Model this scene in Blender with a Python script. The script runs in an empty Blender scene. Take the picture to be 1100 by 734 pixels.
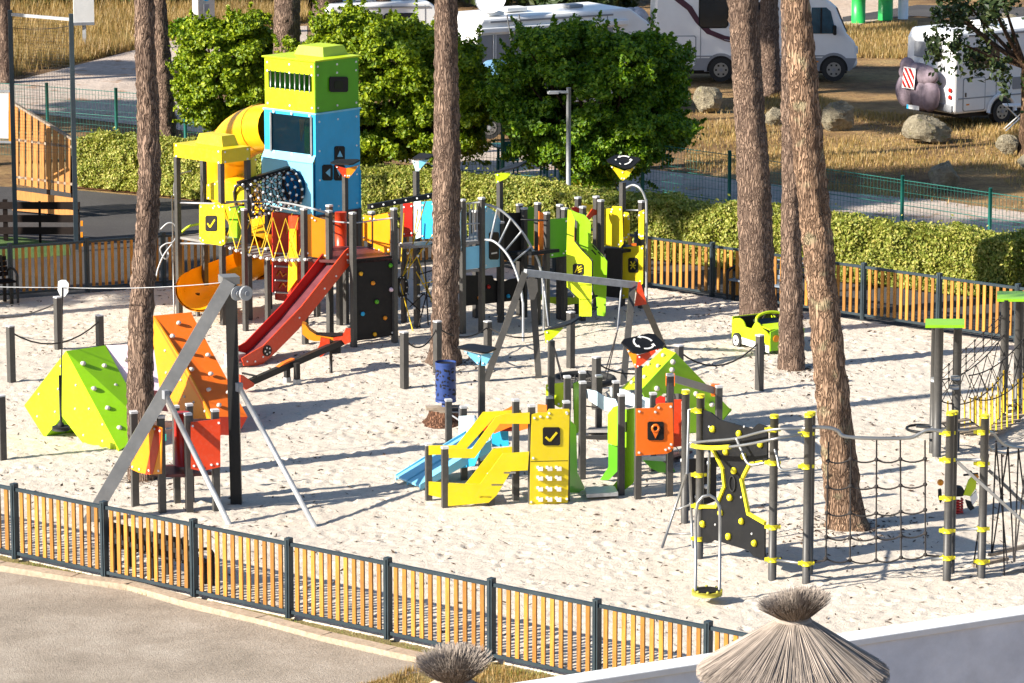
import bpy, math, random
import numpy as np
from mathutils import Vector, Matrix
random.seed(7); RNG = np.random.default_rng(7)
R = math.radians
scene = bpy.context.scene
COL = scene.collection
# ---------------------------------------------------------------- camera model (photo pixels -> metres)
F, CX, CY, HC = 4000.0, 550.0, 367.0, 14.0
PIT = math.atan(767 / F)
FW = Vector((0, math.cos(PIT), -math.sin(PIT))); UP = Vector((0, math.sin(PIT), math.cos(PIT)))
CAM = Vector((0, 0, HC))
def ray(px, py): return Vector((1, 0, 0)) * ((px - CX) / F) + UP * ((CY - py) / F) + FW
def G(px, py, z=0.0):
    r = ray(px, py); return CAM + r * ((z - HC) / r.z)
def A(px, py, Y):
    r = ray(px, py); return CAM + r * (Y / r.y)
def hgt(base, py):
    r = ray(CX, py); return HC + r.z * (base.y / r.y)
def pl(a, b, off=0.0):
    """pixel -> point on the upright plane through ground points a, b (off metres towards the viewer)"""
    t = Vector((b.x - a.x, b.y - a.y, 0)).normalized(); n = Vector((t.y, -t.x, 0))
    if n.dot(CAM - a) < 0: n = -n
    o = Vector((a.x, a.y, 0)) + n * off
    def f(px, py):
        r = ray(px, py); return CAM + r * (n.dot(o - CAM) / n.dot(r))
    f.n = n; f.t = t
    return f
def cr(x0, y0, s, pts): return [(x0 + x / s, y0 + y / s) for x, y in pts]
# ---------------------------------------------------------------- materials
MATS = {}
def nt(name):
    m = bpy.data.materials.new(name); m.use_nodes = True
    t = m.node_tree; t.nodes.clear()
    o = t.nodes.new('ShaderNodeOutputMaterial'); MATS[name] = m
    def N(kind, **kw):
        n = t.nodes.new('ShaderNode' + kind)
        for k, v in kw.items():
            if k in n.inputs: n.inputs[k].default_value = v
            else: setattr(n, k, v)
        return n
    return m, t, o, N, t.links.new
def ramp(N, stops, interp='LINEAR'):
    r = N('ValToRGB'); e = r.color_ramp.elements; r.color_ramp.interpolation = interp
    while len(e) < len(stops): e.new(0.5)
    for i, (p, c) in enumerate(stops):
        e[i].position = p; e[i].color = (c if len(c) == 4 else (*c, 1))
    return r
def c4(c): return (*c, 1)
def mixc(N, L, fac, a, b, mode='MIX'):
    n = N('Mix', data_type='RGBA', blend_type=mode)
    for s, v in ((0, fac), (6, a), (7, b)):
        if hasattr(v, 'is_linked') or hasattr(v, 'links'): L(v, n.inputs[s])
        elif s == 0: n.inputs[0].default_value = v
        else: n.inputs[s].default_value = c4(v)
    return n.outputs[2]
def mat(name, col, rough=0.5, metal=0.0, var=0.12, scale=3.0, bump=0.0, bscale=40.0, dust=0.0, spec=0.5, island=0.0, stretch=(1, 1, 1)):
    """painted / plastic / metal surface with mottled tone, dust and scratches"""
    m, t, o, N, L = nt(name)
    b = N('BsdfPrincipled', Roughness=rough, Metallic=metal); b.inputs['Specular IOR Level'].default_value = spec
    tc = N('TexCoord'); mp = N('Mapping'); mp.inputs['Scale'].default_value = stretch; L(tc.outputs['Object'], mp.inputs['Vector'])
    n1 = N('TexNoise', Scale=scale, Detail=6.0, Roughness=0.65); L(mp.outputs[0], n1.inputs['Vector'])
    lo = tuple(max(0, x * (1 - var * 1.6)) for x in col); hi = tuple(min(1, x * (1 + var)) for x in col)
    r = ramp(N, [(0.3, lo), (0.7, hi)]); L(n1.outputs['Fac'], r.inputs[0]); c = r.outputs[0]
    if dust:
        n2 = N('TexNoise', Scale=scale * 6, Detail=4.0); L(tc.outputs['Object'], n2.inputs['Vector'])
        r2 = ramp(N, [(0.5, (0, 0, 0)), (0.75, (dust, dust, dust))]); L(n2.outputs['Fac'], r2.inputs[0])
        c = mixc(N, L, r2.outputs[0], c, (0.42, 0.36, 0.28))
    if island:
        g = N('NewGeometry'); mr = N('MapRange'); mr.inputs[3].default_value = 1 - island; mr.inputs[4].default_value = 1 + island
        L(g.outputs['Random Per Island'], mr.inputs[0])
        hs = N('HueSaturation'); L(mr.outputs[0], hs.inputs['Value']); L(c, hs.inputs['Color']); c = hs.outputs[0]
    L(c, b.inputs['Base Color'])
    rr = N('MapRange'); rr.inputs[3].default_value = max(0.05, rough - 0.1); rr.inputs[4].default_value = min(1, rough + 0.12)
    L(n1.outputs['Fac'], rr.inputs[0]); L(rr.outputs[0], b.inputs['Roughness'])
    if bump:
        n3 = N('TexNoise', Scale=bscale, Detail=5.0); L(mp.outputs[0], n3.inputs['Vector'])
        bp = N('Bump', Strength=bump, Distance=0.02); L(n3.outputs['Fac'], bp.inputs['Height']); L(bp.outputs[0], b.inputs['Normal'])
    L(b.outputs[0], o.inputs[0]); return m
def leafmat(name, c1, c2, c3, scale=1.2, trans=0.35):
    m, t, o, N, L = nt(name)
    tc = N('TexCoord'); n1 = N('TexNoise', Scale=scale, Detail=3.0); L(tc.outputs['Object'], n1.inputs['Vector'])
    g = N('NewGeometry')
    r1 = ramp(N, [(0.3, c1), (0.7, c2)]); L(n1.outputs['Fac'], r1.inputs[0])
    r2 = ramp(N, [(0.0, (0, 0, 0)), (0.55, (0.25, 0.25, 0.25)), (1.0, (1, 1, 1))]); L(g.outputs['Random Per Island'], r2.inputs[0])
    c = mixc(N, L, r2.outputs[0], r1.outputs[0], c3)
    b = N('BsdfPrincipled', Roughness=0.5); b.inputs['Specular IOR Level'].default_value = 0.35
    L(c, b.inputs['Base Color'])
    tr = N('BsdfTranslucent'); hs = N('HueSaturation', Saturation=1.1, Value=1.3); L(c, hs.inputs['Color']); L(hs.outputs[0], tr.inputs['Color'])
    mx = N('MixShader', Fac=trans); L(b.outputs[0], mx.inputs[1]); L(tr.outputs[0], mx.inputs[2]); L(mx.outputs[0], o.inputs[0])
    return m
def barkmat(name, base, hi, dark, lich=0.0):
    m, t, o, N, L = nt(name)
    tc = N('TexCoord'); mp = N('Mapping'); mp.inputs['Scale'].default_value = (1, 1, 0.14); L(tc.outputs['Object'], mp.inputs['Vector'])
    nw = N('TexNoise', Scale=9.0, Detail=3.0); L(mp.outputs[0], nw.inputs['Vector'])
    ad = mixc(N, L, 0.2, mp.outputs[0], nw.outputs['Color'], 'ADD')
    vo = N('TexVoronoi', feature='DISTANCE_TO_EDGE', Scale=25.0); L(ad, vo.inputs['Vector'])
    n2 = N('TexNoise', Scale=26.0, Detail=6.0, Roughness=0.7); L(mp.outputs[0], n2.inputs['Vector'])
    n3 = N('TexNoise', Scale=1.6, Detail=3.0); L(tc.outputs['Object'], n3.inputs['Vector'])
    r1 = ramp(N, [(0.3, base), (0.72, hi)]); L(n2.outputs['Fac'], r1.inputs[0])
    r3 = ramp(N, [(0.35, (0.7, 0.66, 0.64)), (0.7, (1.15, 1.08, 1.0))]); L(n3.outputs['Fac'], r3.inputs[0])
    c = mixc(N, L, 1.0, r1.outputs[0], r3.outputs[0], 'MULTIPLY')
    rf = ramp(N, [(0.0, (0.9, 0.9, 0.9)), (0.17, (0, 0, 0))]); L(vo.outputs['Distance'], rf.inputs[0])
    c = mixc(N, L, rf.outputs[0], c, dark)
    if lich:
        n4 = N('TexNoise', Scale=3.2, Detail=5.0); L(tc.outputs['Object'], n4.inputs['Vector'])
        r4 = ramp(N, [(0.58, (0, 0, 0)), (0.68, (lich, lich, lich))]); L(n4.outputs['Fac'], r4.inputs[0])
        c = mixc(N, L, r4.outputs[0], c, (0.34, 0.33, 0.2))
    b = N('BsdfPrincipled', Roughness=0.9); b.inputs['Specular IOR Level'].default_value = 0.15; L(c, b.inputs['Base Color'])
    rb = ramp(N, [(0.0, (0, 0, 0)), (0.22, (1, 1, 1))]); L(vo.outputs['Distance'], rb.inputs[0])
    ms = mixc(N, L, 0.3, rb.outputs[0], n2.outputs['Color'])
    bp = N('Bump', Strength=1.0, Distance=0.05); L(ms, bp.inputs['Height']); L(bp.outputs[0], b.inputs['Normal'])
    L(b.outputs[0], o.inputs[0]); return m
def groundmat(name, stops, scale=0.6, fine=18.0, spots=None, spotamt=0.6, bump=0.5, bdist=0.03, rough=0.95, fscale=60.0, famt=0.35, extra=None):
    """loose or paved ground: large tone patches x fine grain, optional scattered dark specks"""
    m, t, o, N, L = nt(name)
    tc = N('TexCoord')
    n1 = N('TexNoise', Scale=scale, Detail=7.0, Roughness=0.62); L(tc.outputs['Object'], n1.inputs['Vector'])
    r1 = ramp(N, stops); L(n1.outputs['Fac'], r1.inputs[0]); c = r1.outputs[0]
    n2 = N('TexNoise', Scale=fine, Detail=5.0, Roughness=0.7); L(tc.outputs['Object'], n2.inputs['Vector'])
    lo = 1 - famt; r2 = ramp(N, [(0.3, (lo, lo, lo)), (0.7, (1 + famt * .4,) * 3)]); L(n2.outputs['Fac'], r2.inputs[0])
    c = mixc(N, L, 1.0, c, r2.outputs[0], 'MULTIPLY')
    if spots:
        n3 = N('TexNoise', Scale=spots[0], Detail=4.0, Roughness=0.7); L(tc.outputs['Object'], n3.inputs['Vector'])
        r3 = ramp(N, [(spots[1], (0, 0, 0)), (spots[1] + 0.06, (spotamt,) * 3)]); L(n3.outputs['Fac'], r3.inputs[0])
        c = mixc(N, L, r3.outputs[0], c, spots[2])
    if extra:
        n5 = N('TexNoise', Scale=extra[0], Detail=5.0, Roughness=0.6); L(tc.outputs['Object'], n5.inputs['Vector'])
        r5 = ramp(N, [(extra[1], (0, 0, 0)), (extra[1] + 0.1, (extra[3],) * 3)]); L(n5.outputs['Fac'], r5.inputs[0])
        c = mixc(N, L, r5.outputs[0], c, extra[2])
    b = N('BsdfPrincipled', Roughness=rough); b.inputs['Specular IOR Level'].default_value = 0.2; L(c, b.inputs['Base Color'])
    n4 = N('TexNoise', Scale=fscale, Detail=6.0, Roughness=0.7); L(tc.outputs['Object'], n4.inputs['Vector'])
    bp = N('Bump', Strength=bump, Distance=bdist); L(n4.outputs['Fac'], bp.inputs['Height'])
    bq = N('Bump', Strength=bump, Distance=bdist * 3); L(n2.outputs['Fac'], bq.inputs['Height']); L(bp.outputs[0], bq.inputs['Normal'])
    L(bq.outputs[0], b.inputs['Normal']); L(b.outputs[0], o.inputs[0]); return m

POST = mat('post_metal', (0.068, 0.065, 0.061), 0.45, 0.1, dust=0.05, spec=.35)
DPOST = mat('dark_metal', (0.024, 0.023, 0.022), 0.45, 0.1, spec=.3)
CAP = mat('cap_grey', (0.62, 0.61, 0.6), 0.4)
BOLT = mat('bolt_white', (0.8, 0.8, 0.78), 0.35)
YEL = mat('yellow_board', (0.72, 0.55, 0.006), 0.38, var=0.05, dust=0.08)
DYEL = mat('slide_yellow', (0.86, 0.42, 0.006), 0.3, var=0.05, dust=0.05)
LIME = mat('lime_board', (0.25, 0.53, 0.006), 0.38, var=0.05, dust=0.05)
LIMEY = mat('lime_yellow_board', (0.5, 0.64, 0.006), 0.38, var=0.05, dust=0.05)
GREEN = mat('green_board', (0.09, 0.38, 0.006), 0.38, var=0.06)
ORG = mat('orange_board', (0.85, 0.16, 0.010), 0.38, var=0.05, dust=0.05)
AMB = mat('amber_board', (0.80, 0.27, 0.006), 0.38, var=0.05, dust=0.05)
RED = mat('red_board', (0.42, 0.012, 0.006), 0.32, var=0.06)
REDO = mat('red_orange_board', (0.58, 0.045, 0.009), 0.34, var=0.06, dust=0.08)
BLUE = mat('blue_board', (0.022, 0.40, 0.70), 0.4, var=0.06, dust=0.05)
LBLUE = mat('light_and_sunlit_blue_board', (0.2, 0.55, 0.76), 0.34, var=0.05, dust=0.05)  # light blue boards; also the cabin blue paled to look sunlit
PBLUE = mat('pale_blue_board', (0.66, 0.82, 0.86), 0.34, var=0.05)
BLK = mat('black_board', (0.014, 0.0125, 0.012), 0.55, var=0.15, dust=0.012, spec=.25)
CHAR = mat('charcoal_board', (0.0085, 0.009, 0.0105), 0.5, var=0.15, dust=0.012, spec=.25)
GREYD = mat('deck_grey', (0.22, 0.21, 0.2), 0.6, dust=0.3)
MAROON = mat('deck_maroon', (0.10, 0.02, 0.02), 0.5, dust=0.1)
STEEL = mat('steel', (0.33, 0.33, 0.32), 0.38, 0.75, var=0.1)
GALV = mat('galvanised', (0.4, 0.41, 0.42), 0.5, 0.35, var=0.15, scale=8)
BEAMG = mat('beam_grey', (0.2, 0.197, 0.19), 0.45, 0.25, dust=0.1)
ROPE = mat('rope_dark', (0.026, 0.022, 0.021), 0.9)
ROPEY = mat('rope_yellow', (0.75, 0.5, 0.02), 0.8)
YCL = mat('clamp_yellow', (0.82, 0.70, 0.02), 0.4)
WHITE = mat('white_plastic', (0.8, 0.79, 0.76), 0.4, var=0.05)
PINK = mat('pinkish_white_board', (0.8, 0.6, 0.68), 0.45, var=0.04)
RUB = mat('black_rubber', (0.013, 0.013, 0.013), 0.75)
FENM = mat('fence_blue_grey', (0.026, 0.042, 0.052), 0.42, 0.1, var=0.15)
SLAT = mat('slat_wood', (0.40, 0.17, 0.02), 0.6, var=0.22, scale=5, stretch=(4, 4, 0.7), island=0.36, bump=0.2, bscale=30)
DSLAT = mat('shade_darkened_board_wood', (0.014, 0.0095, 0.0085), 0.8, spec=.1, var=0.25, scale=5, stretch=(0.7, 4, 4))  # brown wood, darkened further to stand in for shade on the boards
LSLAT = mat('court_wood', (0.46, 0.195, 0.04), 0.65, var=0.2, scale=5, stretch=(4, 4, 0.7), island=0.1)
MESHG = mat('mesh_green', (0.012, 0.13, 0.105), 0.5)
GLASS = mat('dark_glass', (0.012, 0.02, 0.028), 0.08, var=0.2, spec=0.8)
def seeglass(name):
    m, t, o, N, L = nt(name); tr = N('BsdfTransparent'); tr.inputs[0].default_value = (.42, .55, .6, 1); b = N('BsdfPrincipled', Roughness=.06); b.inputs['Base Color'].default_value = (.01, .03, .045, 1)
    mx = N('MixShader', Fac=.28); L(tr.outputs[0], mx.inputs[1]); L(b.outputs[0], mx.inputs[2]); L(mx.outputs[0], o.inputs[0]); return m
SGLASS = seeglass('tinted_glazing')
BGLASS = mat('blue_glass', (0.02, 0.075, 0.11), 0.1, var=0.3, scale=1.5, spec=0.8)
VANW = mat('van_white', (0.78, 0.78, 0.77), 0.3, var=0.04, scale=1.0, dust=0.04)
VANG = mat('van_grey', (0.24, 0.25, 0.27), 0.4, var=0.08)
VMAR = mat('stripe_maroon', (0.07, 0.02, 0.035), 0.4)
CLOTH = mat('mauve_cloth', (0.2, 0.155, 0.185), 0.85, var=0.25, scale=4, bump=0.5, bscale=9)
GCLOTH = mat('grey_cloth', (0.4, 0.4, 0.43), 0.7, var=0.25, scale=4, bump=0.5, bscale=9)
BCLOTH = mat('blue_tarp', (0.16, 0.34, 0.52), 0.6, var=0.2, scale=4, bump=0.4, bscale=8)
TYRE = mat('tyre', (0.02, 0.02, 0.02), 0.8)
BINB = mat('bin_blue', (0.02, 0.05, 0.19), 0.42, var=0.1)
STUMP = barkmat('stump_bark', (0.20, 0.10, 0.06), (0.36, 0.2, 0.13), (0.05, 0.025, 0.018))
WOODG = mat('grey_wood', (0.34, 0.27, 0.2), 0.8, var=0.3, scale=8)
BARKR = barkmat('pine_bark_red', (0.2, 0.138, 0.106), (0.41, 0.31, 0.245), (0.075, 0.047, 0.037))
BARKG = barkmat('pine_bark_grey', (0.27, 0.175, 0.12), (0.52, 0.37, 0.26), (0.085, 0.048, 0.03), 0.5)
BARKB = barkmat('bush_bark', (0.16, 0.1, 0.06), (0.3, 0.2, 0.13), (0.05, 0.03, 0.02))
LEAF1 = leafmat('leaf_bright', (0.06, 0.13, 0.003), (0.15, 0.235, 0.004), (0.36, 0.42, 0.012), 2.5, .25)
LEAF2 = leafmat('leaf_deep', (0.024, 0.09, 0.003), (0.08, 0.18, 0.004), (0.24, 0.35, 0.008), 2.5, .25)
LEAF3 = leafmat('leaf_hedge', (0.11, 0.175, 0.018), (0.27, 0.31, 0.035), (0.54, 0.48, 0.13), 0.9, .25)
LEAF4 = leafmat('leaf_dark', (0.012, 0.03, 0.008), (0.03, 0.06, 0.014), (0.06, 0.075, 0.02), 1.2, .2)
LEAF5 = leafmat('leaf_yellowing', (0.3, 0.28, 0.02), (0.42, 0.34, 0.03), (0.2, 0.22, 0.02))
LEAFP = leafmat('pine_needles', (0.03, 0.07, 0.015), (0.06, 0.1, 0.02), (0.1, 0.12, 0.03))
CORE = mat('dark_fill', (0.018, 0.024, 0.008), 0.95)  # near-black green: light-blocking hedge core, also slots and seams
STRAW = leafmat('straw', (0.34, 0.21, 0.08), (0.48, 0.32, 0.12), (0.2, 0.17, 0.05), 0.35, 0.3)
GRASSG = leafmat('weed_green', (0.12, 0.2, 0.02), (0.2, 0.27, 0.03), (0.4, 0.33, 0.1), 0.6, 0.3)
THATCH = mat('thatch', (0.34, 0.285, 0.24), 0.95, var=0.2, scale=3, island=0.32, spec=0.1)
STONE = groundmat('boulder_stone', [(0.3, (0.28, 0.24, 0.17)), (0.55, (0.46, 0.4, 0.28)), (0.75, (0.6, 0.53, 0.36))], 2.0, 9.0, (3.0, 0.6, (0.3, 0.29, 0.08)), 0.6, 0.9, 0.06)
WALLW = mat('wall_render', (0.76, 0.78, 0.83), 0.85, var=0.12, scale=1.2, bump=0.15, bscale=30, dust=0.06)
WALLC = mat('wall_cap_white', (0.82, 0.82, 0.81), 0.7, var=0.05)
SAND = groundmat('sand_grains', [(0.3, (0.63, 0.55, 0.455)), (0.7, (0.69, 0.615, 0.515))], 0.5, 26.0, (13.0, 0.63, (0.17, 0.12, 0.08)), 0.75, 0.5, 0.02, famt=0.2, fscale=60,
                 extra=(0.35, 0.62, (0.62, 0.47, 0.27), 0.45))
GROUND = groundmat('dry_earth', [(0.3, (0.14, 0.08, 0.045)), (0.45, (0.31, 0.185, 0.085)), (0.58, (0.46, 0.29, 0.125)), (0.75, (0.5, 0.36, 0.16))], 0.35, 6.0, (1.2, 0.6, (0.15, 0.15, 0.04)), 0.5, 0.8, 0.06)
ROAD = groundmat('pale_dirt', [(0.3, (0.46, 0.37, 0.30)), (0.7, (0.6, 0.5, 0.42))], 0.4, 8.0, (1.1, 0.58, (0.34, 0.19, 0.1)), 0.7, 0.5, 0.03)
ASPH = groundmat('asphalt', [(0.3, (0.06, 0.056, 0.057)), (0.7, (0.095, 0.09, 0.086))], 0.5, 30.0, None, 0, 0.4, 0.01)
GRAVEL = groundmat('gravel', [(0.3, (0.30, 0.25, 0.195)), (0.5, (0.40, 0.335, 0.265)), (0.72, (0.50, 0.43, 0.35))], 0.9, 30.0, (14.0, 0.66, (0.15, 0.11, 0.09)), 0.55, 0.6, 0.012, famt=0.35)
KERB = groundmat('kerb_concrete', [(0.3, (0.38, 0.29, 0.205)), (0.7, (0.48, 0.385, 0.285))], 1.5, 14.0, (5.0, 0.62, (0.3, 0.2, 0.13)), 0.5, 0.3, 0.01)
MULCH = groundmat('bark_mulch', [(0.3, (0.22, 0.09, 0.04)), (0.7, (0.42, 0.21, 0.1))], 1.2, 20.0, None, 0, 0.9, 0.05)
TURF = groundmat('turf', [(0.3, (0.07, 0.13, 0.035)), (0.7, (0.12, 0.19, 0.06))], 2.0, 40.0)
PLAZA = groundmat('far_paving', [(0.3, (0.5, 0.38, 0.28)), (0.7, (0.58, 0.46, 0.36))], 0.3, 5.0)
DRYG = groundmat('dry_lawn', [(0.3, (0.34, 0.26, 0.11)), (0.6, (0.46, 0.36, 0.15)), (0.75, (0.24, 0.26, 0.06))], 1.3, 25.0, None, 0, 0.8, 0.04)
# ---------------------------------------------------------------- mesh builder
ORG_OF = {}
EACH = set('seam_ring floor counting_pair rail arrow_mark side_board edge_grip rung hold knob stair_tread ladder_rung steel_tube yellow_bar bridge_plank collar disc_knob lamp_knob hand_slot bent_tube foot_plank sloping_beam seat_board stile door_trim tail_light slope_board back_board double_slide climber_loop play_rail bar deck_rope window_bar hand_rail under_board pulley rope cross_rail foot_bar roof_vent kick_board white_skirt frame_bar'.split())
class MB:
    def __init__(s, T=None): s.v = []; s.f = []; s.m = []; s.s = []; s.mats = []; s.T = T; s.g = []
    def mi(s, m):
        if m not in s.mats: s.mats.append(m)
        return s.mats.index(m)
    def add(s, vs, fs, m, smooth=False):
        o = len(s.v); i = s.mi(m); s.g.append((o, len(s.f)))
        s.v += [(s.T @ Vector(v)) if s.T else Vector(v) for v in vs]
        for f in fs: s.f.append([o + k for k in f]); s.m.append(i); s.s.append(smooth)
        return s
    def box(s, c, sz, m, yaw=0.0):
        c = Vector(c); ca, sa = math.cos(yaw), math.sin(yaw); vs = []
        for dz in (-.5, .5):
            for dx, dy in ((-.5, -.5), (.5, -.5), (.5, .5), (-.5, .5)):
                x, y = dx * sz[0], dy * sz[1]; vs.append(c + Vector((x * ca - y * sa, x * sa + y * ca, dz * sz[2])))
        return s.add(vs, [(3, 2, 1, 0), (4, 5, 6, 7), (0, 1, 5, 4), (1, 2, 6, 5), (2, 3, 7, 6), (3, 0, 4, 7)], m)
    def beam(s, p, q, w, h, m, upv=(0, 0, 1)):
        p, q = Vector(p), Vector(q); d = (q - p).normalized(); u = Vector(upv)
        if abs(d.dot(u)) > 0.98: u = Vector((0, 1, 0))
        x = d.cross(u).normalized(); u = x.cross(d).normalized(); vs = []
        for e in (p, q):
            for a, b in ((-.5, -.5), (.5, -.5), (.5, .5), (-.5, .5)): vs.append(e + x * a * w + u * b * h)
        return s.add(vs, [(3, 2, 1, 0), (4, 5, 6, 7), (0, 1, 5, 4), (1, 2, 6, 5), (2, 3, 7, 6), (3, 0, 4, 7)], m)
    def tube(s, pts, r, m, n=6, cap=True, a0=0.0, a1=None, closed=False):
        pts = [Vector(p) for p in pts]; K = len(pts); rs = r if isinstance(r, (list, tuple)) else [r] * K
        full = a1 is None; vs = []; u = None; cols = n if full else n + 1
        for i, p in enumerate(pts):
            if closed: d = pts[(i + 1) % K] - pts[i - 1]
            else: d = pts[min(i + 1, K - 1)] - pts[max(i - 1, 0)]
            d.normalize()
            if u is None:
                u = Vector((0, 0, 1)) if abs(d.z) < 0.95 else Vector((1, 0, 0))
            u = (u - d * u.dot(d)).normalized(); x = d.cross(u)
            for k in range(cols):
                a = 2 * math.pi * k / n if full else a0 + (a1 - a0) * k / n
                vs.append(p + (x * math.sin(a) + u * math.cos(a)) * rs[i])
        fs = []
        for i in range(K if closed else K - 1):
            j = (i + 1) % K
            for k in range(n):
                k2 = (k + 1) % n if full else k + 1
                fs.append((i * cols + k, i * cols + k2, j * cols + k2, j * cols + k))
        s.add(vs, fs, m, True)
        if cap and full and not closed:
            o = len(s.v) - len(vs); i = s.mi(m)
            s.f.append([o + k for k in range(cols)]); s.f.append([o + (K - 1) * cols + k for k in range(cols)][::-1]); s.m += [i, i]; s.s += [False, False]
        return s
    def slab(s, pts, vec, m, m2=None):
        """flat polygon with thickness vec"""
        pts = [Vector(p) for p in pts]; vec = Vector(vec); K = len(pts); vs = pts + [p + vec for p in pts]
        nrm = Vector((0, 0, 0))
        for i in range(K): nrm += pts[i].cross(pts[(i + 1) % K])
        fl = nrm.dot(vec) > 0
        top = list(range(K)); bot = [K + i for i in range(K)][::-1]
        if fl: top, bot = top[::-1], bot[::-1]
        s.add(vs, [top, bot], m)
        o = len(s.v) - len(vs); i2 = s.mi(m2 or m)
        for i in range(K):
            j = (i + 1) % K; q = [i, K + i, K + j, j] if not fl else [j, K + j, K + i, i]
            s.f.append([o + k for k in q]); s.m.append(i2); s.s.append(False)
        return s
    def ball(s, c, r, m, sc=(1, 1, 1), nu=8, nv=5, jit=0.0):
        c = Vector(c); vs = [c + Vector((0, 0, r * sc[2]))]; fs = []
        for i in range(1, nv):
            th = math.pi * i / nv
            for k in range(nu):
                ph = 2 * math.pi * k / nu; j = 1 + random.uniform(-jit, jit)
                vs.append(c + Vector((math.sin(th) * math.cos(ph) * r * sc[0], math.sin(th) * math.sin(ph) * r * sc[1], math.cos(th) * r * sc[2])) * j)
        vs.append(c - Vector((0, 0, r * sc[2]))); b = len(vs) - 1
        for k in range(nu):
            fs.append((0, 1 + k, 1 + (k + 1) % nu)); fs.append((b, b - nu + (k + 1) % nu, b - nu + k))
            for i in range(nv - 2):
                a = 1 + i * nu; fs.append((a + k, a + nu + k, a + nu + (k + 1) % nu, a + (k + 1) % nu))
        return s.add(vs, fs, m, True)
    def disc(s, c, nrm, r, th, m, n=14, m2=None):
        c = Vector(c); d = Vector(nrm).normalized(); u = Vector((0, 0, 1)) if abs(d.z) < .9 else Vector((1, 0, 0))
        x = d.cross(u).normalized(); u = x.cross(d)
        return s.slab([c + (x * math.cos(2 * math.pi * k / n) + u * math.sin(2 * math.pi * k / n)) * r for k in range(n)], d * th, m, m2)
    def bolts(s, pts3, n, r=0.02, inset=0.07, m=None):
        c = sum((Vector(p) for p in pts3), Vector()) / len(pts3)
        for p in pts3:
            d = c - Vector(p); L = d.length
            if L < 0.12: continue
            s.disc(Vector(p) + d * (inset / L) , n, r, 0.014, m or BOLT, 6)
    def build(s, name, parent=None, org=None, bev=0.0):
        if name in EACH and len(s.g) > 1:                        # countable pieces: one object each
            out = []; g = s.g + [(len(s.v), len(s.f))]
            for (v0, f0), (v1, f1) in zip(g, g[1:]):
                q = MB(); q.v = s.v[v0:v1]; q.f = [[i - v0 for i in f] for f in s.f[f0:f1]]; q.s = s.s[f0:f1]
                for i in s.m[f0:f1]: q.m.append(q.mi(s.mats[i]))
                q.g = [(0, 0)]; out.append(q.build(name, parent, org, bev))
            return out[0]
        if parent is not None: o0 = ORG_OF[parent.as_pointer()]
        else: o0 = Vector(org) if org is not None else Vector((0, 0, 0))
        me = bpy.data.meshes.new(name); me.from_pydata([tuple(v - o0) for v in s.v], [], s.f)
        for m in s.mats: me.materials.append(m)
        me.polygons.foreach_set('material_index', s.m); me.polygons.foreach_set('use_smooth', s.s); me.update()
        ob = bpy.data.objects.new(name, me); COL.objects.link(ob)
        if parent is not None: ob.parent = parent
        else: ob.location = o0
        ORG_OF[ob.as_pointer()] = o0
        if bev:
            b = ob.modifiers.new('bevel', 'BEVEL'); b.width = bev; b.segments = 2; b.limit_method = 'ANGLE'; b.angle_limit = R(35)
        return ob
def tag(o, label, cat, group=None):
    o['label'] = label; o['category'] = cat
    if group: o['group'] = group
    return o
def thing(name, label, cat, loc, group=None):
    e = bpy.data.objects.new(name, None); e.empty_display_size = 0.2; COL.objects.link(e); e.location = loc
    ORG_OF[e.as_pointer()] = Vector(loc); return tag(e, label, cat, group)
def struct(name, verts, faces, m, kind='structure'):
    b = MB(); b.add(verts, faces, m); o = b.build(name); o['kind'] = kind; return o
def sheet(name, pix, m, z, kind='structure'):
    p = [G(x, y, 0) for x, y in pix]; return struct(name, [(q.x, q.y, z) for q in p], [list(range(len(p)))[::-1]], m, kind)
def npmesh(name, verts, faces, m, parent=None, org=(0, 0, 0), smooth=False):
    """numpy arrays -> mesh object (faces: K x 3 or 4)"""
    me = bpy.data.meshes.new(name); k = faces.shape[1]; o0 = ORG_OF[parent.as_pointer()] if parent is not None else Vector(org)
    vv = np.asarray(verts, dtype=np.float32) - np.array(o0, dtype=np.float32)
    me.vertices.add(len(vv)); me.vertices.foreach_set('co', vv.ravel())
    me.loops.add(faces.size); me.loops.foreach_set('vertex_index', faces.ravel().astype(np.int32))
    me.polygons.add(len(faces)); me.polygons.foreach_set('loop_start', np.arange(0, faces.size, k, dtype=np.int32)); me.polygons.foreach_set('loop_total', np.full(len(faces), k, dtype=np.int32))
    me.polygons.foreach_set('use_smooth', np.full(len(faces), smooth)); me.materials.append(m); me.update(); me.validate()
    ob = bpy.data.objects.new(name, me); COL.objects.link(ob)
    if parent is not None: ob.parent = parent
    else: ob.location = o0
    ORG_OF[ob.as_pointer()] = o0; return ob
def leafcards(c, nrm, size, jit=0.8, long=1.5):
    """N centres + outward directions -> diamond leaves, slightly folded"""
    N = len(c); d = nrm + RNG.normal(0, jit, (N, 3)); d /= np.linalg.norm(d, axis=1)[:, None]
    a = RNG.normal(0, 1, (N, 3)); u = np.cross(d, a); u /= np.linalg.norm(u, axis=1)[:, None]; w = np.cross(d, u)
    s = size * RNG.uniform(0.6, 1.3, (N, 1))
    v = np.stack([c - u * s * long * .5, c + w * s * .5 + d * s * .12, c + u * s * long * .5, c - w * s * .5 + d * s * .12], 1).reshape(-1, 3)
    return v, np.arange(N * 4).reshape(N, 4)
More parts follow.
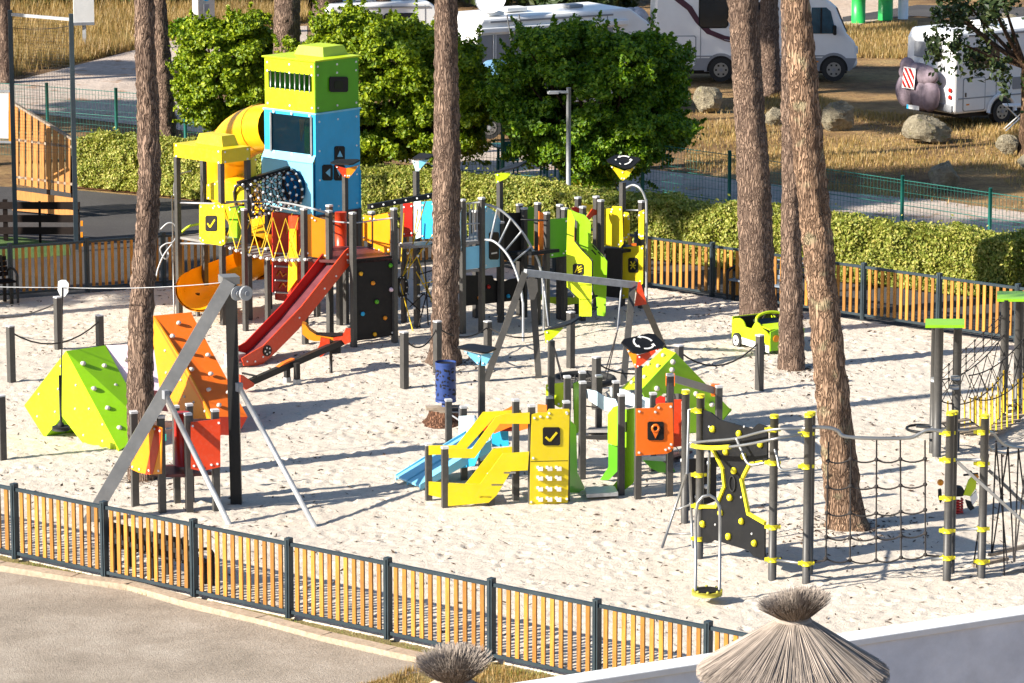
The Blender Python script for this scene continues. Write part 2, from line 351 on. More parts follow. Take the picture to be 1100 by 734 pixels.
def vnoise(x, y, cell, seed):
    g = np.random.default_rng(seed).random((257, 257)); xs, ys = x / cell, y / cell
    xi, yi = np.floor(xs).astype(int), np.floor(ys).astype(int); fx, fy = xs - xi, ys - yi
    fx = fx * fx * (3 - 2 * fx); fy = fy * fy * (3 - 2 * fy); q = lambda a, b: g[a % 257, b % 257]
    return (q(xi, yi) * (1 - fx) + q(xi + 1, yi) * fx) * (1 - fy) + (q(xi, yi + 1) * (1 - fx) + q(xi + 1, yi + 1) * fx) * fy - 0.5
# ---------------------------------------------------------------- recurring pieces
def post(root, px, by, ty, w=0.1, m=None, cap=True, yaw=45, name='post', base=None, rnd=False):
    b = base or G(px, by); z = hgt(b, ty); k = MB()
    if rnd: k.tube([(b.x, b.y, -.12), (b.x, b.y, z)], w / 2, m or POST, 10)
    else: k.box((b.x, b.y, (z - .12) / 2), (w, w, z + .12), m or POST, R(yaw))
    o = k.build(name, root)
    if cap:
        c = MB()
        if rnd: c.tube([(b.x, b.y, z), (b.x, b.y, z + .05)], w * .52, cap if cap is not True else CAP, 10)
        else: c.box((b.x, b.y, z + .018), (w * 1.08, w * 1.08, .036), cap if cap is not True else CAP, R(yaw))
        c.build('post_cap', o)
    return b
def panel(root, f, pix, m, th=0.02, bolts=True, name='panel', m2=None, label=None):
    p = [f(x, y) for x, y in pix]; k = MB(); k.slab(p, -f.n * th, m, m2)
    if bolts: k.bolts(p, f.n)
    o = k.build(name, root)
    if label: o['label'] = label
    return o
def on(f, pix, d, m, k, th=0.012):
    """thin shape laid on a panel plane, d proud of it"""
    k.slab([f(x, y) + f.n * d for x, y in pix], -f.n * th, m)
def rrect(x0, y0, x1, y1, r=1.5): return [(x0 + r, y0), (x1 - r, y0), (x1, y0 + r), (x1, y1 - r), (x1 - r, y1), (x0 + r, y1), (x0, y1 - r), (x0, y0 + r)]
def icon(panel_ob, f, box, strokes=(), polys=(), m=None, w=0.028):
    """black plate with a light symbol, a sub-part of its panel"""
    k = MB(); on(f, rrect(*box), 0.014, BLK, k)
    for st in strokes:
        q = [f(x, y) + f.n * .018 for x, y in st]
        for a, b in zip(q, q[1:]): k.beam(a, b, w, .008, m or WHITE, f.n)
    for p in polys: on(f, p, 0.022, m or WHITE, k, .006)
    return k.build('symbol_plate', panel_ob)
def sag(a, b, d, n=9):
    a, b = Vector(a), Vector(b); return [a.lerp(b, i / n) - Vector((0, 0, d * 4 * (i / n) * (1 - i / n))) for i in range(n + 1)]
def arcpts(ctrl, n=6):
    """Catmull-Rom through control points"""
    c = [Vector(p) for p in ctrl]; c = [c[0] * 2 - c[1]] + c + [c[-1] * 2 - c[-2]]; out = []
    for i in range(1, len(c) - 2):
        for k in range(n):
            t = k / n; a, b, d, e = c[i - 1], c[i], c[i + 1], c[i + 2]
            out.append(0.5 * ((2 * b) + (d - a) * t + (2 * a - 5 * b + 4 * d - e) * t * t + (3 * b - a - 3 * d + e) * t ** 3))
    return out + [c[-2]]
def hipblock(k, P, z0, z1, m, ins=0.25, ins2=0.45, sh=(0, 0, 0)):
    """low frustum on a flat roof; P = four roof corners"""
    P = [Vector(p) + Vector(sh) for p in P]; c = sum(P, Vector()) / 4
    lo = [Vector(p).lerp(c, ins) for p in P]; hi = [Vector(p).lerp(c, ins2) for p in P]
    vs = [(q.x, q.y, z0) for q in lo] + [(q.x, q.y, z1) for q in hi]
    k.add(vs, [(4, 5, 6, 7), (0, 1, 5, 4), (1, 2, 6, 5), (2, 3, 7, 6), (3, 0, 4, 7), (3, 2, 1, 0)], m)
# ================================================================ ground, roads, sand
def nfs(x): return G(x, 597 + .2154 * (x - 17))
def nf(x): return G(x, 600 + .2154 * (x - 17))                  # near fence line
def ff(x): return G(x, 320 - .079 * (x - 12)) if x <= 506 else G(x, 319 + .148 * (x - 765))   # far fence line
struct('ground', [(-400, -60, -.07), (400, -60, -.07), (400, 900, -.07), (-400, 900, -.07)], [(0, 1, 2, 3)], GROUND)
W1, W2 = Vector((.55, 44.3, 0)), Vector((6.6, 47.6, 0)); WD = (W2 - W1).normalized()
SP = [nfs(-300), nfs(905), W2 + WD * 17, G(1600, 443), G(506, 281), G(-300, 345)]
def inpoly(x, y, P):
    r = np.zeros(x.shape, bool); n = len(P)
    for i in range(n):
        a, b = P[i], P[i - 1]; c = (a.y > y) != (b.y > y)
        r ^= c & (x < (b.x - a.x) * (y - a.y) / (b.y - a.y + 1e-12) + a.x)
    return r
def make_sand():
    st = .046; x0, x1 = min(p.x for p in SP), max(p.x for p in SP); y0, y1 = min(p.y for p in SP), max(p.y for p in SP)
    x1 = min(x1, 15.5); x0 = max(x0, -15.0)
    nx, ny = int((x1 - x0) / st), int((y1 - y0) / st)
    X, Y = np.meshgrid(x0 + np.arange(nx) * st, y0 + np.arange(ny) * st)
    Z = vnoise(X, Y, 2.6, 1) * .07 + vnoise(X, Y, .9, 2) * .014 + vnoise(X, Y, .33, 3) * .010 + vnoise(X, Y, .12, 4) * .022
    r = np.random.default_rng(5)
    for _ in range(15000):                                        # footprints: a dent with a raised rim
        px, py = r.uniform(x0, x1), r.uniform(y0, y1); a = r.uniform(0, 3.14); L = r.uniform(.045, .11); w = L * r.uniform(.4, .8); d = r.uniform(.2, 1) ** 1.5 * L * .36
        i, j, k = int((px - x0) / st), int((py - y0) / st), 6
        sl = (slice(max(0, j - k), j + k), slice(max(0, i - k), i + k)); dx, dy = X[sl] - px, Y[sl] - py
        u = (dx * math.cos(a) + dy * math.sin(a)) / L; v = (-dx * math.sin(a) + dy * math.cos(a)) / w; q = u * u + v * v
        Z[sl] += -d * np.exp(-q) + d * .55 * np.exp(-((np.sqrt(q) - 1.5) ** 2) * 4)
    ins = inpoly(X, Y, SP); e = ins.copy()
    for _ in range(3):
        e = e & np.roll(e, 1, 0) & np.roll(e, -1, 0) & np.roll(e, 1, 1) & np.roll(e, -1, 1)
    Z = np.where(e, Z, -.02); Z = np.where(ins, Z, -.09)
    idx = np.arange(nx * ny).reshape(ny, nx); keep = ins[:-1, :-1] | ins[1:, :-1] | ins[:-1, 1:] | ins[1:, 1:]
    f = np.stack([idx[:-1, :-1], idx[:-1, 1:], idx[1:, 1:], idx[1:, :-1]], -1)[keep]
    global SGX; SGX = (x0, y0, st, Z, ins)
    o = npmesh('sand', np.stack([X.ravel(), Y.ravel(), Z.ravel()], 1), f, SAND, smooth=True); o['kind'] = 'structure'
make_sand()
def litter():                                                   # needles, twigs and bark bits lying on the sand
    x0, y0, st, Z, ins = SGX; n = 9000; X = RNG.uniform(x0, x0 + Z.shape[1] * st - .2, n); Y = RNG.uniform(y0, y0 + Z.shape[0] * st - .2, n)
    for px, py, k in ((153, 514, 260), (478, 391, 320), (817, 344, 300), (851, 397, 260), (912, 568, 420), (478, 456, 120)):
        g = G(px, py); r = np.abs(RNG.normal(0, .8, k)) + .1; a = RNG.uniform(0, 6.283, k); X = np.append(X, g.x + np.cos(a) * r); Y = np.append(Y, g.y + np.sin(a) * r)
    i, j = ((X - x0) / st).astype(int).clip(0, Z.shape[1] - 1), ((Y - y0) / st).astype(int).clip(0, Z.shape[0] - 1); ok = ins[j, i]; X, Y, i, j = X[ok], Y[ok], i[ok], j[ok]; n = len(X)
    a = RNG.uniform(0, 3.14, n); L = RNG.uniform(.015, .075, n); w = RNG.uniform(.006, .02, n); c = np.stack([X, Y, Z[j, i] + .014], 1); u = np.stack([np.cos(a), np.sin(a), RNG.uniform(-.2, .35, n)], 1) * L[:, None]; v = np.stack([-np.sin(a), np.cos(a), RNG.uniform(-.5, .9, n)], 1) * w[:, None]
    o = npmesh('pine_litter', np.stack([c - u, c - v, c + u, c + v], 1).reshape(-1, 3), np.arange(n * 4).reshape(n, 4), mat('litter_brown', (0.085, 0.05, 0.03), .9, var=.4, island=.6)); o['kind'] = 'stuff'; tag(o, 'brown pine needles and twigs scattered over the pale sand', 'litter')
litter()
sheet('dirt_road', [(-500, 40), (-200, 66), (20, 84), (60, 74), (145, 52), (210, 36), (330, 26), (330, 55), (215, 62), (150, 88), (300, 118), (700, 180), (890, 203), (1000, 212), (1100, 226), (1600, 290), (1600, 330), (1100, 252), (890, 233), (700, 215), (300, 150), (20, 118), (-500, 100)], ROAD, -.055)
sheet('path', [(-400, 352), (12, 321), (506, 282), (765, 320), (1100, 370), (1600, 445), (1600, 395), (1100, 322), (930, 303), (760, 282), (600, 262), (390, 238), (200, 213), (90, 203), (-400, 178)], ASPH, -.05)
sheet('mulch_bed', [(80, 200), (200, 211), (390, 236), (390, 222), (200, 196), (80, 188)], MULCH, -.040)
sheet('path_verge', [(640, 268), (760, 282), (930, 303), (1100, 322), (1600, 395), (1600, 380), (1100, 312), (930, 294), (760, 272), (640, 258)], KERB, -.042)
sheet('turf_pitch', [(-120, 282), (-120, 250), (20, 253), (74, 260), (76, 272), (20, 276)], TURF, -.044)
sheet('far_paving', [(860, -8), (965, -8), (968, 14), (915, 27), (860, 22)], PLAZA, -.052)
sheet('far_road', [(905, 22), (985, 16), (1400, 40), (1400, 12), (985, 4), (905, 17)], ASPH, -.047)
GP = [(-400, 512), (0, 611), (140, 632), (200, 650), (280, 668), (350, 687), (420, 703), (450, 710), (455, 718), (375, 734), (280, 775), (-400, 1000)]
sheet('gravel_yard', GP, GRAVEL, -.045)
sheet('grass_verge', [(-400, 505), (0, 592), (100, 614), (300, 658), (520, 704), (640, 728), (760, 754), (860, 776), (860, 830), (300, 860), (280, 775), (375, 734), (455, 718), (450, 710), (420, 701), (350, 685), (280, 666), (200, 648), (140, 630), (0, 609)], DRYG, -.050)
kp = [G(x, y) for x, y in [(-300, 533), (-100, 583), (0, 607), (80, 620), (140, 628), (200, 645), (280, 664.5), (350, 683), (420, 699), (452, 706)]]
kb = MB()
for a, b in zip(kp, kp[1:]): kb.beam(a + Vector((0, 0, -.03)), b + Vector((0, 0, -.03)) + (b - a).normalized() * .02, .24, .12, KERB)
o = kb.build('kerb'); o['kind'] = 'structure'
# wall beside the parasols
def wallbit():
    t = thing('render_wall', 'low grey rendered wall with a white coping edge beside the thatched parasol', 'wall', W1)
    n = Vector((-WD.y, WD.x, 0)); a, b = W1 - WD * 9, W2 + WD * 17
    k = MB(); k.slab([a + Vector((0, 0, -.6)), b + Vector((0, 0, -.6)), b + Vector((0, 0, 1.10)), a + Vector((0, 0, 1.10))], n * .3, WALLW); k.build('wall_face', t)
    k = MB(); k.slab([a - n * .03 + Vector((0, 0, 1.10)), b - n * .03 + Vector((0, 0, 1.10)), b - n * .03 + Vector((0, 0, 1.2)), a - n * .03 + Vector((0, 0, 1.2))], n * .36, WALLC); k.build('coping', t, bev=.015)
wallbit()
# ================================================================ slatted fences
def slat_fence(label, pts, H, ns=11, group=None):
    t = thing('slat_fence', label, 'fence', pts[0])
    for i, a in enumerate(pts):
        d = (pts[min(i + 1, len(pts) - 1)] - pts[max(i - 1, 0)]).normalized(); yaw = math.atan2(d.y, d.x)
        k = MB(); k.box((a.x, a.y, (H + .06) / 2), (.085, .10, H + .06), FENM, yaw)
        nn = Vector((-d.y, d.x, 0))
        for s in (-1, 1): k.box((a.x + nn.x * .055 * s, a.y + nn.y * .055 * s, (H + .04) / 2), (.03, .02, H + .04), FENM, yaw)
        k.build('post', t)
        if i == len(pts) - 1: break
        b = pts[i + 1]; u = (b - a).normalized(); L = (b - a).length; nn = Vector((-u.y, u.x, 0))
        k = MB()
        for z in (H - .03, .09): k.beam(a + u * .05 + Vector((0, 0, z)), b - u * .05 + Vector((0, 0, z)), .05, .05, FENM)
        k.build('rail', t)
        k = MB(); w = L / (ns + 1) * .43
        for s in range(ns):
            c = a + u * (L * (s + 1) / (ns + 1)) + nn * random.uniform(-.004, .004)
            k.box((c.x, c.y, H / 2 + .02), (w, .028, H - .16), SLAT, math.atan2(u.y, u.x) + random.uniform(-.03, .03))
        k.build('slat_panel', t)
slat_fence('amber slat fence with dark posts along the gravel yard, nearest to the viewer', [nf(x) for x in (-186, -84, 17, 113, 209, 311, 417, 528, 641, 760, 880)], 1.12)
slat_fence('amber slat fence with dark posts behind the play towers, beside the asphalt path and hedges', [ff(x) for x in (-152, -70, 12, 94, 176, 258, 341, 424, 506, 596, 684, 765, 846, 927, 1008, 1092, 1178, 1266, 1356)], 1.12)
# ================================================================ green wire mesh fence
def mesh_fence(label, pts, H):
    t = thing('mesh_fence', label, 'fence', pts[0])
    for i, a in enumerate(pts):
        k = MB(); k.tube([(a.x, a.y, -.1), (a.x, a.y, H + .08)], .045, MESHG, 8); k.build('post', t)
        if i == len(pts) - 1: break
        b = pts[i + 1]; u = (b - a).normalized(); L = (b - a).length; k = MB(); n = int(L / .1)
        for s in range(n):
            c = a + u * (L * (s + .5) / n); k.tube([(c.x, c.y, .03), (c.x, c.y, H)], .0058, MESHG, 3, cap=False)
        for z in np.arange(.05, H + .01, .2): k.tube([a + Vector((0, 0, z)), b + Vector((0, 0, z))], .0045, MESHG, 3, cap=False)
        for z in (H * .34, H * .66, H - .03): k.tube([a + Vector((0, 0, z)), b + Vector((0, 0, z))], .010, MESHG, 4, cap=False)
        k.build('wire_panel', t)
def mf(x): return G(x, 172 + .087 * (x - 52)) if x <= 200 else (G(x, 185 + .09 * (x - 200)) if x < 700 else G(x, 230 + .165 * (x - 700)))
mesh_fence('green wire mesh fence behind the left hedge, in front of the pale dirt road', [mf(x) for x in (-96, -22, 52, 126, 200, 268, 336, 404, 472, 540, 602)], 2.0)
mesh_fence('green wire mesh fence behind the right hedge, below the boulders and parked campers', [mf(x) for x in (690, 783, 876, 968, 1062, 1160, 1260)], 1.75)
# ================================================================ hedges
def hedge(label, path, H, D, n, lmat, core=True):
    """clipped hedge: leafy skin of small cards on a rounded body, over an added dark core that blocks light"""
    t = thing('hedge', label, 'hedge', path[0])
    segs = list(zip(path, path[1:])); tot = sum((b - a).length for a, b in segs); C, Nn = [], []
    kb = MB()
    for a, b in segs:
        u = (b - a).normalized(); w = Vector((-u.y, u.x, 0)); L = (b - a).length
        if w.y < 0: w = -w
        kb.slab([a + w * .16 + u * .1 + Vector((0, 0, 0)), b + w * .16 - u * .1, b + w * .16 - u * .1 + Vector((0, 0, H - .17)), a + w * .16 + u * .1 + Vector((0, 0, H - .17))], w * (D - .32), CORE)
        m = int(n * L / tot); s = RNG.uniform(0, L, m); q = RNG.uniform(0, 2 * H + D, m)
        off = np.where(q < H, 0, np.where(q < H + D, q - H, D)); z = np.where(q < H, q, np.where(q < H + D, H, 2 * H + D - q))
        nw = np.where(q < H, -1., np.where(q < H + D, 0, 1.)); nz = np.where((q >= H) & (q < H + D), 1., 0.15)
        bl = vnoise(s + a.x * 3 + 900, off * 1.7 + z * 1.3, .55, 11) * .20 + vnoise(s + 900, z * 1.1 + off, .19, 12) * .14 + np.where(RNG.random(m) < .03, RNG.uniform(0, .18, m), 0)
        rnd = np.minimum(np.abs(z - H), 10) ; cut = np.where((off == 0) | (off == D), np.clip(.18 - rnd, 0, .18) * .6, 0)
        dep = RNG.uniform(-.12, .03, m) + bl - cut
        P = np.array(a)[None, :] + np.outer(s, np.array(u)) + np.outer(off, np.array(w)) + np.outer(z, [0, 0, 1])
        Nv = np.outer(nw, np.array(w)) + np.outer(nz, [0, 0, 1]); C.append(P + Nv * dep[:, None]); Nn.append(Nv)
        for e, sg in ((a, -1), (b, 1)):                          # end faces
            m2 = int(m * .09); P2 = np.array(e)[None, :] + np.outer(RNG.uniform(0, D, m2), np.array(w)) + np.outer(RNG.uniform(0, H, m2), [0, 0, 1]) + np.outer(RNG.uniform(-.1, .05, m2) * sg, np.array(u))
            C.append(P2); Nn.append(np.outer(np.full(m2, sg), np.array(u)))
    kb.build('light_block_core', t)  # solid dark body added to stop light passing through the leaves
    v, f = leafcards(np.concatenate(C), np.concatenate(Nn), .050, .9, 1.5); v[:, 2] = np.maximum(v[:, 2], -.05); npmesh('foliage', v, f, lmat, t)
hedge('clipped hedge behind the tall wood ramp and the turret, next to orange bark mulch', [G(84, 200), G(150, 206), G(300, 226)], 1.25, 1.2, 60000, LEAF3)
hedge('long clipped hedge with pale yellowish new leaves behind the central climbing net', [G(380, 239), G(520, 255), G(690, 276)], 1.25, 1.1, 85000, LEAF3)
hedge('clipped green hedge running behind the far fence right of the play castle', [G(692, 277), G(860, 297), G(1083, 322)], 1.25, 1.1, 95000, LEAF3)
hedge('short shaded hedge piece beyond the gap at the far end of the long right hedge', [G(1094, 319), G(1180, 335)], 1.25, 1.0, 15000, LEAF3)
# ================================================================ pines (only trunks stand inside the photograph)
def pine(label, spec, base, bark, H=13.5, crown=True, seed=0, flare=1.35, dense=1.0):
    """spec: (x, y, width) in pixels from the ground upwards"""
    rg = np.random.default_rng(seed); b = G(*base); Y = b.y; sc = (b - CAM).length / F
    t = thing('pine_tree', label, 'tree', b)
    pts = [A(x, y, Y) for x, y, w in spec]; rad = [w * sc / 2 for x, y, w in spec]
    z = [p.z for p in pts]; o = sorted(range(len(z)), key=lambda i: z[i]); pts = [pts[i] for i in o]; rad = [rad[i] for i in o]; z = [z[i] for i in o]
    sl = (pts[-1] - pts[-2]) / max(.1, (z[-1] - z[-2]))
    sl = Vector((max(-.06, min(.06, sl.x)), 0, 1)); ztop = pts[-1].z; top = pts[-1] + sl * (H - ztop)
    zz = np.concatenate([np.arange(-.12, ztop + .5, .09), np.linspace(ztop + .6, H, 14)]); n = 26; V = []
    ph = rg.uniform(0, 6.28, 5)
    for q in zz:
        if q <= z[-1]: x = np.interp(q, z, [p.x for p in pts]); r = np.interp(q, z, rad)
        else: f = (q - ztop) / (H - ztop); x = pts[-1].x + (top.x - pts[-1].x) * f; r = rad[-1] * (1 - .62 * f)
        fl = 1 + (flare - 1) * math.exp(-max(0, q) / .28)
        for k in range(n):
            a = 2 * math.pi * k / n; lob = 1 + (fl - 1) * .5 * math.sin(3 * a + ph[0]) * math.exp(-max(0, q) / .3) + .035 * math.sin(2 * a + q * 1.3 + ph[1]) + .02 * math.sin(5 * a + q * 3 + ph[2])
            rr = r * fl * lob + rg.normal(0, .009 + r * .018); V.append((x + math.cos(a) * rr, Y + math.sin(a) * rr + 0.01 * math.sin(q + ph[3]), q))
    m = len(zz); idx = np.arange(m * n).reshape(m, n); nx = np.roll(idx, -1, 1)
    Fc = np.stack([idx[:-1], nx[:-1], nx[1:], idx[1:]], -1).reshape(-1, 4); tr = npmesh('trunk', np.array(V), Fc, bark, t, smooth=True)
    if crown:
        C, Nn, lm = [], [], MB()
        for i in range(11):
            a = rg.uniform(0, 6.28); zz0 = H - rg.uniform(0, 2.6); L = rg.uniform(.8, 2.5) * (1 - .25 * (zz0 > H - .7)); e = Vector((top.x + math.cos(a) * L, Y + math.sin(a) * L, zz0 + rg.uniform(.2, 1.0)))
            s = Vector((top.x - sl.x * (H - zz0), Y, zz0 - .3)); lm.tube([s, s.lerp(e, .5) + Vector((0, 0, .1)), e], [.07, .05, .02], bark, 5)
            for _ in range(int(3 * dense)):
                c = np.array(e) + rg.normal(0, .45, 3) * [1, 1, .4]; d = rg.normal(0, 1, (130, 3)); d /= np.linalg.norm(d, axis=1)[:, None]
                C.append(c + d * rg.uniform(.2, .75, (130, 1)) * [1, 1, .5]); Nn.append(d)
        lm.build('limb', t); v, f = leafcards(np.concatenate(C), np.concatenate(Nn), .13, .6, 2.4); npmesh('crown', v, f, LEAFP, t)
pine('slim leaning pine trunk in front of the toddler hut, between the two climbing wedges', [(153, 514, 29), (151, 440, 27), (151, 380, 26.5), (152, 330, 26), (158, 240, 23.5), (161, 190, 23), (159, 120, 21.5), (156, 60, 21), (155, 0, 20.5)], (153, 514), BARKR, seed=1, flare=1.1)
pine('dark pine trunk standing in the hedge behind the slim leaning pine', [(179, 184, 26), (179, 148, 23), (176, 80, 19), (173, 30, 15), (171, 0, 13)], (180, 184), BARKR, seed=2)
pine('straight reddish pine trunk rising behind the green tower top', [(308, 205, 30), (308, 60, 28), (308.5, 0, 26.5)], (308, 205), BARKR, seed=3)
pine('thick straight pine trunk in the middle of the sand near the blue bin', [(477, 391, 33), (477.5, 370, 30), (479, 300, 29), (480, 190, 28), (479.5, 80, 26), (479, 0, 24.5)], (478, 391), BARKR, seed=4, flare=1.2)
pine('thick leaning pine trunk directly behind the lime toy car', [(816, 344, 40), (813, 300, 37), (810, 200, 34.5), (804, 100, 33), (798, 0, 31)], (817, 344), BARKR, seed=5, flare=1.15)
pine('slender pine trunk squeezed between two thicker pines, beside the toy car', [(850, 397, 27), (850, 340, 25), (850, 200, 20), (849, 100, 18), (847, 0, 16)], (851, 397), BARKR, seed=6, flare=1.1)
pine('grey leaning pine trunk with a flared foot beside the rope net', [(912, 568, 42), (907, 545, 38), (902, 500, 37), (894, 420, 34), (885, 330, 33), (876, 240, 33), (870, 180, 32.5), (862, 80, 30), (856, 0, 28)], (912, 568), BARKG, seed=7, flare=1.22)
pine('dark distant pine trunk with a reddish foot beside the white camper', [(828, 100, 22), (827, 60, 20), (826, 0, 19)], (828, 100), BARKR, seed=8)
pine('dark pine trunk by the dirt road beside the tall steel court post', [(4, 86, 17), (4, 50, 15), (4, 0, 14)], (4, 87), BARKR, seed=9)
pine('broad shaded pine trunk beyond the leafy trees, behind the green tower', [(352, 62, 36), (352, 20, 33), (352, 0, 32)], (352, 62), BARKR, seed=10)
pine('distant pine trunk beside the pale parked vans behind the leafy trees', [(412, 62, 18), (412, 10, 16), (412, 0, 16)], (412, 62), BARKR, seed=11)
# ================================================================ broad-leaved trees
def leafy(label, base, cx, cy, rx, ry, lmat, ncl, per, cr_, rz_low=0.0, name='leafy_tree', size=.13, seed=0, droop=0, trunk=True, shoots=0):
    """crown centre / radii in pixels at the depth of the trunk foot"""
    global RNG
    b = G(*base); Y = b.y; sc = Y / F / math.cos(PIT * .6); t = thing(name, label, 'tree' if trunk else 'bush', b); rg = np.random.default_rng(seed)
    c0 = A(cx, cy, Y); RX, RZ = rx * sc, ry * sc; RY = (RX + RZ) * .45; C, Nn, ends = [], [], []
    for i in range(ncl):
        d = rg.normal(0, 1, 3); d /= (np.abs(d) ** 2.8).sum() ** (1 / 2.8); rr = rg.uniform(.35, 1.0) ** .45
        p = np.array(c0) + d * [RX, RY, RZ] * rr * (1 - cr_ / max(RX, RZ) * .35) * (1 + .13 * math.sin(d[0] * 5 + seed) * math.cos(d[2] * 6 + seed * 2)); q = cr_ * rg.uniform(.42, 1.15); ends.append(p)
        m = int(per * q / cr_); e = rg.normal(0, 1, (m, 3)); e /= np.linalg.norm(e, axis=1)[:, None]; e[:, 2] = np.where(e[:, 2] < -.4, -e[:, 2], e[:, 2])
        ra = q * rg.uniform(.3, 1.0, (m, 1)) ** .7 * (1 + .35 * np.sin(e[:, :1] * 4 + i) * np.sin(e[:, 2:] * 5 + i)); P = p + e * ra * [1, 1, .8]
        if droop: P[:, 2] -= np.abs(rg.normal(0, droop, m))
        C.append(P); Nn.append(e + d * .4 + [0, 0, .25])
    for i in range(shoots):                                      # stray shoots beyond the outline
        p = ends[rg.integers(len(ends))]; o = (p - np.array(c0)) / [RX, RY, RZ]; o = o / (np.linalg.norm(o) + .01); u = o * .8 + [0, 0, .7] + rg.normal(0, .25, 3); u /= np.linalg.norm(u)
        s = rg.uniform(0, 1, (70, 1)); q = p + o * cr_ * .55 + u * s * rg.uniform(.25, .75) + rg.normal(0, 1, (70, 3)) * (.085 * (1.1 - s)); C.append(q); Nn.append(np.tile(u, (70, 1)) + rg.normal(0, .6, (70, 3)))
    C = np.concatenate(C); Nn = np.concatenate(Nn); ok = C[:, 2] > .05; C, Nn = C[ok], Nn[ok]
    k = MB()
    hub = Vector((b.x, Y, max(.4, c0.z - RZ * .75)))
    if trunk: k.tube([(b.x, Y, -.1), (b.x + .04, Y, hub.z * .5), hub], [.17, .13, .11], BARKB, 8)
    for i in rg.choice(len(ends), min(16, len(ends)), replace=False):
        e = Vector(ends[i]); k.tube([hub + Vector((0, 0, -.2)), hub.lerp(e, .5) + Vector((0, 0, -.15)), e], [.07, .045, .015], BARKB, 5)
    k.build('trunk' if trunk else 'stems', t)
    v, f = leafcards(C, Nn, size, .85, 1.6); npmesh('crown', v, f, lmat, t)
leafy('bright green leafy tree behind the yellow tube slide, beside the slim pine', (247, 196), 248, 82, 60, 64, LEAF1, 215, 470, .34, size=.07, seed=21, shoots=60)
leafy('wide bright green leafy tree behind the blue and green tower, left of the middle pine', (398, 209), 396, 98, 88, 86, LEAF1, 390, 470, .36, size=.07, seed=22, shoots=100)
leafy('half hidden leafy tree just right of the middle pine, before the white caravan', (474, 214), 482, 112, 46, 68, LEAF1, 150, 460, .34, size=.07, seed=28, shoots=45)
leafy('large round deep green tree behind the street lamp and play castle', (655, 224), 637, 116, 106, 86, LEAF2, 450, 500, .38, size=.07, seed=23, shoots=110)
leafy('small yellowing shrub at the foot of the large round green tree', (625, 226), 628, 200, 14, 20, LEAF5, 14, 90, .2, name='shrub', size=.1, seed=24, trunk=False)
leafy('dark overhanging tree with drooping leaf sprays in front of the right camper', (1099, 166), 1070, 30, 92, 46, LEAF4, 50, 70, .30, size=.12, seed=25, droop=.4)
leafy('dark blue green bush beyond the caravan roof and satellite dish', (632, 32), 632, -6, 52, 30, LEAF4, 60, 240, .5, name='bush', size=.2, seed=26, trunk=False)
leafy('low dark bush between the grey kiosk and the leafy tree', (198, 44), 196, 32, 14, 12, LEAF2, 14, 150, .25, name='bush', size=.13, seed=27, trunk=False)
# added shade pines out of view, then the far wood edge: one mass
def shade_at(label, px, py, Y, Z, zc, dense):                   # unseen pine added so its crown shadow falls on the given spot
    p = A(px, py, Y) if py is not None else Vector(((px - CX) / F * Y, Y, Z)); s = (zc - Z) / math.tan(R(28)); b = Vector((p.x - s * math.cos(R(26)), p.y - s * math.sin(R(26)), 0))
    d = b - CAM; zz = d.dot(FW); qx, qy = CX + F * d.x / zz, CY - F * d.dot(UP) / zz; k = 62 / b.y
    pine(label, [(qx, qy, 34 * k), (qx + 2, qy - 170, 29 * k), (qx + 3, qy - 320, 25 * k)], (qx, qy), BARKR, H=zc + .9, seed=int(px) + int(zc * 7), dense=dense)
for what, px, Y, Z, zc, dn in (('the dirt road by the court', 30, 109, 0, 12.0, 3.5), ('the dirt road behind the left hedge', 105, 106.5, 0, 13.0, 3.5), ('the dirt road near the dark hedge pine', 185, 105, 0, 14.0, 3), ('the far slat fence', 95, 80, .5, 12.5, 2.2), ('the tall golden grass', 90, 119, .3, 13.0, 2.6),
        ('the cab of the long white camper', 885, 116, 1.5, 19.0, 4.5), ('the rear of the long white camper', 722, 116, 1.7, 16.5, 4.5), ('the middle of the long white camper', 765, 116, 1.2, 14.5, 3.5), ('the ground before the white campers', 905, 110, 0, 17.0, 3),
        ('the right flank of the round tree', 705, 92.5, 2.2, 14.0, 4), ('the middle of the round tree', 668, 92, 1.4, 15.2, 4), ('the upper right of the round tree', 690, 92.5, 3.6, 16.4, 3.5), ('the road behind the right hedge', 1065, 86.5, 0, 17.0, 1.6), ('the hedge below the round tree', 735, 86.5, .8, 16.5, 2.6), ('the parked van roof', 415, 126, 1.7, 15.0, 3)):
    shade_at('unseen pine added beyond the frame edge to shade ' + what, px, None, Y, Z, zc, dn)
def far_wood():
    C, Nn = [], []
    for i in range(260):
        x = RNG.uniform(-60, 660); y = RNG.uniform(-14, 9); p = np.array(G(x, y)); h = RNG.uniform(.6, 3.5); d = RNG.normal(0, 1, (90, 3)); d /= np.linalg.norm(d, axis=1)[:, None]
        C.append(p + [0, 0, h] + d * RNG.uniform(.5, 1.3, (90, 1))); Nn.append(d)
    v, f = leafcards(np.concatenate(C), np.concatenate(Nn), .32, .6, 1.4); v[:, 2] = np.maximum(v[:, 2], -.05); o = npmesh('far_wood', v, f, LEAF4); o['kind'] = 'stuff'
    tag(o, 'dark undergrowth and trees along the far edge of the dry grass', 'wood')
far_wood()
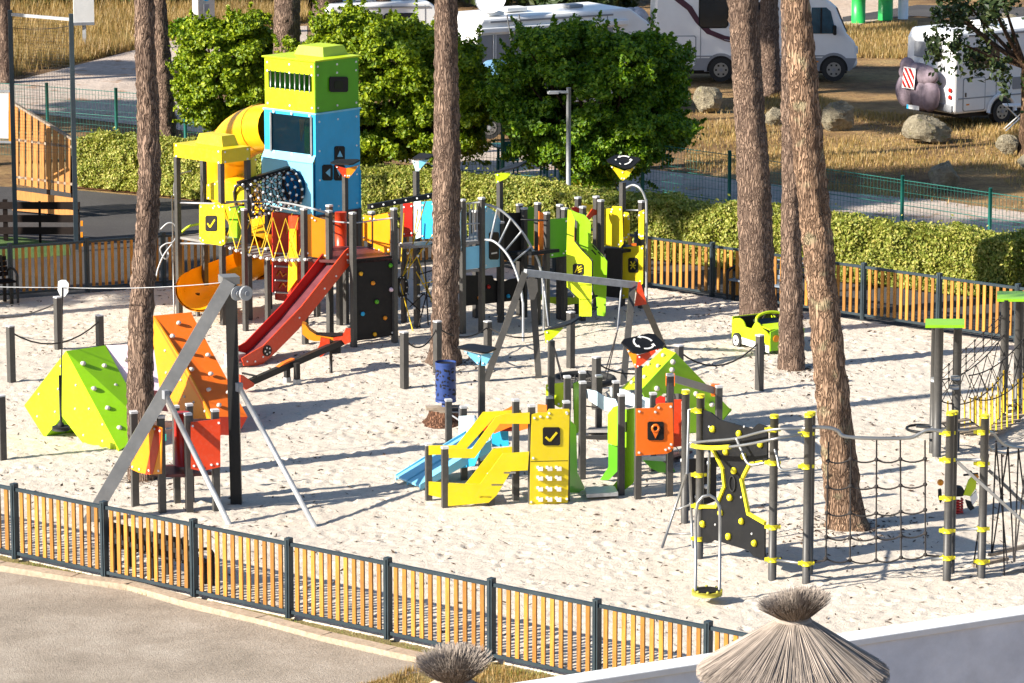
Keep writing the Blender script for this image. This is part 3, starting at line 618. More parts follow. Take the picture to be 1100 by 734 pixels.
# grass: dry tufts and weeds
def blades(name, label, poly, n, h, m, zb=-.06, wid=.012, clump=3.0):
    P = [G(x, y) for x, y in poly]; x0, x1 = min(p.x for p in P), max(p.x for p in P); y0, y1 = min(p.y for p in P), max(p.y for p in P)
    X, Y = RNG.uniform(x0, x1, n * 3), RNG.uniform(y0, y1, n * 3); ok = inpoly(X, Y, P) & (vnoise(X + 300, Y, clump, 33) + RNG.uniform(-.3, .3, n * 3) > -.08); X, Y = X[ok][:n], Y[ok][:n]; n = len(X)
    hh = h * RNG.uniform(.4, 1.25, n) * (1 + vnoise(X + 300, Y, clump * .6, 34)); a = RNG.uniform(0, 6.28, n); l = RNG.uniform(.1, .5, n) * hh
    b = np.stack([X, Y, np.full(n, zb)], 1); s = np.stack([np.cos(a + 1.57), np.sin(a + 1.57), 0 * a], 1) * wid * RNG.uniform(.6, 1.4, (n, 1)); tip = b + np.stack([np.cos(a) * l, np.sin(a) * l, hh], 1)
    o = npmesh(name, np.stack([b - s, b + s, tip], 1).reshape(-1, 3), np.arange(n * 3).reshape(n, 3), m); o['kind'] = 'stuff'; tag(o, label, 'grass')
blades('dry_grass', 'tall golden dry grass beyond the pale dirt road', [(-60, 84), (20, 80), (145, 52), (210, 40), (330, 22), (330, 6), (-60, 8)], 52000, .45, STRAW, wid=.016)
blades('dry_meadow_grass', 'short golden dry grass around the boulders and parked campers', [(735, 120), (860, 96), (930, 118), (1250, 140), (1250, 255), (1100, 228), (890, 203), (735, 180)], 30000, .13, STRAW, wid=.014)
blades('roadside_straw', 'dry straw between the far paving and the parked campers', [(880, 26), (985, 24), (985, 62), (905, 60)], 7000, .2, STRAW, wid=.016)
blades('verge_weeds', 'green weeds growing along the foot of the near fence', [(0, 594), (100, 616), (300, 661), (520, 707), (700, 745), (700, 765), (540, 724), (452, 708), (300, 670), (200, 646), (100, 624), (0, 604)], 9000, .07, GRASSG, wid=.008, clump=.9)
blades('verge_straw', 'dry straw on the verge between the gravel yard and the near fence', [(380, 735), (455, 712), (530, 712), (700, 748), (860, 790), (420, 790)], 16000, .09, STRAW, wid=.008, clump=.7)
# boulders
def boulder(label, x, y, w, h, seed):
    b = G(x, y); sc = b.y / F; rg = np.random.default_rng(seed); bm = MB(); RX, RZ = w * sc / 2, h * sc * .62
    n = 26; m = 16; V = []; cs = [(rg.normal(0, 1, 3), rg.uniform(.55, .95)) for _ in range(11)]
    for i in range(m + 1):
        th = math.pi * i / m
        for k in range(n):
            ph = 2 * math.pi * k / n; d = np.array([math.sin(th) * math.cos(ph), math.sin(th) * math.sin(ph), math.cos(th)]); r = 1.0
            for c, lim in cs:
                e = c / np.linalg.norm(c); q = d.dot(e)
                if q * r > lim: r = lim / q
            r *= 1 + .03 * rg.normal(); V.append((b.x + d[0] * RX * r * 1.12, b.y + d[1] * RX * .85 * r, RZ * .62 + d[2] * RZ * r * 1.05))
    F_ = []
    for i in range(m):
        for k in range(n): F_.append((i * n + k, i * n + (k + 1) % n, (i + 1) * n + (k + 1) % n, (i + 1) * n + k))
    bm.add(V, F_, STONE, False); o = bm.build('boulder', org=b); tag(o, label, 'boulder', 'boulders lining the camper park')
boulder('pale boulder below the rear wheel of the long white camper', 760, 119, 30, 28, 1)
boulder('dark flat faced boulder right of the grey leaning pine', 902, 138, 36, 31, 2)
boulder('big sunlit boulder under the bicycle cover of the right camper', 995, 151, 48, 29, 3)
boulder('round mossy boulder on the dry grass beside the dirt road', 1011, 203, 36, 32, 4)
boulder('grey boulder beside the overhanging tree foot under the folding table', 1082, 166, 26, 21, 5)
boulder('small boulder half hidden between the leaning pine trunks', 832, 132, 22, 18, 6)
boulder('smooth boulder at the frame edge just behind the overhanging tree', 1102, 180, 22, 16, 7)
boulder('yellowish heap of rock beyond the roof of the right camper', 1080, 38, 40, 22, 8)
# ================================================================ campers
def frame(O, ex):
    ex = Vector(ex).normalized(); ey = Vector((-ex.y, ex.x, 0)); return Matrix(((ex.x, ey.x, 0, O.x), (ex.y, ey.y, 0, O.y), (0, 0, 1, 0), (0, 0, 0, 1)))
def wheel(root, T, x, y, r, w=.22):
    k = MB(T); k.tube([(x, y, r), (x, y + w, r)], r, TYRE, 20); o = k.build('wheel', root)
    k = MB(T); k.tube([(x, y - .012, r), (x, y + .03, r)], r * .62, STEEL, 16)
    for i in range(6):
        a = i * math.pi / 3; k.box((x + math.cos(a) * r * .42, y - .014, r + math.sin(a) * r * .42), (r * .16, .012, r * .16), TYRE)
    k.tube([(x, y - .03, r), (x, y, r)], r * .16, VANG, 8); k.build('hub_cap', o)
def vslab(root, T, name, pts, m, y=-.012, th=.02, bev=0):
    k = MB(T); k.slab([(x, y, z) for x, z in pts], (0, th, 0), m); return k.build(name, root, bev=bev)
def rr2(x0, z0, x1, z1, r=.06): return [(x0 + r, z0), (x1 - r, z0), (x1, z0 + r), (x1, z1 - r), (x1 - r, z1), (x0 + r, z1), (x0, z1 - r), (x0, z0 + r)]
def window(root, T, x0, z0, x1, z1, glass=GLASS):
    o = vslab(root, T, 'window', rr2(x0 - .04, z0 - .04, x1 + .04, z1 + .04, .09), BLK, -.016, .025); vslab(o, T, 'pane', rr2(x0, z0, x1, z1), glass, -.026, .012); return o
def hatch(root, T, x0, z0, x1, z1, m=VANW):
    o = vslab(root, T, 'hatch', rr2(x0 - .03, z0 - .03, x1 + .03, z1 + .03, .05), VANG, -.006, .012); vslab(o, T, 'hatch_panel', rr2(x0, z0, x1, z1, .04), m, -.016, .012)
    k = MB(T); k.box((x0 + .06, -.03, (z0 + z1) / 2), (.03, .03, .12), BLK); k.build('handle', o)
def camper(name, label, O, ex, prof, W, wheels, skirt=None):
    T = frame(O, ex); t = thing(name, label, 'motorhome', O)
    k = MB(T); k.slab([(x, 0, z) for x, z in prof], (0, W, 0), VANW); k.build('body', t, bev=.075)
    k = MB(T); L = max(p[0] for p in prof); k.box((L / 2, W / 2, .38), (L * .9, W * .86, .3), BLK); k.build('chassis', t)
    for x, r in wheels:
        k = MB(T)                                                # arch
        k.slab([(x + math.cos(a) * r * 1.42, -.02, r + math.sin(a) * r * 1.42) for a in np.linspace(-.1, math.pi + .1, 15)] , (0, .03, 0), VANG); k.slab([(x + math.cos(a) * r * 1.2, -.026, r + math.sin(a) * r * 1.2) for a in np.linspace(-.1, math.pi + .1, 15)], (0, .03, 0), BLK); k.build('wheel_arch', t)
        wheel(t, T, x, -.05, r); wheel(t, T, x, W - .17, r)
    k = MB(T); k.box((L * .3, W * .5, max(p[1] for p in prof) + .05), (.7, .5, .12), WHITE); k.box((L * .62, W * .5, max(p[1] for p in prof) + .04), (.5, .5, .1), VANG); k.build('roof_vent', t, bev=.03)
    k = MB(T); hh = max(p[1] for p in prof)                       # panel joints, rub rail, marker lamps
    for x in (L * .235, L * .46, L * .7): k.box((x, -.004, hh * .58), (.022, .012, hh * .72), VANG)
    k.box((L * .45, -.008, .80), (L * .86, .02, .035), VANG); k.box((L * .4, -.012, hh - .16), (L * .66, .03, .05), VANG); k.build('trim', t)
    k = MB(T)
    for x in (.5, L * .33, L * .55, L * .8): k.box((x, -.014, .62), (.11, .02, .04), AMB)
    k.build('marker_lamps', t); k = MB(T); k.box((L * .58, -.02, 1.25), (.34, .02, .26), VANG)
    for q in range(4): k.box((L * .58, -.034, 1.16 + q * .06), (.3, .012, .02), BLK)
    k.build('vent_grille', t)
    return t, T
def cover_lumps(T, balls, m):
    k = MB(T)
    for x, y, z, r, s in balls: k.ball((x, y, z), r, m, s, 18, 12, .012)
    return k
# white camper with the maroon swoosh
O = G(700, 88); t, T = camper('motorhome', 'long white camper with a maroon swoosh and grey skirt behind the large round tree', O, (1, .03, 0),
    [(0, .42), (.12, 2.75), (.2, 2.95), (4.6, 2.95), (5.15, 2.86), (5.75, 2.35), (6.12, 1.5), (6.4, 1.2), (6.48, .5), (6.3, .36), (.1, .36)], 2.25, [(2.17, .37), (5.72, .37)])
vslab(t, T, 'skirt', [(.02, .36), (6.3, .36), (6.44, .72), (5.0, .74), (1.6, .74), (.03, .68)], VANG, -.01, .02)
vslab(t, T, 'swoosh', [(.62, 2.62), (.95, 2.6), (1.25, 2.36), (1.5, 1.95), (1.85, 1.62), (2.3, 1.44), (2.85, 1.35), (2.85, 1.25), (2.25, 1.33), (1.72, 1.5), (1.36, 1.86), (1.1, 2.25), (.8, 2.48)], VMAR, -.012, .02)
vslab(t, T, 'swoosh', [(1.7, 1.52), (2.3, 1.27), (2.85, 1.16), (2.85, 1.2), (2.3, 1.31)], VMAR, -.016, .02)
window(t, T, 1.5, 1.72, 2.36, 2.75); window(t, T, 3.1, 1.75, 3.9, 2.45); hatch(t, T, .72, .5, 1.36, 1.42)
vslab(t, T, 'cab_window', [(5.0, 1.5), (5.78, 1.5), (5.6, 2.2), (5.46, 2.32), (5.0, 2.32)], BGLASS, -.016, .025)
vslab(t, T, 'door_pillar', [(5.28, 1.5), (5.33, 1.5), (5.33, 2.32), (5.28, 2.32)], BLK, -.022, .02)
k = MB(T); k.slab([(5.8, .1, 2.3), (6.13, .1, 1.53), (6.13, 2.15, 1.53), (5.8, 2.15, 2.3)], (.02, 0, .01), GLASS); k.build('windscreen', t)
k = MB(T); k.box((6.47, .35, .95), (.06, .4, .2), WHITE); k.build('headlight', t)
k = MB(T); k.box((5.72, -.14, 1.62), (.1, .2, .3), BLK); k.build('mirror', t, bev=.03)
k = MB(T); k.box((.0, .12, .86), (.05, .14, .3), RED); k.build('tail_light', t)
k = cover_lumps(T, [(-.35, .75, 1.75, .62, (.55, 1.1, .8)), (-.38, 1.5, 1.7, .6, (.5, 1, .85)), (-.4, 1.1, 1.15, .5, (.5, 1.3, .7)), (-.62, .9, 2.05, .34, (.7, .9, .6))], GCLOTH)
o = k.build('bicycle_cover', org=O + Vector((-.4, 1, 1))); tag(o, 'pale grey bicycle cover on the back of the long white camper', 'bicycle cover')
k = MB(T); k.slab([(-.80, .55, 1.75), (-.80, 1.0, 1.75), (-.70, 1.0, 2.2), (-.70, .55, 2.2)], (.012, 0, 0), WHITE); k.slab([(-.815, .6, 1.8), (-.815, .75, 1.8), (-.715, .95, 2.15), (-.715, .8, 2.15)], (.01, 0, 0), RED); k.build('warning_sign', o)
# right-hand camper seen from its rear corner
O = G(1024, 137); t, T = camper('motorhome', 'white camper at the right with its rear corner and bicycle cover towards the viewer', O, (.84, .54, 0),
    [(0, .42), (.02, 2.4), (.18, 2.68), (5.0, 2.75), (5.6, 2.6), (6.2, 1.5), (6.6, 1.1), (6.6, .42), (.1, .36)], 2.2, [(1.75, .34), (5.4, .34)])
vslab(t, T, 'window', rr2(.5, 1.62, 1.65, 2.25), GLASS, -.016, .025); hatch(t, T, .35, .45, 1.12, 1.36); vslab(t, T, 'vent_panel', rr2(2.15, .95, 2.75, 1.3, .03), VANG, -.016, .02)
k = MB(T); k.tube([(1.75 + math.cos(a) * .5, -.03, .34 + math.sin(a) * .5) for a in np.linspace(0, math.pi, 14)], .06, VANW, 6); k.build('wheel_trim', t)
k = MB(T); k.box((-.01, 1.1, .52), (.08, 2.1, .22), VANG); k.build('bumper', t, bev=.03)
k = MB(T)
for y in (.14, 2.06):
    for z in (.85, 1.05): k.disc((-.03, y, z), (-1, 0, 0), .07, .02, RED, 12)
k.build('tail_light', t)
k = MB(T); k.box((-.02, 1.2, 2.1), (.03, 1.2, .45), VANG); k.build('rear_window', t, bev=.02)
k = cover_lumps(T, [(-.3, 1.05, .85, .44, (.6, 1.05, 1.05)), (-.3, 1.75, .9, .45, (.6, .95, 1.1)), (-.28, .72, .85, .42, (.6, .8, 1.1)), (-.3, 1.25, 1.42, .46, (.5, 1.9, .72)), (-.3, 1.75, 1.62, .3, (.5, 1.0, .8))], CLOTH)
o = k.build('bicycle_cover', org=G(990, 145)); tag(o, 'mauve bicycle cover with a striped warning sign on the right camper', 'bicycle cover')
k = MB(T); a, b, c, d = (-.62, 1.05, 1.02), (-.62, 1.6, 1.02), (-.56, 1.6, 1.62), (-.56, 1.05, 1.62); k.slab([a, b, c, d], (.012, 0, 0), WHITE)
def lp(u, v): return tuple(np.array(a) * (1 - u) * (1 - v) + np.array(b) * u * (1 - v) + np.array(c) * u * v + np.array(d) * (1 - u) * v + np.array([-.008, 0, 0]))
for q in (-.6, -.2, .2, .6):
    pts = [(min(1, max(0, u)), min(1, max(0, v))) for u, v in ((max(0, q + .0), max(0, -q)), (max(0, q + .2), max(0, -q - .2)), (min(1, q + 1.2), min(1, 1 - q - .2)), (min(1, q + 1.0), min(1, 1 - q)))]
    k.slab([lp(.04 + .92 * u, .04 + .92 * v) for u, v in pts], (-.006, 0, 0), RED)
k.build('warning_sign', o)
k = MB(T); k.slab([(-.5, .95, .42), (-.5, 1.5, .42), (-.5, 1.5, .54), (-.5, .95, .54)], (.02, 0, 0), WHITE); k.slab([(-.505, 1.42, .42), (-.505, 1.5, .42), (-.505, 1.5, .54), (-.505, 1.42, .54)], (.004, 0, 0), BLUE); k.build('number_plate', t)
# folding table by its wheel
b = G(1085, 140); t2 = thing('folding_table', 'white folding camping table with crossed legs beside the right camper', 'table', b)
k = MB(); k.box((b.x + .25, b.y, .72), (.9, .5, .03), WHITE); k.build('table_top', t2)
for s in (-1, 1):
    k = MB(); k.tube([(b.x - .15, b.y + .2 * s, 0), (b.x + .6, b.y + .2 * s, .7)], .02, WHITE, 6); k.tube([(b.x + .6, b.y + .2 * s, 0), (b.x - .15, b.y + .2 * s, .7)], .02, WHITE, 6); k.build('leg', t2)
# caravan with ladder and dish
O = G(512, 134); t, T = camper('motorhome', 'white caravan with a roof ladder rising between the two leafy trees', O, (.86, .51, 0),
    [(0, .42), (.0, 2.75), (.2, 3.02), (5.2, 3.08), (5.9, 2.6), (6.3, 1.2), (6.3, .42), (.1, .36)], 2.3, [(1.6, .34), (5.2, .34)])
vslab(t, T, 'door_frame', [(.08, .6), (.5, .6), (.5, 2.5), (.08, 2.5)], VANG, -.014, .02); vslab(t, T, 'side_band', [(.03, 1.0), (4.6, 1.0), (4.6, 2.55), (.03, 2.55)], VANG, -.008, .012)
window(t, T, 1.65, 1.75, 2.35, 2.15, VANW); k = MB(T); k.box((2.6, -.04, 2.68), (5.0, .12, .16), VANW); k.build('awning', t, bev=.03)
k = MB(T)
for x in (.55, .62): k.box((x, -.03, 1.6), (.025, .03, 1.9), WHITE)
k.build('door_trim', t)
lad = thing('ladder', 'slim steel ladder leaning on the roof edge of the white caravan', 'ladder', T @ Vector((1.0, -.5, 0)))
k = MB(T)
for x in (.95, 1.35): k.tube([(x + .25, -.75, 0), (x, -.1, 3.1)], .022, GALV, 6)
k.build('stile', lad); k = MB(T)
for i in range(10): f = (i + .5) / 10; k.tube([(1.2 - .25 * f, -.75 + .65 * f, 3.1 * f), (1.6 - .25 * f, -.75 + .65 * f, 3.1 * f)], .016, GALV, 5)
k.build('rung', lad)
dsh = thing('satellite_dish', 'round pale satellite dish on the roof of the white caravan', 'satellite dish', T @ Vector((.9, .6, 3.05)))
k = MB(T); k.box((.9, .6, 3.1), (.5, .4, .1), WHITE); k.tube([(.9, .6, 3.1), (.9, .6, 3.4)], .04, VANG, 6); k.build('mount', dsh)
c = T @ Vector((.75, .45, 3.55)); dn = Vector((-.25, -.9, .35)).normalized(); vs, fs = [], []; x_ = dn.cross(Vector((0, 0, 1))).normalized(); u_ = x_.cross(dn)
for i in range(6):
    rr = .46 * i / 5
    for q in range(24): a = 2 * math.pi * q / 24; vs.append(c + (x_ * math.cos(a) + u_ * math.sin(a)) * rr + dn * (rr * rr * .45 - .05))
for i in range(5):
    for q in range(24): fs.append((i * 24 + q, i * 24 + (q + 1) % 24, i * 24 + 24 + (q + 1) % 24, i * 24 + 24 + q))
k = MB(); k.add(vs, fs, WHITE, True); k.tube([c + (x_ * math.cos(a) + u_ * math.sin(a)) * .46 + dn * .045 for a in np.linspace(0, 6.283, 25)[:-1]], .012, VANG, 5, closed=True); k.tube([c + u_ * -.4, c + dn * .4 + u_ * -.1], .012, VANG, 5); k.build('dish', dsh)
# van further behind
O = G(352, 66); t, T = camper('motorhome', 'pale van whose roof shows above the wide leafy tree', O, (.98, .2, 0), [(0, .42), (.0, 1.65), (.15, 1.85), (3.4, 1.9), (4.0, 1.4), (4.6, 1.1), (4.65, .42), (.1, .36)], 1.9, [(.9, .32), (3.8, .32)])
window(t, T, .6, 1.15, 1.6, 1.5); window(t, T, 1.9, 1.15, 2.9, 1.5)
# blue tarp
b = G(524, 150); o = thing('covered_trailer', 'small trailer under a light blue tarp between the leafy trees', 'trailer', b)
k = MB(); P = [A(508, 104, b.y), A(546, 112, b.y), A(546, 78, b.y), A(530, 70, b.y), A(513, 72, b.y), A(508, 84, b.y)]; k.slab(P, (0.2, 1.6, 0), BCLOTH); k.build('tarp', o, bev=.08)
k = MB(); k.box((b.x + .05, b.y + .8, .8), (.9, 1.3, .5), VANG); k.build('trailer_bed', o); T = frame(Vector((b.x - .4, b.y + .1, 0)), (1, 0, 0)); wheel(o, T, .45, -.02, .32); wheel(o, T, .45, 1.4, .32)
# green garden furniture behind the mesh fence
b = G(560, 186); o = thing('garden_table', 'dark green garden table in the shade behind the mesh fence', 'table', b)
k = MB(); k.box((b.x, b.y, .74), (1.5, .9, .05), MESHG, .3); k.build('table_top', o, bev=.01)
for sx in (-1, 1):
    for sy in (-1, 1): k = MB(); k.box((b.x + sx * .6, b.y + sy * .32 + sx * .18, .36), (.06, .06, .72), MESHG, .3); k.build('leg', o)
def chair(label, x, y, yaw):
    b = G(x, y); T = Matrix.Translation(b) @ Matrix.Rotation(yaw, 4, 'Z'); o = thing('garden_chair', label, 'chair', b, 'green garden chairs behind the mesh fence')
    k = MB(T); k.box((0, 0, .43), (.5, .48, .04), MESHG); k.build('seat', o, bev=.01)
    k = MB(T); k.beam((0, .23, .42), (0, .34, .95), .48, .03, MESHG, (0, 1, 0)); k.build('backrest', o)
    for s in (-1, 1):
        for q in (-1, 1): k = MB(T); k.box((s * .22, q * .2, .21), (.04, .04, .42), MESHG); k.build('leg', o)
chair('green garden chair at the near side of the shaded garden table', 545, 189, 3.4); chair('green garden chair to the right of the shaded garden table', 592, 192, -1.2)
# ================================================================ far street furniture
def pillar(name, label, x, y, top, w, m, cat, extra=None):
    b = G(x, y); z = hgt(b, top); t = thing(name, label, cat, b); k = MB(); k.tube([(b.x, b.y, -.05), (b.x, b.y, z)], w * b.y / F / 2, m, 18); k.build('body', t)
    k = MB(); k.tube([(b.x, b.y, z), (b.x, b.y, z + .12)], w * b.y / F / 2 * .9, m, 18); k.build('lid', t); k = MB(); k.box((b.x + .02, b.y - w * b.y / F / 2 - .005, 1.0), (.3, .03, .2), WHITE if extra else BLK); k.build('opening', t)
GRN = mat('bin_green', (0.02, 0.4, 0.07), 0.4); KIO = mat('kiosk_grey', (0.5, 0.47, 0.43), 0.6)
pillar('recycling_bin', 'bright green upright recycling column on the far paving, left one of two', 922, 23, -22, 15, GRN, 'recycling bin', 1)
pillar('recycling_bin', 'bright green upright recycling column beside the far road, right one of two', 951, 20, -24, 16, GRN, 'recycling bin', 1)
pillar('recycling_bin', 'whitish recycling column next to the drooping leaves', 970, 19, -24, 11, WHITE, 'recycling bin')
b = G(219, 37); t = thing('pay_kiosk', 'pale grey upright kiosk with a round blue sign by the dry grass', 'kiosk', b); sc = b.y / F
k = MB(); k.box((b.x, b.y, 1.1), (20 * sc, .5, 2.3), KIO, .5); k.build('body', t, bev=.02)
k = MB(); k.disc((b.x + .14, b.y - .42, 1.32), (.48, -.87, 0), .12, .02, BLUE); k.build('sign_disc', t); k = MB(); k.box((b.x + .14, b.y - .40, .95), (.2, .02, .3), VANG, .5); k.build('screen', t)
b = G(91, 54); sc = b.y / F; t = thing('info_board', 'white information board on a post in the tall dry grass', 'sign', b)
k = MB(); k.box((b.x, b.y, .6), (.12, .12, 1.3), GALV); k.build('post', t); k = MB(); k.box((b.x, b.y - .05, 1.65), (22 * sc, .08, 1.5), WHITE, .25); k.build('board', t); k = MB(); k.box((b.x, b.y - .07, .9), (22.4 * sc, .1, .1), VANG, .25); k.build('board_edge', t)
# street lamp
b = G(610.5, 246); t = thing('street_lamp', 'slim grey street lamp with a short flat arm before the large round tree', 'street lamp', b); z = hgt(b, 98); sc = b.y / F
k = MB(); k.tube([(b.x, b.y, -.1), (b.x, b.y, z + .08)], .055, GALV, 10); k.build('pole', t); e = A(590, 99, b.y - .1); k = MB(); k.beam((b.x, b.y, z - .02), e, .1, .05, GALV); k.build('arm', t); k = MB(); k.beam(Vector(e).lerp(Vector((b.x, b.y, z)), .45) - Vector((0, 0, .02)), e - Vector((.03, 0, .02)), .16, .05, GALV); k.build('lamp_head', t)
# ================================================================ ball court at the left
cA, cB = G(17, 262), G(82, 268); zt = hgt(cA, 15)
t = thing('ball_court_frame', 'tall blue grey steel court frame with fine netting beside the asphalt path', 'court frame', cA); CM = mat('court_steel', (0.04, 0.06, 0.075), 0.4, 0.2)
for p, ty in ((cA, 11), (cB, 15)):
    k = MB(); k.box((p.x, p.y, hgt(p, ty) / 2), (.1, .1, hgt(p, ty)), CM, .2); k.build('post', t)
k = MB(); za, zb = hgt(cA, 15.5), hgt(cB, 21); k.beam((cA.x, cA.y, za), (cB.x, cB.y, zb), .05, .07, GALV); k.build('top_beam', t)
k = MB()
for i in range(1, 24):
    f = i / 24; p = cA.lerp(cB, f); k.tube([(p.x, p.y, 1.6 + .5 * (1 - f)), (p.x, p.y, za - .1)], .003, ROPE, 3, cap=False)
for zz in np.arange(2.2, za, .075): k.tube([(cA.x, cA.y, zz), (cB.x, cB.y, zz)], .003, ROPE, 3, cap=False)
k.tube(sag((cA.x, cA.y, za - .3), (cB.x, cB.y, zb - .14), .06), .008, ROPE, 4); k.build('netting', t)
f = pl(G(14, 226), G(79, 232)); t = thing('wood_ramp_screen', 'honey coloured wood slat screen with a sloping top behind the steel court frame', 'screen', G(14, 226))
k = MB(); xs = np.linspace(15, 78, 10)[:-1]
for i, x in enumerate(xs):
    tp = 113 + (x - 15) * .59; on(f, [(x, tp), (x + 4.9, tp + 2.8), (x + 4.9, 198.5 + (x - 15) * .16), (x, 197.5 + (x - 15) * .16)], .02, LSLAT, k, .03)
k.build('slats', t); k = MB(); k.beam(f(15, 111), f(79, 150), .1, .05, WOODG); k.build('top_rail', t)
k = MB()
for y in (150, 190): k.beam(f(16, y), f(78, y + 8), .04, .06, WOODG)
k.build('cross_rail', t); k = MB(); on(f, [(14, 204), (80, 213), (80, 223), (14, 214)], .02, LSLAT, k, .03); on(f, [(14, 217), (80, 226), (80, 232), (14, 226)], .03, LSLAT, k, .03); k.build('kick_board', t)
for x in (15, 52, 78): k = MB(); p = f(x, 222); k.box((p.x, p.y + .08, .7), (.08, .08, 1.5), DSLAT); k.build('post', t)
f = pl(G(-110, 250), G(86, 262)); t = thing('board_fence', 'low dark brown board fence around the green turf pitch', 'fence', G(-10, 256))
k = MB()
for y in (222, 236, 249): on(f, [(-110, y - 5), (-110, y + 2), (86, y + 3), (86, y - 5)], .03, DSLAT, k, .03)
k.build('boards', t)
for x in (-80, 6, 43, 83): p = f(x, 256); k = MB(); k.box((p.x, p.y + .05, .45), (.1 if x != 43 else .05, .1, .96), DSLAT); k.build('post', t)
for i, y in enumerate((240, 252, 262)): p = f(87, y); k = MB(); k.box((p.x + .02, p.y - .02, p.z), (.05, .05, .12), AMB); k.build('reflector', t)
f = pl(G(-40, 236), G(11, 236)); t = thing('basket_backboard', 'white rectangular backboard on a steel frame at the court edge', 'backboard', G(0, 236)); k = MB(); on(f, [(-40, 100), (9, 100), (9, 149), (-40, 147)], .0, WHITE, k, .03); k.build('board', t)
k = MB(); k.beam(f(-40, 98), f(14, 98), .05, .05, GALV); k.beam(f(-40, 151), f(14, 153), .05, .05, GALV); k.beam(f(11, 98), f(11, 152), .06, .03, AMB); k.build('frame', t); k = MB(); p = f(-20, 236); k.box((p.x, p.y + .1, 1.5), (.12, .12, 3), CM); k.build('post', t)
# ================================================================ big tower with turret, tube slide, bridge and red slide
tw = thing('play_tower', 'tall play tower with green top, blue cabin, yellow roofed turret and red slide', 'play tower', G(340, 341))
Ta, Tb, Tc, Td = G(286.5, 332), G(341, 341), G(388, 331.5), G(334, 323)
fl_, fr_ = pl(Ta, Tb), pl(Tb, Tc)
z0, z1, z2, z3 = hgt(Tb, 232), hgt(Tb, 124), hgt(Tb, 120), hgt(Tb, 67)
def ring(P, z): return [Vector((p.x, p.y, z)) for p in P]
P4 = [Ta, Tb, Tc, Td]; ctr = sum(P4, Vector()) / 4
# blue cabin
for (a, b, f, nm) in ((Tb, Tc, fr_, 'right'),):
    k = MB(); pts = [Vector((a.x, a.y, z0)), Vector((b.x, b.y, z0)), Vector((b.x, b.y, z1)), Vector((a.x, a.y, z1))]; k.slab(pts, -f.n * .03, BLUE)
    for i in range(3):
        for j in range(4): q = pts[0].lerp(pts[1], .08 + .42 * i).lerp(pts[3].lerp(pts[2], .08 + .42 * i), .06 + .29 * j); k.disc(q, f.n, .022, .014, BOLT, 6)
    pr = k.build('cabin_panel', tw)
    icon(pr, f, (359, 157, 370, 174), polys=[[(361.5, 168.5), (364.5, 162), (367.5, 168.5)]], m=LBLUE); icon(pr, f, (346, 177, 357, 194), polys=[[(354, 181), (349, 185.5), (354, 190)]], m=LBLUE); icon(pr, f, (358.5, 177, 370, 194), polys=[[(361, 182), (367, 182), (364, 189)]], m=LBLUE)
f = fl_; k = MB()
def flp(u, z): return Vector((Ta.x + (Tb.x - Ta.x) * u, Ta.y + (Tb.y - Ta.y) * u, z))
zw0, zw1 = hgt(Tb, 167), hgt(Tb, 127)
for u0, u1, za, zb in ((0, .13, zw0, z1), (.94, 1, zw0, z1), (.13, .94, zw1, z1)): k.slab([flp(u0, za), flp(u1, za), flp(u1, zb), flp(u0, zb)], -f.n * .03, BLUE)
wf = k.build('window_frame', tw)
k = MB(); k.slab([flp(.13, zw0), flp(.94, zw0), flp(.94, zw1), flp(.13, zw1)], -f.n * .008, SGLASS); k.build('pane', wf); k = MB(); q = -f.n * .12; k.slab([flp(.60, zw1 - .05) + q, flp(.70, zw1 - .05) + q, flp(.69, zw1 - .3) + q, flp(.63, zw1 - .55) + q], -f.n * .02, ORG); q = -f.n * .5; k.slab([flp(.45, zw0 - .3) + q, flp(.55, zw0 - .3) + q, flp(.55, zw1) + q, flp(.45, zw1) + q], -f.n * .04, GREEN); k.build('inner_board', tw)
k = MB()
for u in (.14, .93): k.beam(flp(u, zw0 - .02) + f.n * .03, flp(u, zw1 + .02) + f.n * .03, .035, .035, GALV)
for u in (.2, .55, .9): k.disc(flp(u, zw0 - .03), f.n, .03, .03, BOLT, 6); k.disc(flp(u, zw1 + .04), f.n, .03, .03, BOLT, 6)
k.build('window_bar', wf)
k = MB()                                                        # sloped sill and lower board with a port hole, blue paled to look sunlit
so = f.n * .10
k.slab([flp(0, zw0), flp(1, zw0), flp(1, zw0 - .16) + so, flp(0, zw0 - .16) + so], Vector((0, 0, -.02)), LBLUE)
hu, hz, hr = .62, hgt(Tb, 203), .36
pin, pout = [], []
for q in range(24):
    a = 2 * math.pi * q / 24; L = (Tb - Ta).length; pin.append(flp(hu + math.cos(a) * hr / L, hz + math.sin(a) * hr) + so)
    cu, cz = math.cos(a), math.sin(a); s = 1 / max(abs(cu), abs(cz)); uu = hu + cu * s * 1.2 ; vz = hz + cz * s * .8
    pout.append(flp(min(1, max(0, uu)), min(zw0 - .16, max(z0, vz))) + so)
for q in range(24): k.slab([pin[q], pin[(q + 1) % 24], pout[(q + 1) % 24], pout[q]], -f.n * .03, LBLUE)
k.build('cabin_panel', tw)
k = MB(); k.slab([flp(0, z0), flp(0, z1), flp(0, z1) + (Td - Ta), flp(0, z0) + (Td - Ta)], Vector((.02, .02, 0)), BLUE); k.slab([Vector((Td.x, Td.y, z0)), Vector((Tc.x, Tc.y, z0)), Vector((Tc.x, Tc.y, z0 + .8)), Vector((Td.x, Td.y, z0 + .8))], Vector((.02, -.02, 0)), BLUE); k.build('cabin_panel', tw)  # back board kept low, shaped to let daylight into the cabin
k = MB(); k.slab(ring(P4, z0 + .02), (0, 0, -.06), MAROON); k.slab(ring([p + (p - ctr) * .03 for p in P4], z1 + .002), (0, 0, .035), LBLUE); k.build('floor', tw)
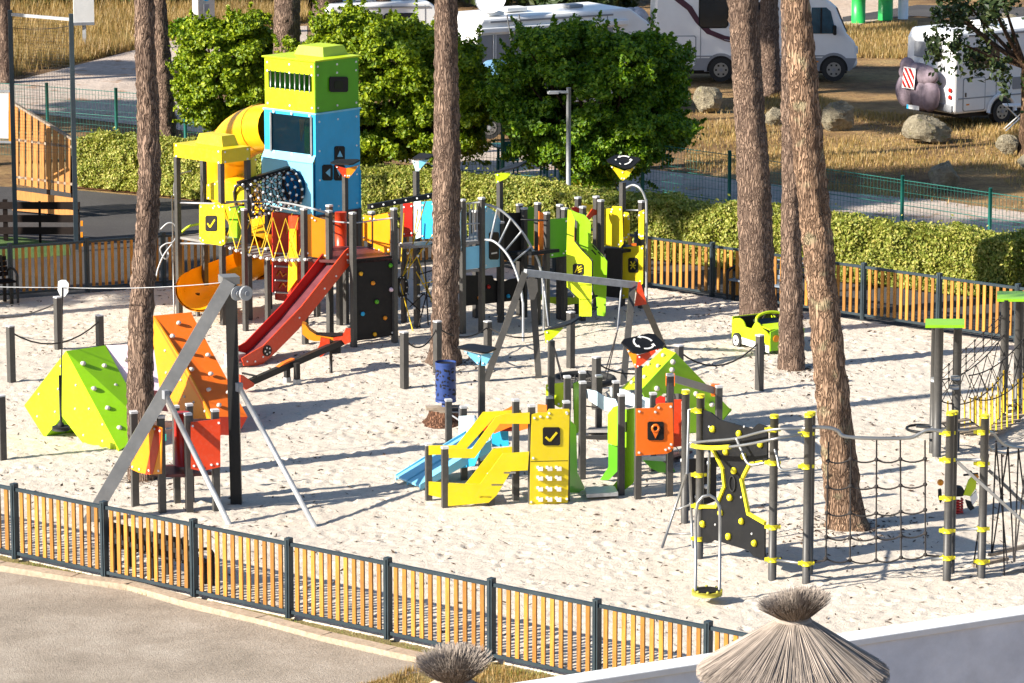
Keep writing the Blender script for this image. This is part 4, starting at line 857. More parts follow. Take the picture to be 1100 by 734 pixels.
# green top
f = fl_; k = MB(); zs0, zs1 = hgt(Tb, 99.5), hgt(Tb, 81.5); za, zb = z1 + .04, z3
Q4 = [p + (ctr - p) * .02 for p in P4]
def side(a, b, k, m, slot, n):
    def s(u, z): return Vector((a.x + (b.x - a.x) * u, a.y + (b.y - a.y) * u, z))
    bars = []
    if slot:
        for u0, u1, lo, hi in ((0, 1, za, zs0), (0, 1, zs1, zb), (0, .07, zs0, zs1), (.94, 1, zs0, zs1)): k.slab([s(u0, lo), s(u1, lo), s(u1, hi), s(u0, hi)], -n * .025, m)
        bars = [s(.07 + .87 * (i + .5) / 9, 0) for i in range(9)]
    else: k.slab([s(0, za), s(1, za), s(1, zb), s(0, zb)], -n * .025, m)
    for u in (.06, .5, .94):
        for z in (za + .1, (za + zb) / 2 + .25, zb - .1): k.disc(s(u, z), n, .024, .014, BOLT, 6)
    return bars
bars = side(Q4[0], Q4[1], k, LIMEY, True, fl_.n) + side(Q4[2], Q4[3], k, LIMEY, True, -fl_.n); gp = k.build('top_panel', tw)
k = MB()
for b in bars: k.tube([(b.x, b.y, zs0 - .02), (b.x, b.y, zs1 + .02)], .016, STEEL, 6)
k.build('bar', gp)
k = MB(); side(Q4[1], Q4[2], k, GREEN, False, fr_.n); g2 = k.build('top_panel', tw); icon(g2, fr_, (353.5, 82.5, 373.5, 99), polys=[rrect(358.5, 87, 368, 95.5)], m=CORE)
k = MB(); side(Q4[3], Q4[0], k, GREEN, False, -fr_.n); k.build('top_panel', tw)
k = MB(); k.slab(ring([p + (p - ctr) * .04 for p in P4], z3), (0, 0, .03), LIMEY); rf = k.build('roof', tw); k = MB(); hipblock(k, ring(P4, 0), z3 + .03, z3 + .22, LIMEY, .44, .53, (Tc - Tb) * .22); k.build('roof_cap', rf)
for p, m in ((Ta, POST), (Tb, POST), (Tc, POST), (Td, POST)):
    k = MB(); q = p + (ctr - p) * .05; k.box((q.x, q.y, z0 / 2 - .06), (.1, .1, z0 + .12), m, R(45)); k.build('post', tw)
k = MB(); k.slab([flp(.1, .2) - fl_.n * .1, flp(.9, .2) - fl_.n * .1, flp(.9, z0) - fl_.n * .1, flp(.1, z0) - fl_.n * .1], -fl_.n * .02, RED); k.build('lower_board', tw)
# turret with yellow roof
U1, U2, U3 = G(193, 340), G(240, 349), G(268, 344); U4 = U1 + (U3 - U2); UP_ = [U1, U2, U3, U4]
zr = hgt(U2, 175.5); zt_ = hgt(U2, 162); zd = hgt(U2, 262)
for p in UP_: k = MB(); k.box((p.x, p.y, zr / 2 - .05), (.1, .1, zr + .1), POST, R(40)); k.build('post', tw)
uc = sum(UP_, Vector()) / 4; E4 = [p + (p - uc) * .09 for p in UP_]
k = MB()
for i in range(4):
    a, b = E4[i], E4[(i + 1) % 4]; n = (a + b) / 2 - uc; n.z = 0; n.normalize(); q = [Vector((a.x, a.y, zr)), Vector((b.x, b.y, zr)), Vector((b.x, b.y, zt_)), Vector((a.x, a.y, zt_))]; k.slab(q, -n * .02, YEL); k.bolts(q, n, .022, .09)
k.build('roof_fascia', tw); k = MB(); k.slab(ring(E4, zt_ + .002), (0, 0, .02), YEL); rf = k.build('roof', tw); k = MB(); hipblock(k, ring(E4, 0), zt_ + .022, zt_ + .23, YEL, .44, .54, (U3 - U2) * .2); k.build('roof_cap', rf)
k = MB(); k.slab(ring(UP_, zd), (0, 0, -.05), GREYD); k.build('deck', tw)
f = pl(U1 + (U2 - U1) * .45, U2, .06); po = panel(tw, f, [(214, 220), (229, 220), (231, 218), (236, 218), (237, 219.5), (241, 219.5), (241.5, 262), (238, 264), (217, 261), (214, 258)], YEL); icon(po, f, (221, 231.5, 233.5, 248.5), [[(223.5, 240), (226.5, 244), (231.5, 236)]], m=YEL, w=.035)
f2 = pl(U4, U3); panel(tw, f2, [(222, 198), (229, 196), (262, 199), (262, 219), (222, 214)], YEL); panel(tw, f2, [(246, 222), (263, 222), (263, 262), (246, 262)], LIME)
f3 = pl(U2, U3); panel(tw, f3, [(266, 172), (275, 168), (275, 206), (266, 210)], YEL); panel(tw, f3, [(256, 224), (263, 224), (263, 260), (256, 262)], LIME)
k = MB()
for y in (219, 262.5): k.tube([A(193, y - 1, U1.y), A(240, y, U2.y)], .02, GALV, 6)
for q, y in ((U2, 219), (U2, 262)): k.tube([A(240, y, U2.y), A(268, y - 4, U3.y)], .02, GALV, 6)
k.build('rail', tw)
k = MB(); pole = G(187, 338); k.tube([(pole.x, pole.y, -.1), (pole.x, pole.y, hgt(pole, 210))], .015, STEEL, 6); k.tube(arcpts([A(187, 210, pole.y), A(187, 198, pole.y), A(192, 188, pole.y), A(205, 184, pole.y + .2)]), .015, STEEL, 6); k.build('climbing_pole', tw)
k = MB(); yy = pole.y                                            # curly metal climber beside the turret
k.tube(arcpts([A(215, 240.5, yy - .02), A(203, 243.5, yy - .02), A(194, 250.5, yy - .02)]), .026, LIMEY, 6); k.tube(arcpts([A(214, 241, yy), A(203, 244, yy), A(194, 251, yy), A(185, 262, yy - .1), A(176, 274, yy - .15), A(170, 288, yy - .2), A(167, 300, yy - .3), A(160, 318, yy - .4), A(158, 338, yy - .5)]), .017, GALV, 6)
k.tube(arcpts([A(172, 247, yy), A(180, 240, yy), A(187, 241, yy), A(190, 251, yy), A(186, 260, yy - .1), A(178, 262, yy - .1), A(172, 268, yy - .1), A(177, 278, yy - .1), A(181, 275, yy - .1), A(180, 269, yy)]), .017, GALV, 6)
k.tube(arcpts([A(190, 264, yy), A(200, 262, yy), A(214, 261, yy)]), .02, GALV, 6); k.build('loop_climber', tw)
# yellow tube slide
pth = [(298, 137, 77.3), (276, 139, 77.9), (256, 150, 78.6), (244, 172, 79.1), (246, 198, 79.2), (262, 220, 78.7), (282, 242, 78.0), (288, 262, 77.2), (274, 277, 76.5)]
P = arcpts([A(x, y, Y) for x, y, Y in pth], 5); k = MB(); k.tube(P, .5, DYEL, 22, cap=False); ts = k.build('tube_slide', tw)
k = MB()
for i in (4, 12, 20, 28, 36):
    d = (P[min(i + 1, len(P) - 1)] - P[i - 1]).normalized(); k.tube([P[i] - d * .025, P[i] + d * .025], .522, DYEL, 22, cap=False)
k.build('seam_ring', ts)
P = arcpts([A(294, 266, 77.2), A(268, 280, 76.7), A(244, 290, 76.3), (A(226, 297, 75.9)), A(216, 304, 75.3), A(213, 311, 74.6)], 5); nP = len(P); k = MB()
k.tube(P, [.40 + .07 * i / nP for i in range(nP)], DYEL, 18, cap=False, a0=R(72), a1=R(288)); k.tube([p + Vector((0, 0, .012)) for p in P], [.372 + .07 * i / nP for i in range(nP)], DYEL, 18, cap=False, a0=R(72), a1=R(288)); k.build('slide_exit', tw)
k = MB(); q = A(212, 315, 75.8); k.tube([(q.x, q.y, -.1), (q.x, q.y, q.z)], .05, POST, 8); k.build('slide_leg', tw)
# net tunnel between turret and cabin
p0 = A(262, 217, U3.y - .05); p1 = flp(hu, hz) + so + fl_.n * .02; ax = (p1 - p0); L = ax.length; ax.normalize(); u = Vector((0, 0, 1)); u = (u - ax * u.dot(ax)).normalized(); x = ax.cross(u)
def tp(i, a, r=.37): return p0 + ax * L * i + (x * math.cos(a) + u * math.sin(a)) * r
k = MB(); NR = 9
for i in range(NR): k.tube([tp(i / (NR - 1), 2 * math.pi * q / 14) for q in range(14)], .013 if 0 < i < NR - 1 else .035, ROPE, 5, closed=True)
for q in range(14): k.tube([tp(i / (NR - 1), 2 * math.pi * (q + (i % 2) * .5) / 14) for i in range(NR)], .011, ROPE, 5)
k.build('net_tunnel', tw); k = MB()
for i in range(NR):
    for q in range(14): k.ball(tp(i / (NR - 1), 2 * math.pi * (q + (i % 2) * .5) / 14, .385), .032, BOLT, nu=5, nv=4)
kn_ = k.build('net_knots', tw); kn_['kind'] = 'stuff'; k = MB(); k.beam(tp(-.05, R(90), .42), tp(1, R(90), .42), .12, .05, CHAR); k.build('tunnel_beam', tw)
# rope bridge
Op = G(325, 372); Br = G(264, 356)
k = MB(); b0, b1 = A(241, 264, U2.y), A(328, 279, Op.y)
pts = sag(b0, b1, .12, 13); pts2 = [p + Vector((.35, .55, 0)) for p in pts]
for p, q in zip(pts, pts2): k.beam(p, q, .12, .03, GREYD)
for p in pts: k.ball(p, .035, BOLT, nu=6, nv=4)
k.build('bridge_deck', tw); k = MB()
hr0 = [p + Vector((0, 0, z)) for p, z in zip(pts, np.linspace(.85, .85, len(pts)))]
for i in range(0, len(pts) - 2, 2): k.tube([pts[i], hr0[i + 2]], .012, ROPEY, 4); k.tube([pts[i + 2], hr0[i]], .012, ROPEY, 4)
for i in range(0, len(pts) - 2, 3): k.tube([pts2[i], pts2[i + 2] + Vector((0, 0, .85))], .012, ROPEY, 4)
k.build('bridge_ropes', tw); k = MB(); k.tube(arcpts([A(243, 217, U2.y), A(280, 217, 75.5), A(305, 218, 75), A(330, 223, Op.y), A(353, 229, Op.y)]), .022, GALV, 6); k.tube(arcpts([A(246, 223, U2.y + .5), A(280, 220, 75.8), A(320, 227, Op.y + .3)]), .018, GALV, 6); k.build('hand_rail', tw)
post(tw, 264, 356, 226, .09); post(tw, 288, 352, 268, .09)
f = pl(G(289, 362), G(318, 353)); k = MB(); on(f, [(293, 228), (314, 232), (314, 317), (293, 314)], 0, RED, k, .02); rb = k.build('ladder_board', tw); k = MB()
for y in (272, 286, 301, 314): k.tube([f(294, y) + f.n * .03, f(313, y + 1) + f.n * .03], .018, GALV, 6)
k.build('rung', rb); k = MB()
for s in ([(297, 296), (300, 291), (303, 297), (307, 294)], [(300, 309), (303, 304), (306, 308), (310, 304)]): k.tube([f(*q) + f.n * .012 for q in s], .015, AMB, 5)
k.build('squiggle', rb)
panel(tw, pl(G(311, 362), G(327, 366)), [(310, 232), (320, 232), (320, 312), (310, 316)], REDO, bolts=False); panel(tw, pl(G(311, 362), G(327, 366), .06), [(311, 246), (318, 246), (319, 300), (309, 314)], DYEL, bolts=False)
# platform behind the red slide
Pa, Pb, Pc = G(328, 371), G(379, 374), G(424, 369.5)
post(tw, 328, 371, 225.5); post(tw, 355, 360, 222); post(tw, 354.5, 371, 228); post(tw, 380, 374, 230); post(tw, 424, 369.5, 225.5); post(tw, 400, 356, 229); post(tw, 372, 348, 184, .09, cap=False); post(tw, 365, 350, 268, .1)
f = pl(Pa, G(354.5, 371)); panel(tw, f, [(325.5, 230.5), (334.5, 230.5), (338, 233), (354, 237.5), (354, 277), (351, 278), (329, 275.5), (326, 273)], AMB)
f = pl(Pb, Pc); po = panel(tw, f, [(379.5, 279), (423.5, 274.5), (423, 360.5), (379, 367)], BLK, m2=CHAR, name='climbing_wall', bolts=True)
k = MB()
for x, y, m in ((387, 294, DYEL), (400, 304, AMB), (419.5, 311, PINK), (404, 324, GREEN), (389, 337, BLUE), (413, 341.5, AMB), (402, 359, DYEL), (419, 285, GREEN)): k.ball(f(x, y) + f.n * .03, .045, m, (1, .8, 1), 7, 5, .1)
k.build('hold', po)
zdk = hgt(Pb, 281); k = MB(); k.slab([Vector((p.x, p.y, zdk)) for p in (Pa, Pb, Pc, G(400, 356), G(352, 355))], (0, 0, -.05), MAROON); k.build('deck', tw)
f = pl(G(392, 356), G(424, 366)); panel(tw, f, [(390, 231), (399, 232), (399, 262), (390, 258)], AMB); panel(tw, f, [(401, 232), (419, 228), (419, 271), (407, 272), (401, 270)], AMB)
k = MB(); c = G(367, 354); k.tube([(c.x, c.y, hgt(c, 272)), (c.x, c.y, hgt(c, 228))], .12, REDO, 14); k.build('roller', tw)
k = MB(); k.tube([A(356, 238, 73.6), A(380, 240, Pb.y)], .016, GALV, 5); k.tube([A(380, 240, Pb.y), A(424, 234, Pc.y)], .016, GALV, 5); k.build('rail', tw)
# sign on its own post of the tower: red and amber wedge under a dark tilted plate
def sign_top(root, base, plate, wl, wr, plate_m, wm, wm2, marks=False, dep=.3):
    """tilted plate on a post: plate = far, right, near, left corners in pixels; wl / wr = wedge boards below it"""
    Y = base.y; k = MB(); q = [A(x, y, Y + d * dep) for (x, y), d in zip(plate, (1, .2, -1, -.2))]
    q = [q[i].lerp(q[(i + j) % 4], .14) for i in range(4) for j in (-1, 1)]; c = sum(q, Vector()) / 8; pn = (q[2] - q[0]).cross(q[4] - q[0]).normalized()
    if pn.z < 0: pn = -pn
    k.slab(q, pn * .03, plate_m); pl_ = k.build('sign_plate', root)
    if marks:
        k = MB(); ex = (q[2] - q[7]).normalized() ; ex = (ex - pn * ex.dot(pn)).normalized(); ey = pn.cross(ex); rx = (q[2] - q[7]).length * .24; ry = (q[0] - q[4]).length * .26
        def P_(a, s=1.0): return c + pn * .036 + ex * math.cos(a) * rx * s + ey * math.sin(a) * ry * s
        for a0, a1 in ((.5, 1.8), (2.6, 3.9), (4.7, 6.0)):
            k = MB(); w = [P_(a) for a in np.linspace(a0, a1, 7)]
            for p, r_ in zip(w, w[1:]): k.beam(p, r_, .03, .005, WHITE, pn)
            k.slab([P_(a1, 1.25), P_(a1, .75), P_(a1 + .38)], pn * .005, WHITE); k.build('arrow', pl_)
    for w, m, d0 in ((wl, wm, -.12), (wr, wm2, -.16)):
        if w: k = MB(); p = [A(x, y, Y + d0) for x, y in w]; k.slab(p, (0, .02, 0), m); k.bolts(p, Vector((-.1, -1, .1)), .016, .05); k.build('sign_wedge', root)
sign_top(tw, G(372, 348), [(362, 172.5), (388, 172.5), (378, 178), (354, 176.5)], [(360, 178), (372, 181), (372, 191), (368.5, 190)], [(372, 181), (386, 177.5), (375, 191.5), (372, 191)], BLK, REDO, AMB)
# red slide
S0, S1 = G(377, 373), G(262, 394); f = pl(S0, S1); u = f.t if f.t.x < 0 else -f.t; vb = Vector((-.80, .60, 0)); vb = -f.n * .52
near = cr(250, 220, 4.08, [(508, 190), (515, 242), (508, 270), (287, 548), (168, 668), (122, 705), (50, 707), (40, 674), (88, 645), (135, 618), (300, 448), (492, 204)])
k = MB(); pn = [f(x, y) for x, y in near]; k.slab(pn, -f.n * .025, REDO); k.bolts([f(x, y) for x, y in cr(250, 220, 4.08, [(505, 215), (505, 240), (405, 365), (455, 310), (290, 500), (60, 690), (95, 690), (130, 670)])], f.n, .02, .02); sl = k.build('slide_side', tw)
k = MB(); k.disc(f(*cr(250, 220, 4.08, [(150, 640)])[0]) , f.n, .11, .02, BLK, 14); q = f(*cr(250, 220, 4.08, [(150, 640)])[0])
for a in range(5): k.disc(q + (f.t * math.cos(a * 1.257) + Vector((0, 0, 1)) * math.sin(a * 1.257)) * .065, f.n, .018, .03, BOLT, 6)
k.build('bolt_plate', sl)
k = MB(); k.slab([p + vb for p in pn], -f.n * .025, RED); k.build('slide_side', tw)
bed = [f(x, y) for x, y in cr(250, 220, 4.08, [(502, 252), (285, 515), (160, 645), (110, 682), (40, 690)])]; k = MB()
for a, b in zip(bed, bed[1:]): k.slab([a - f.n * .02, b - f.n * .02, b + vb, a + vb], (0, 0, -.02), mat('slide_bed', (0.24, 0.075, 0.09), 0.3, 0.4, var=.2) if 'slide_bed' not in MATS else MATS['slide_bed'])
k.build('slide_bed', tw)
k = MB(); q = f(262, 388) + vb * .5; k.box((q.x, q.y, .08), (.3, .3, .3), GALV, .7); k.build('slide_foot', tw)
# ================================================================ seesaw
b = G(306, 417); t = thing('seesaw', 'dark beam seesaw with orange and amber ends lying beside the foot of the red slide', 'seesaw', b)
e0, e1 = G(268, 411, .16), G(368, 367, .62); k = MB(); k.beam(e0, e1, .10, .12, DPOST); k.build('beam', t); d = (e1 - e0).normalized(); sd = Vector((d.y, -d.x, 0)).normalized()
if sd.y > 0: sd = -sd
m_ = e0.lerp(e1, .42); k = MB(); k.slab([m_ - d * .3 + Vector((0, 0, .065)) + sd * .05, m_ + d * .1 + Vector((0, 0, .065)) + sd * .05, m_ + d * .1 + Vector((0, 0, .1)) + sd * .05, m_ - d * .15 + Vector((0, 0, .1)) + sd * .05], -sd * .1, ORG); k.build('pivot_cover', t)
for s in (-1, 1):
    q = e0.lerp(e1, .45) + sd * .14 * s; k = MB(); k.box((q.x, q.y, .15), (.09, .09, .5), DPOST, .7); o = k.build('support', t); k = MB(); k.box((q.x, q.y, .02), (.11, .11, .14), GALV, .7); k.build('support_shoe', o)
k = MB(); f = pl(Vector((e0.x, e0.y, 0)) + sd * .08, Vector((e0.x + d.x, e0.y + d.y, 0)) + sd * .08); k.slab([f(x, y) for x, y in cr(240, 320, 6.11, [(112, 505), (130, 508), (205, 565), (200, 580), (150, 605), (112, 570)])], f.n * -.16, REDO); k.tube([e0 + Vector((0, 0, .15)) - sd * .2, e0 + Vector((0, 0, .15)) + sd * .2], .02, BLK, 6); k.build('end_plate', t)
Y = e1.y
def sp(pts): return [A(x, y, Y - .1) for x, y in cr(240, 320, 6.11, pts)]
k = MB(); k.slab(sp([(515, 172), (540, 180), (565, 215), (610, 245), (720, 262), (722, 280), (600, 285), (560, 275), (518, 240)]), (0, .3, 0), AMB); k.build('seat_board', t)
k = MB(); k.slab(sp([(720, 262), (785, 250), (800, 215), (832, 217), (835, 290), (800, 308), (775, 278), (722, 282)]), (0, .28, 0), REDO); k.build('seat_board', t)
k = MB(); k.slab([p - Vector((0, .12, 0)) for p in sp([(640, 255), (698, 268), (702, 330), (640, 384), (610, 345), (632, 310)])], (0, .22, 0), REDO); k.build('seat_side', t); k = MB(); k.slab(sp([(605, 242), (780, 246), (770, 252), (690, 256), (610, 252)]), (0, .25, 0), BLK); k.build('seat', t)
k = MB(); q = A(361, 375, Y); k.box((q.x, q.y, q.z), (.18, .2, .14), RUB); k.tube([(q.x - .1, q.y, .0), (q.x - .1, q.y, q.z)], .03, DPOST, 6); k.build('buffer', t)
# ================================================================ play castle: net, blue hut, arch ladder, lime stair, yellow tower
cs = thing('play_castle', 'low play castle with a blue hut, curved ladder, lime stair boards and yellow tower', 'play castle', G(560, 350))
c8 = lambda pts: cr(400, 150, 3.865, pts); c9 = lambda pts: cr(500, 190, 5.243, pts); c10 = lambda pts: cr(570, 190, 4.893, pts); c11 = lambda pts: cr(390, 200, 4.317, pts)
post(cs, 448, 352, 184, .1, cap=False); sign_top(cs, G(448, 352), [(452, 165.5), (467, 167.5), (459, 172), (442, 172)], [(442.5, 172), (450, 174), (450, 184), (446.5, 184)], [(450, 173), (462, 170), (452, 181), (450, 184)], BLK, PBLUE, LBLUE)
k = MB(); k.beam(A(396, 222.5, 73), A(468, 209.5, 74.3), .09, .1, CHAR); k.build('top_beam', cs)
k = MB()
for i in range(6): q = A(400 + 12 * i, 221.5 - 2.2 * i, 73 + .2 * i) + Vector((0, -.05, 0)); k.disc(q, (0, -1, 0), .02, .014, BOLT, 6)
k.build('beam_bolts', cs)
post(cs, 434, 347, 216, .09); post(cs, 470, 352, 214, .09)
f = pl(G(430, 352), G(470, 355)); panel(cs, f, [(433, 219), (443, 218), (443, 254), (433, 255)], RED); panel(cs, f, [(444.5, 217), (452, 216), (452, 255), (444.5, 258)], PBLUE); panel(cs, f, [(453, 217), (466, 216), (466, 256), (453, 257)], BLUE)
k = MB(); a = A(430, 264, 74); b = A(468, 262, 74.2); k.beam(a, b, .5, .05, GREYD); k.build('deck', cs)
f = pl(G(434, 356), G(466, 358)); k = MB()
for a, b in (((457, 217), (432, 300)), ((449, 225), (438, 300)), ((467, 250), (430, 300)), ((434, 229), (431, 282)), ((430, 305), (444, 357)), ((427, 290), (424, 335)), ((448, 275), (466, 330)), ((448, 306), (468, 302)), ((447, 292), (462, 318))): k.tube([f(*a), f(*b)], .012, ROPEY, 4)
k.build('yellow_ropes', cs); k = MB()
for a, b in (((450, 268), (466, 262)), ((450, 295), (467, 290)), ((452, 315), (464, 320)), ((440, 330), (456, 315)), ((450, 350), (462, 300)), ((436, 320), (452, 335)), ((456, 270), (460, 350))): k.tube([f(*a), f(*b)], .014, ROPE, 4)
k.build('dark_ropes', cs); k = MB()
for x, y in ((448, 225), (448, 248), (449, 275), (431, 262), (438, 272), (452, 306), (462, 302), (445, 331), (457, 329), (450, 318)): k.ball(f(x, y), .03, BOLT, nu=6, nv=4)
k.build('net_knots', cs)
c = f(432, 308.5); k = MB(); k.tube([c + Vector((math.cos(a) * .09, .03 * math.cos(a), math.sin(a) * .2)) for a in np.linspace(0, 6.283, 17)[:-1]], .04, BLK, 8, closed=True)
for a in np.linspace(0, 6.283, 11)[:-1]: k.ball(c + Vector((math.cos(a) * .1, -.04, math.sin(a) * .21)), .014, BOLT, nu=5, nv=4)
k.build('ring_grip', cs)
# blue hut
h1, h2, h3, h4 = G(497, 359), G(517.5, 357), G(538, 348), G(511, 343)
for (x, y, ty) in ((497, 359, 216), (517.5, 357, 214), (538, 348, 240), (511, 343, 228)): post(cs, x, y, ty)
panel(cs, pl(G(490, 362), h1), [(492, 224), (496, 222), (496, 269), (492, 272)], PBLUE)
f = pl(h1, h2); k = MB()
for x in (500.5, 504.5, 508.5, 512.5): k.tube([f(x, 219), f(x, 258)], .014, GALV, 6)
k.tube([f(498, 219), f(516, 217.5)], .018, GALV, 6); k.tube([f(498, 241), f(516, 240)], .014, GALV, 6); k.build('railing', cs)
f_ = pl(h2 + Vector((.03, -.03, 0)), h3); po = panel(cs, f_, c9([(118, 165), (150, 185), (180, 215), (205, 262), (206, 505), (110, 517), (112, 180)]), LBLUE); icon(po, f_, (525, 249.5, 535.5, 279), [[(527, 272.5), (533, 271.5)]], w=.03)
panel(cs, f, [(499, 266), (515, 264), (515, 288), (499, 290)], LBLUE, bolts=False)
zk = hgt(h2, 259); k = MB(); k.slab([Vector((p.x, p.y, zk)) for p in (h1, h2, h3, h4)], (0, 0, -.06), GREYD); zk2 = hgt(h2, 289); k.slab([Vector((p.x, p.y, zk2)) for p in (h1, h2, h3, h4)], (0, 0, -.05), GREYD); k.build('deck', cs)
fb = pl(G(497, 352), G(563, 344)); po = panel(cs, fb, [(498, 296), (529, 296), (531, 301), (540, 303), (548, 300), (564, 297), (564, 322), (498, 329)], BLK, m2=CHAR, name='low_climbing_wall', bolts=False); k = MB()
for x, y, m in ((545, 318, BLUE), (524, 308, RED), (558, 304, GREEN), (514, 320, AMB)): k.ball(fb(x, y) + fb.n * .03, .045, m, (1, .8, 1), 7, 5, .1)
k.build('hold', po)
# arch ladder
o0, o1, i0, i1 = G(519, 356).y, G(584, 356).y, G(519, 356).y - .25, G(562, 367).y
oc = c9([(108, 155), (155, 167), (205, 193), (255, 236), (305, 293), (345, 350), (378, 410), (408, 470), (425, 530), (437, 600), (440, 734)]) + [(584, 356)]
ic = c9([(110, 355), (150, 360), (185, 382), (222, 420), (250, 460), (275, 510), (295, 565), (312, 630), (322, 700)]) + [(562, 330), (562, 367)]
def mono(c, y0, y1): n = len(c); return arcpts([A(x, y, y0 + (y1 - y0) * i / (n - 1)) for i, (x, y) in enumerate(c)], 4)
Po, Pi = mono(oc, o0, o1), mono(ic, i0, i1); k = MB(); k.tube(Po, .026, GALV, 8); k.build('ladder_rail', cs); k = MB(); k.tube(Pi, .026, GALV, 8); k.build('ladder_rail', cs)
def near_pt(P, x, y):
    def pr(p): d = p - CAM; z = d.dot(FW); return CX + F * d.x / z, CY - F * d.dot(UP) / z
    return min(P, key=lambda p: (pr(p)[0] - x) ** 2 + (pr(p)[1] - y) ** 2)
k = MB()
for a, b in zip(c9([(180, 185), (245, 240), (305, 305), (360, 392)]), c9([(145, 358), (190, 385), (225, 420), (265, 480)])): k.tube([near_pt(Po, *a), near_pt(Pi, *b)], .02, GALV, 6)
k.build('ladder_rung', cs)
# black board, green posts behind
post(cs, 537, 338, 190, .1, cap=False); sign_top(cs, G(537, 338), [(546, 179.5), (568, 173), (556, 181), (531, 186.5)], [(532, 187), (551, 184.5), (544, 192), (533, 197)], None, CHAR, LIMEY, LIMEY)
fk = pl(G(540, 346), G(568, 340)); panel(cs, fk, c9([(215, 205), (345, 200), (345, 480), (215, 470)]), BLK, bolts=False); panel(cs, fk, c9([(346, 185), (365, 168), (386, 175), (386, 390), (350, 390)]), GREEN, bolts=False)
for x, y, ty in c9([]) or ((577.5, 350, 219.5), (587, 352, 230), (601, 344, 221.5), (606, 346, 225), (620.5, 338, 213.5), (625.5, 346, 223.5), (640, 334, 212.5), (645, 340, 216.5), (668, 330, 196), (688.5, 332, 217.5), (558, 340, 221), (563, 342, 225)): post(cs, x, y, ty, .1, cap=(ty != 196))
panel(cs, pl(G(580, 354), G(588, 352)), c9([(415, 195), (440, 205), (440, 440), (415, 440)]), ORG, bolts=False)
f = pl(G(587, 352), G(612, 350)); panel(cs, f, c9([(462, 240), (575, 232), (578, 430), (562, 447), (480, 458), (457, 440)]), GREEN)
k = MB(); k.tube([A(560, 236, 75), A(588, 237, 73.8)], .018, CHAR, 6); k.build('rail', cs)
k = MB(); a, b = A(556, 271, 74.8), A(586, 271, 74.0); k.beam(a, b, .7, .07, CHAR); k.build('deck', cs)
L1 = c10([(195, 172), (212, 178), (232, 225), (225, 335), (265, 385), (305, 425), (320, 445), (320, 734), (255, 734), (255, 640), (222, 610), (190, 580), (188, 400)]); L2 = c10([(205, 172), (240, 188), (285, 202), (315, 238), (316, 345), (385, 420), (402, 445), (392, 734), (350, 728), (345, 640), (326, 590), (328, 440), (300, 410), (240, 340), (245, 240)])
fB = pl(G(608, 350), G(637, 352), -.42); fL = pl(G(608, 353), G(637, 355), 0)
p2 = panel(cs, fB, L2, LIME, bolts=False, name='stair_board'); p1 = panel(cs, fL, L1, LIMEY, bolts=False, name='stair_board')
k = MB()
for a, b in (((240, 352), (268, 385)), ((278, 395), (300, 420))): on(fL, c10([a, (a[0] + 7, a[1] - 3), (b[0] + 7, b[1] - 3), b]), .008, CORE, k, .006)
k.build('hand_slot', p1); k = MB()
for a, b in (((322, 362), (345, 388)), ((352, 396), (378, 424)), ((318, 385), (342, 412))): on(fB, c10([a, (a[0] + 6, a[1] - 3), (b[0] + 6, b[1] - 3), b]), .008, CORE, k, .006)
k.build('hand_slot', p2)
icon(p1, fL, (615.5, 283.5, 627, 295.5), [[(618, 293), (620, 288), (621, 285.5)], [(620, 289), (625, 285.5)], [(620, 291), (626, 288)], [(621, 293), (625, 291)]], m=YEL, w=.02)
k = MB()
for y in (565, 640, 700): a, b = c10([(258, y), (318, y)]); k.slab([fL(*a), fL(*b), fL(*b) - fL.n * .42, fL(*a) - fL.n * .42], (0, 0, -.03), CHAR)
k.build('stair_tread', cs)
# small turning platform below
c = G(600, 336); k = MB(); k.slab([A(x, y, c.y + dy) for x, y, dy in ((588, 300, .6), (600, 301, .8), (616, 318, -.3), (587, 319, -.4))], (0, 0, -.05), GREYD); k.slab([A(x, y, c.y - .42) for x, y in ((578, 314), (586, 319), (616, 320), (624, 312), (622, 326), (606, 329), (588, 325), (578, 321))], (0, .03, 0), LIMEY); k.build('low_platform', cs)
# yellow tower
f = pl(G(641, 333), G(669, 335)); panel(cs, f, [(643, 225), (657, 224), (658, 221.5), (668, 222), (669.5, 262), (666, 266), (645, 263.5), (641, 258)], YEL)
f = pl(G(669, 332), G(692, 334)); panel(cs, f, c10([(490, 185), (515, 190), (521, 205), (518, 320), (505, 335), (488, 338)]), YEL); panel(cs, f, c10([(568, 185), (597, 172), (594, 328), (580, 330), (566, 320)]), YEL)
po = panel(cs, f, c10([(485, 372), (592, 360), (590, 560), (520, 640), (482, 640)]), YEL); icon(po, f, (675, 277, 685.5, 293), [[(677, 285), (683.5, 285)], [(678, 281), (682.5, 289)], [(682.5, 281), (678, 289)]], m=YEL, w=.02)
panel(cs, pl(G(650, 335), G(669, 334)), c10([(395, 375), (478, 378), (478, 640), (395, 630)]), BLK, bolts=False)
panel(cs, pl(G(618, 340), G(645, 336)), c10([(215, 165), (240, 158), (258, 170), (262, 200), (240, 195)]), RED, bolts=False); panel(cs, pl(G(622, 341), G(642, 338), .1), c10([(292, 215), (325, 168), (348, 175), (348, 200), (330, 205), (303, 232)]), REDO, bolts=False); panel(cs, pl(G(622, 338), G(640, 335)), c10([(265, 140), (330, 150), (322, 175), (300, 182), (265, 165)]), YEL, bolts=False)
zk = hgt(G(669, 333), 268); k = MB(); k.slab([Vector((p.x, p.y, zk)) for p in (G(640, 334), G(669, 334), G(689, 331), G(660, 324))], (0, 0, -.06), CHAR); k.build('deck', cs)
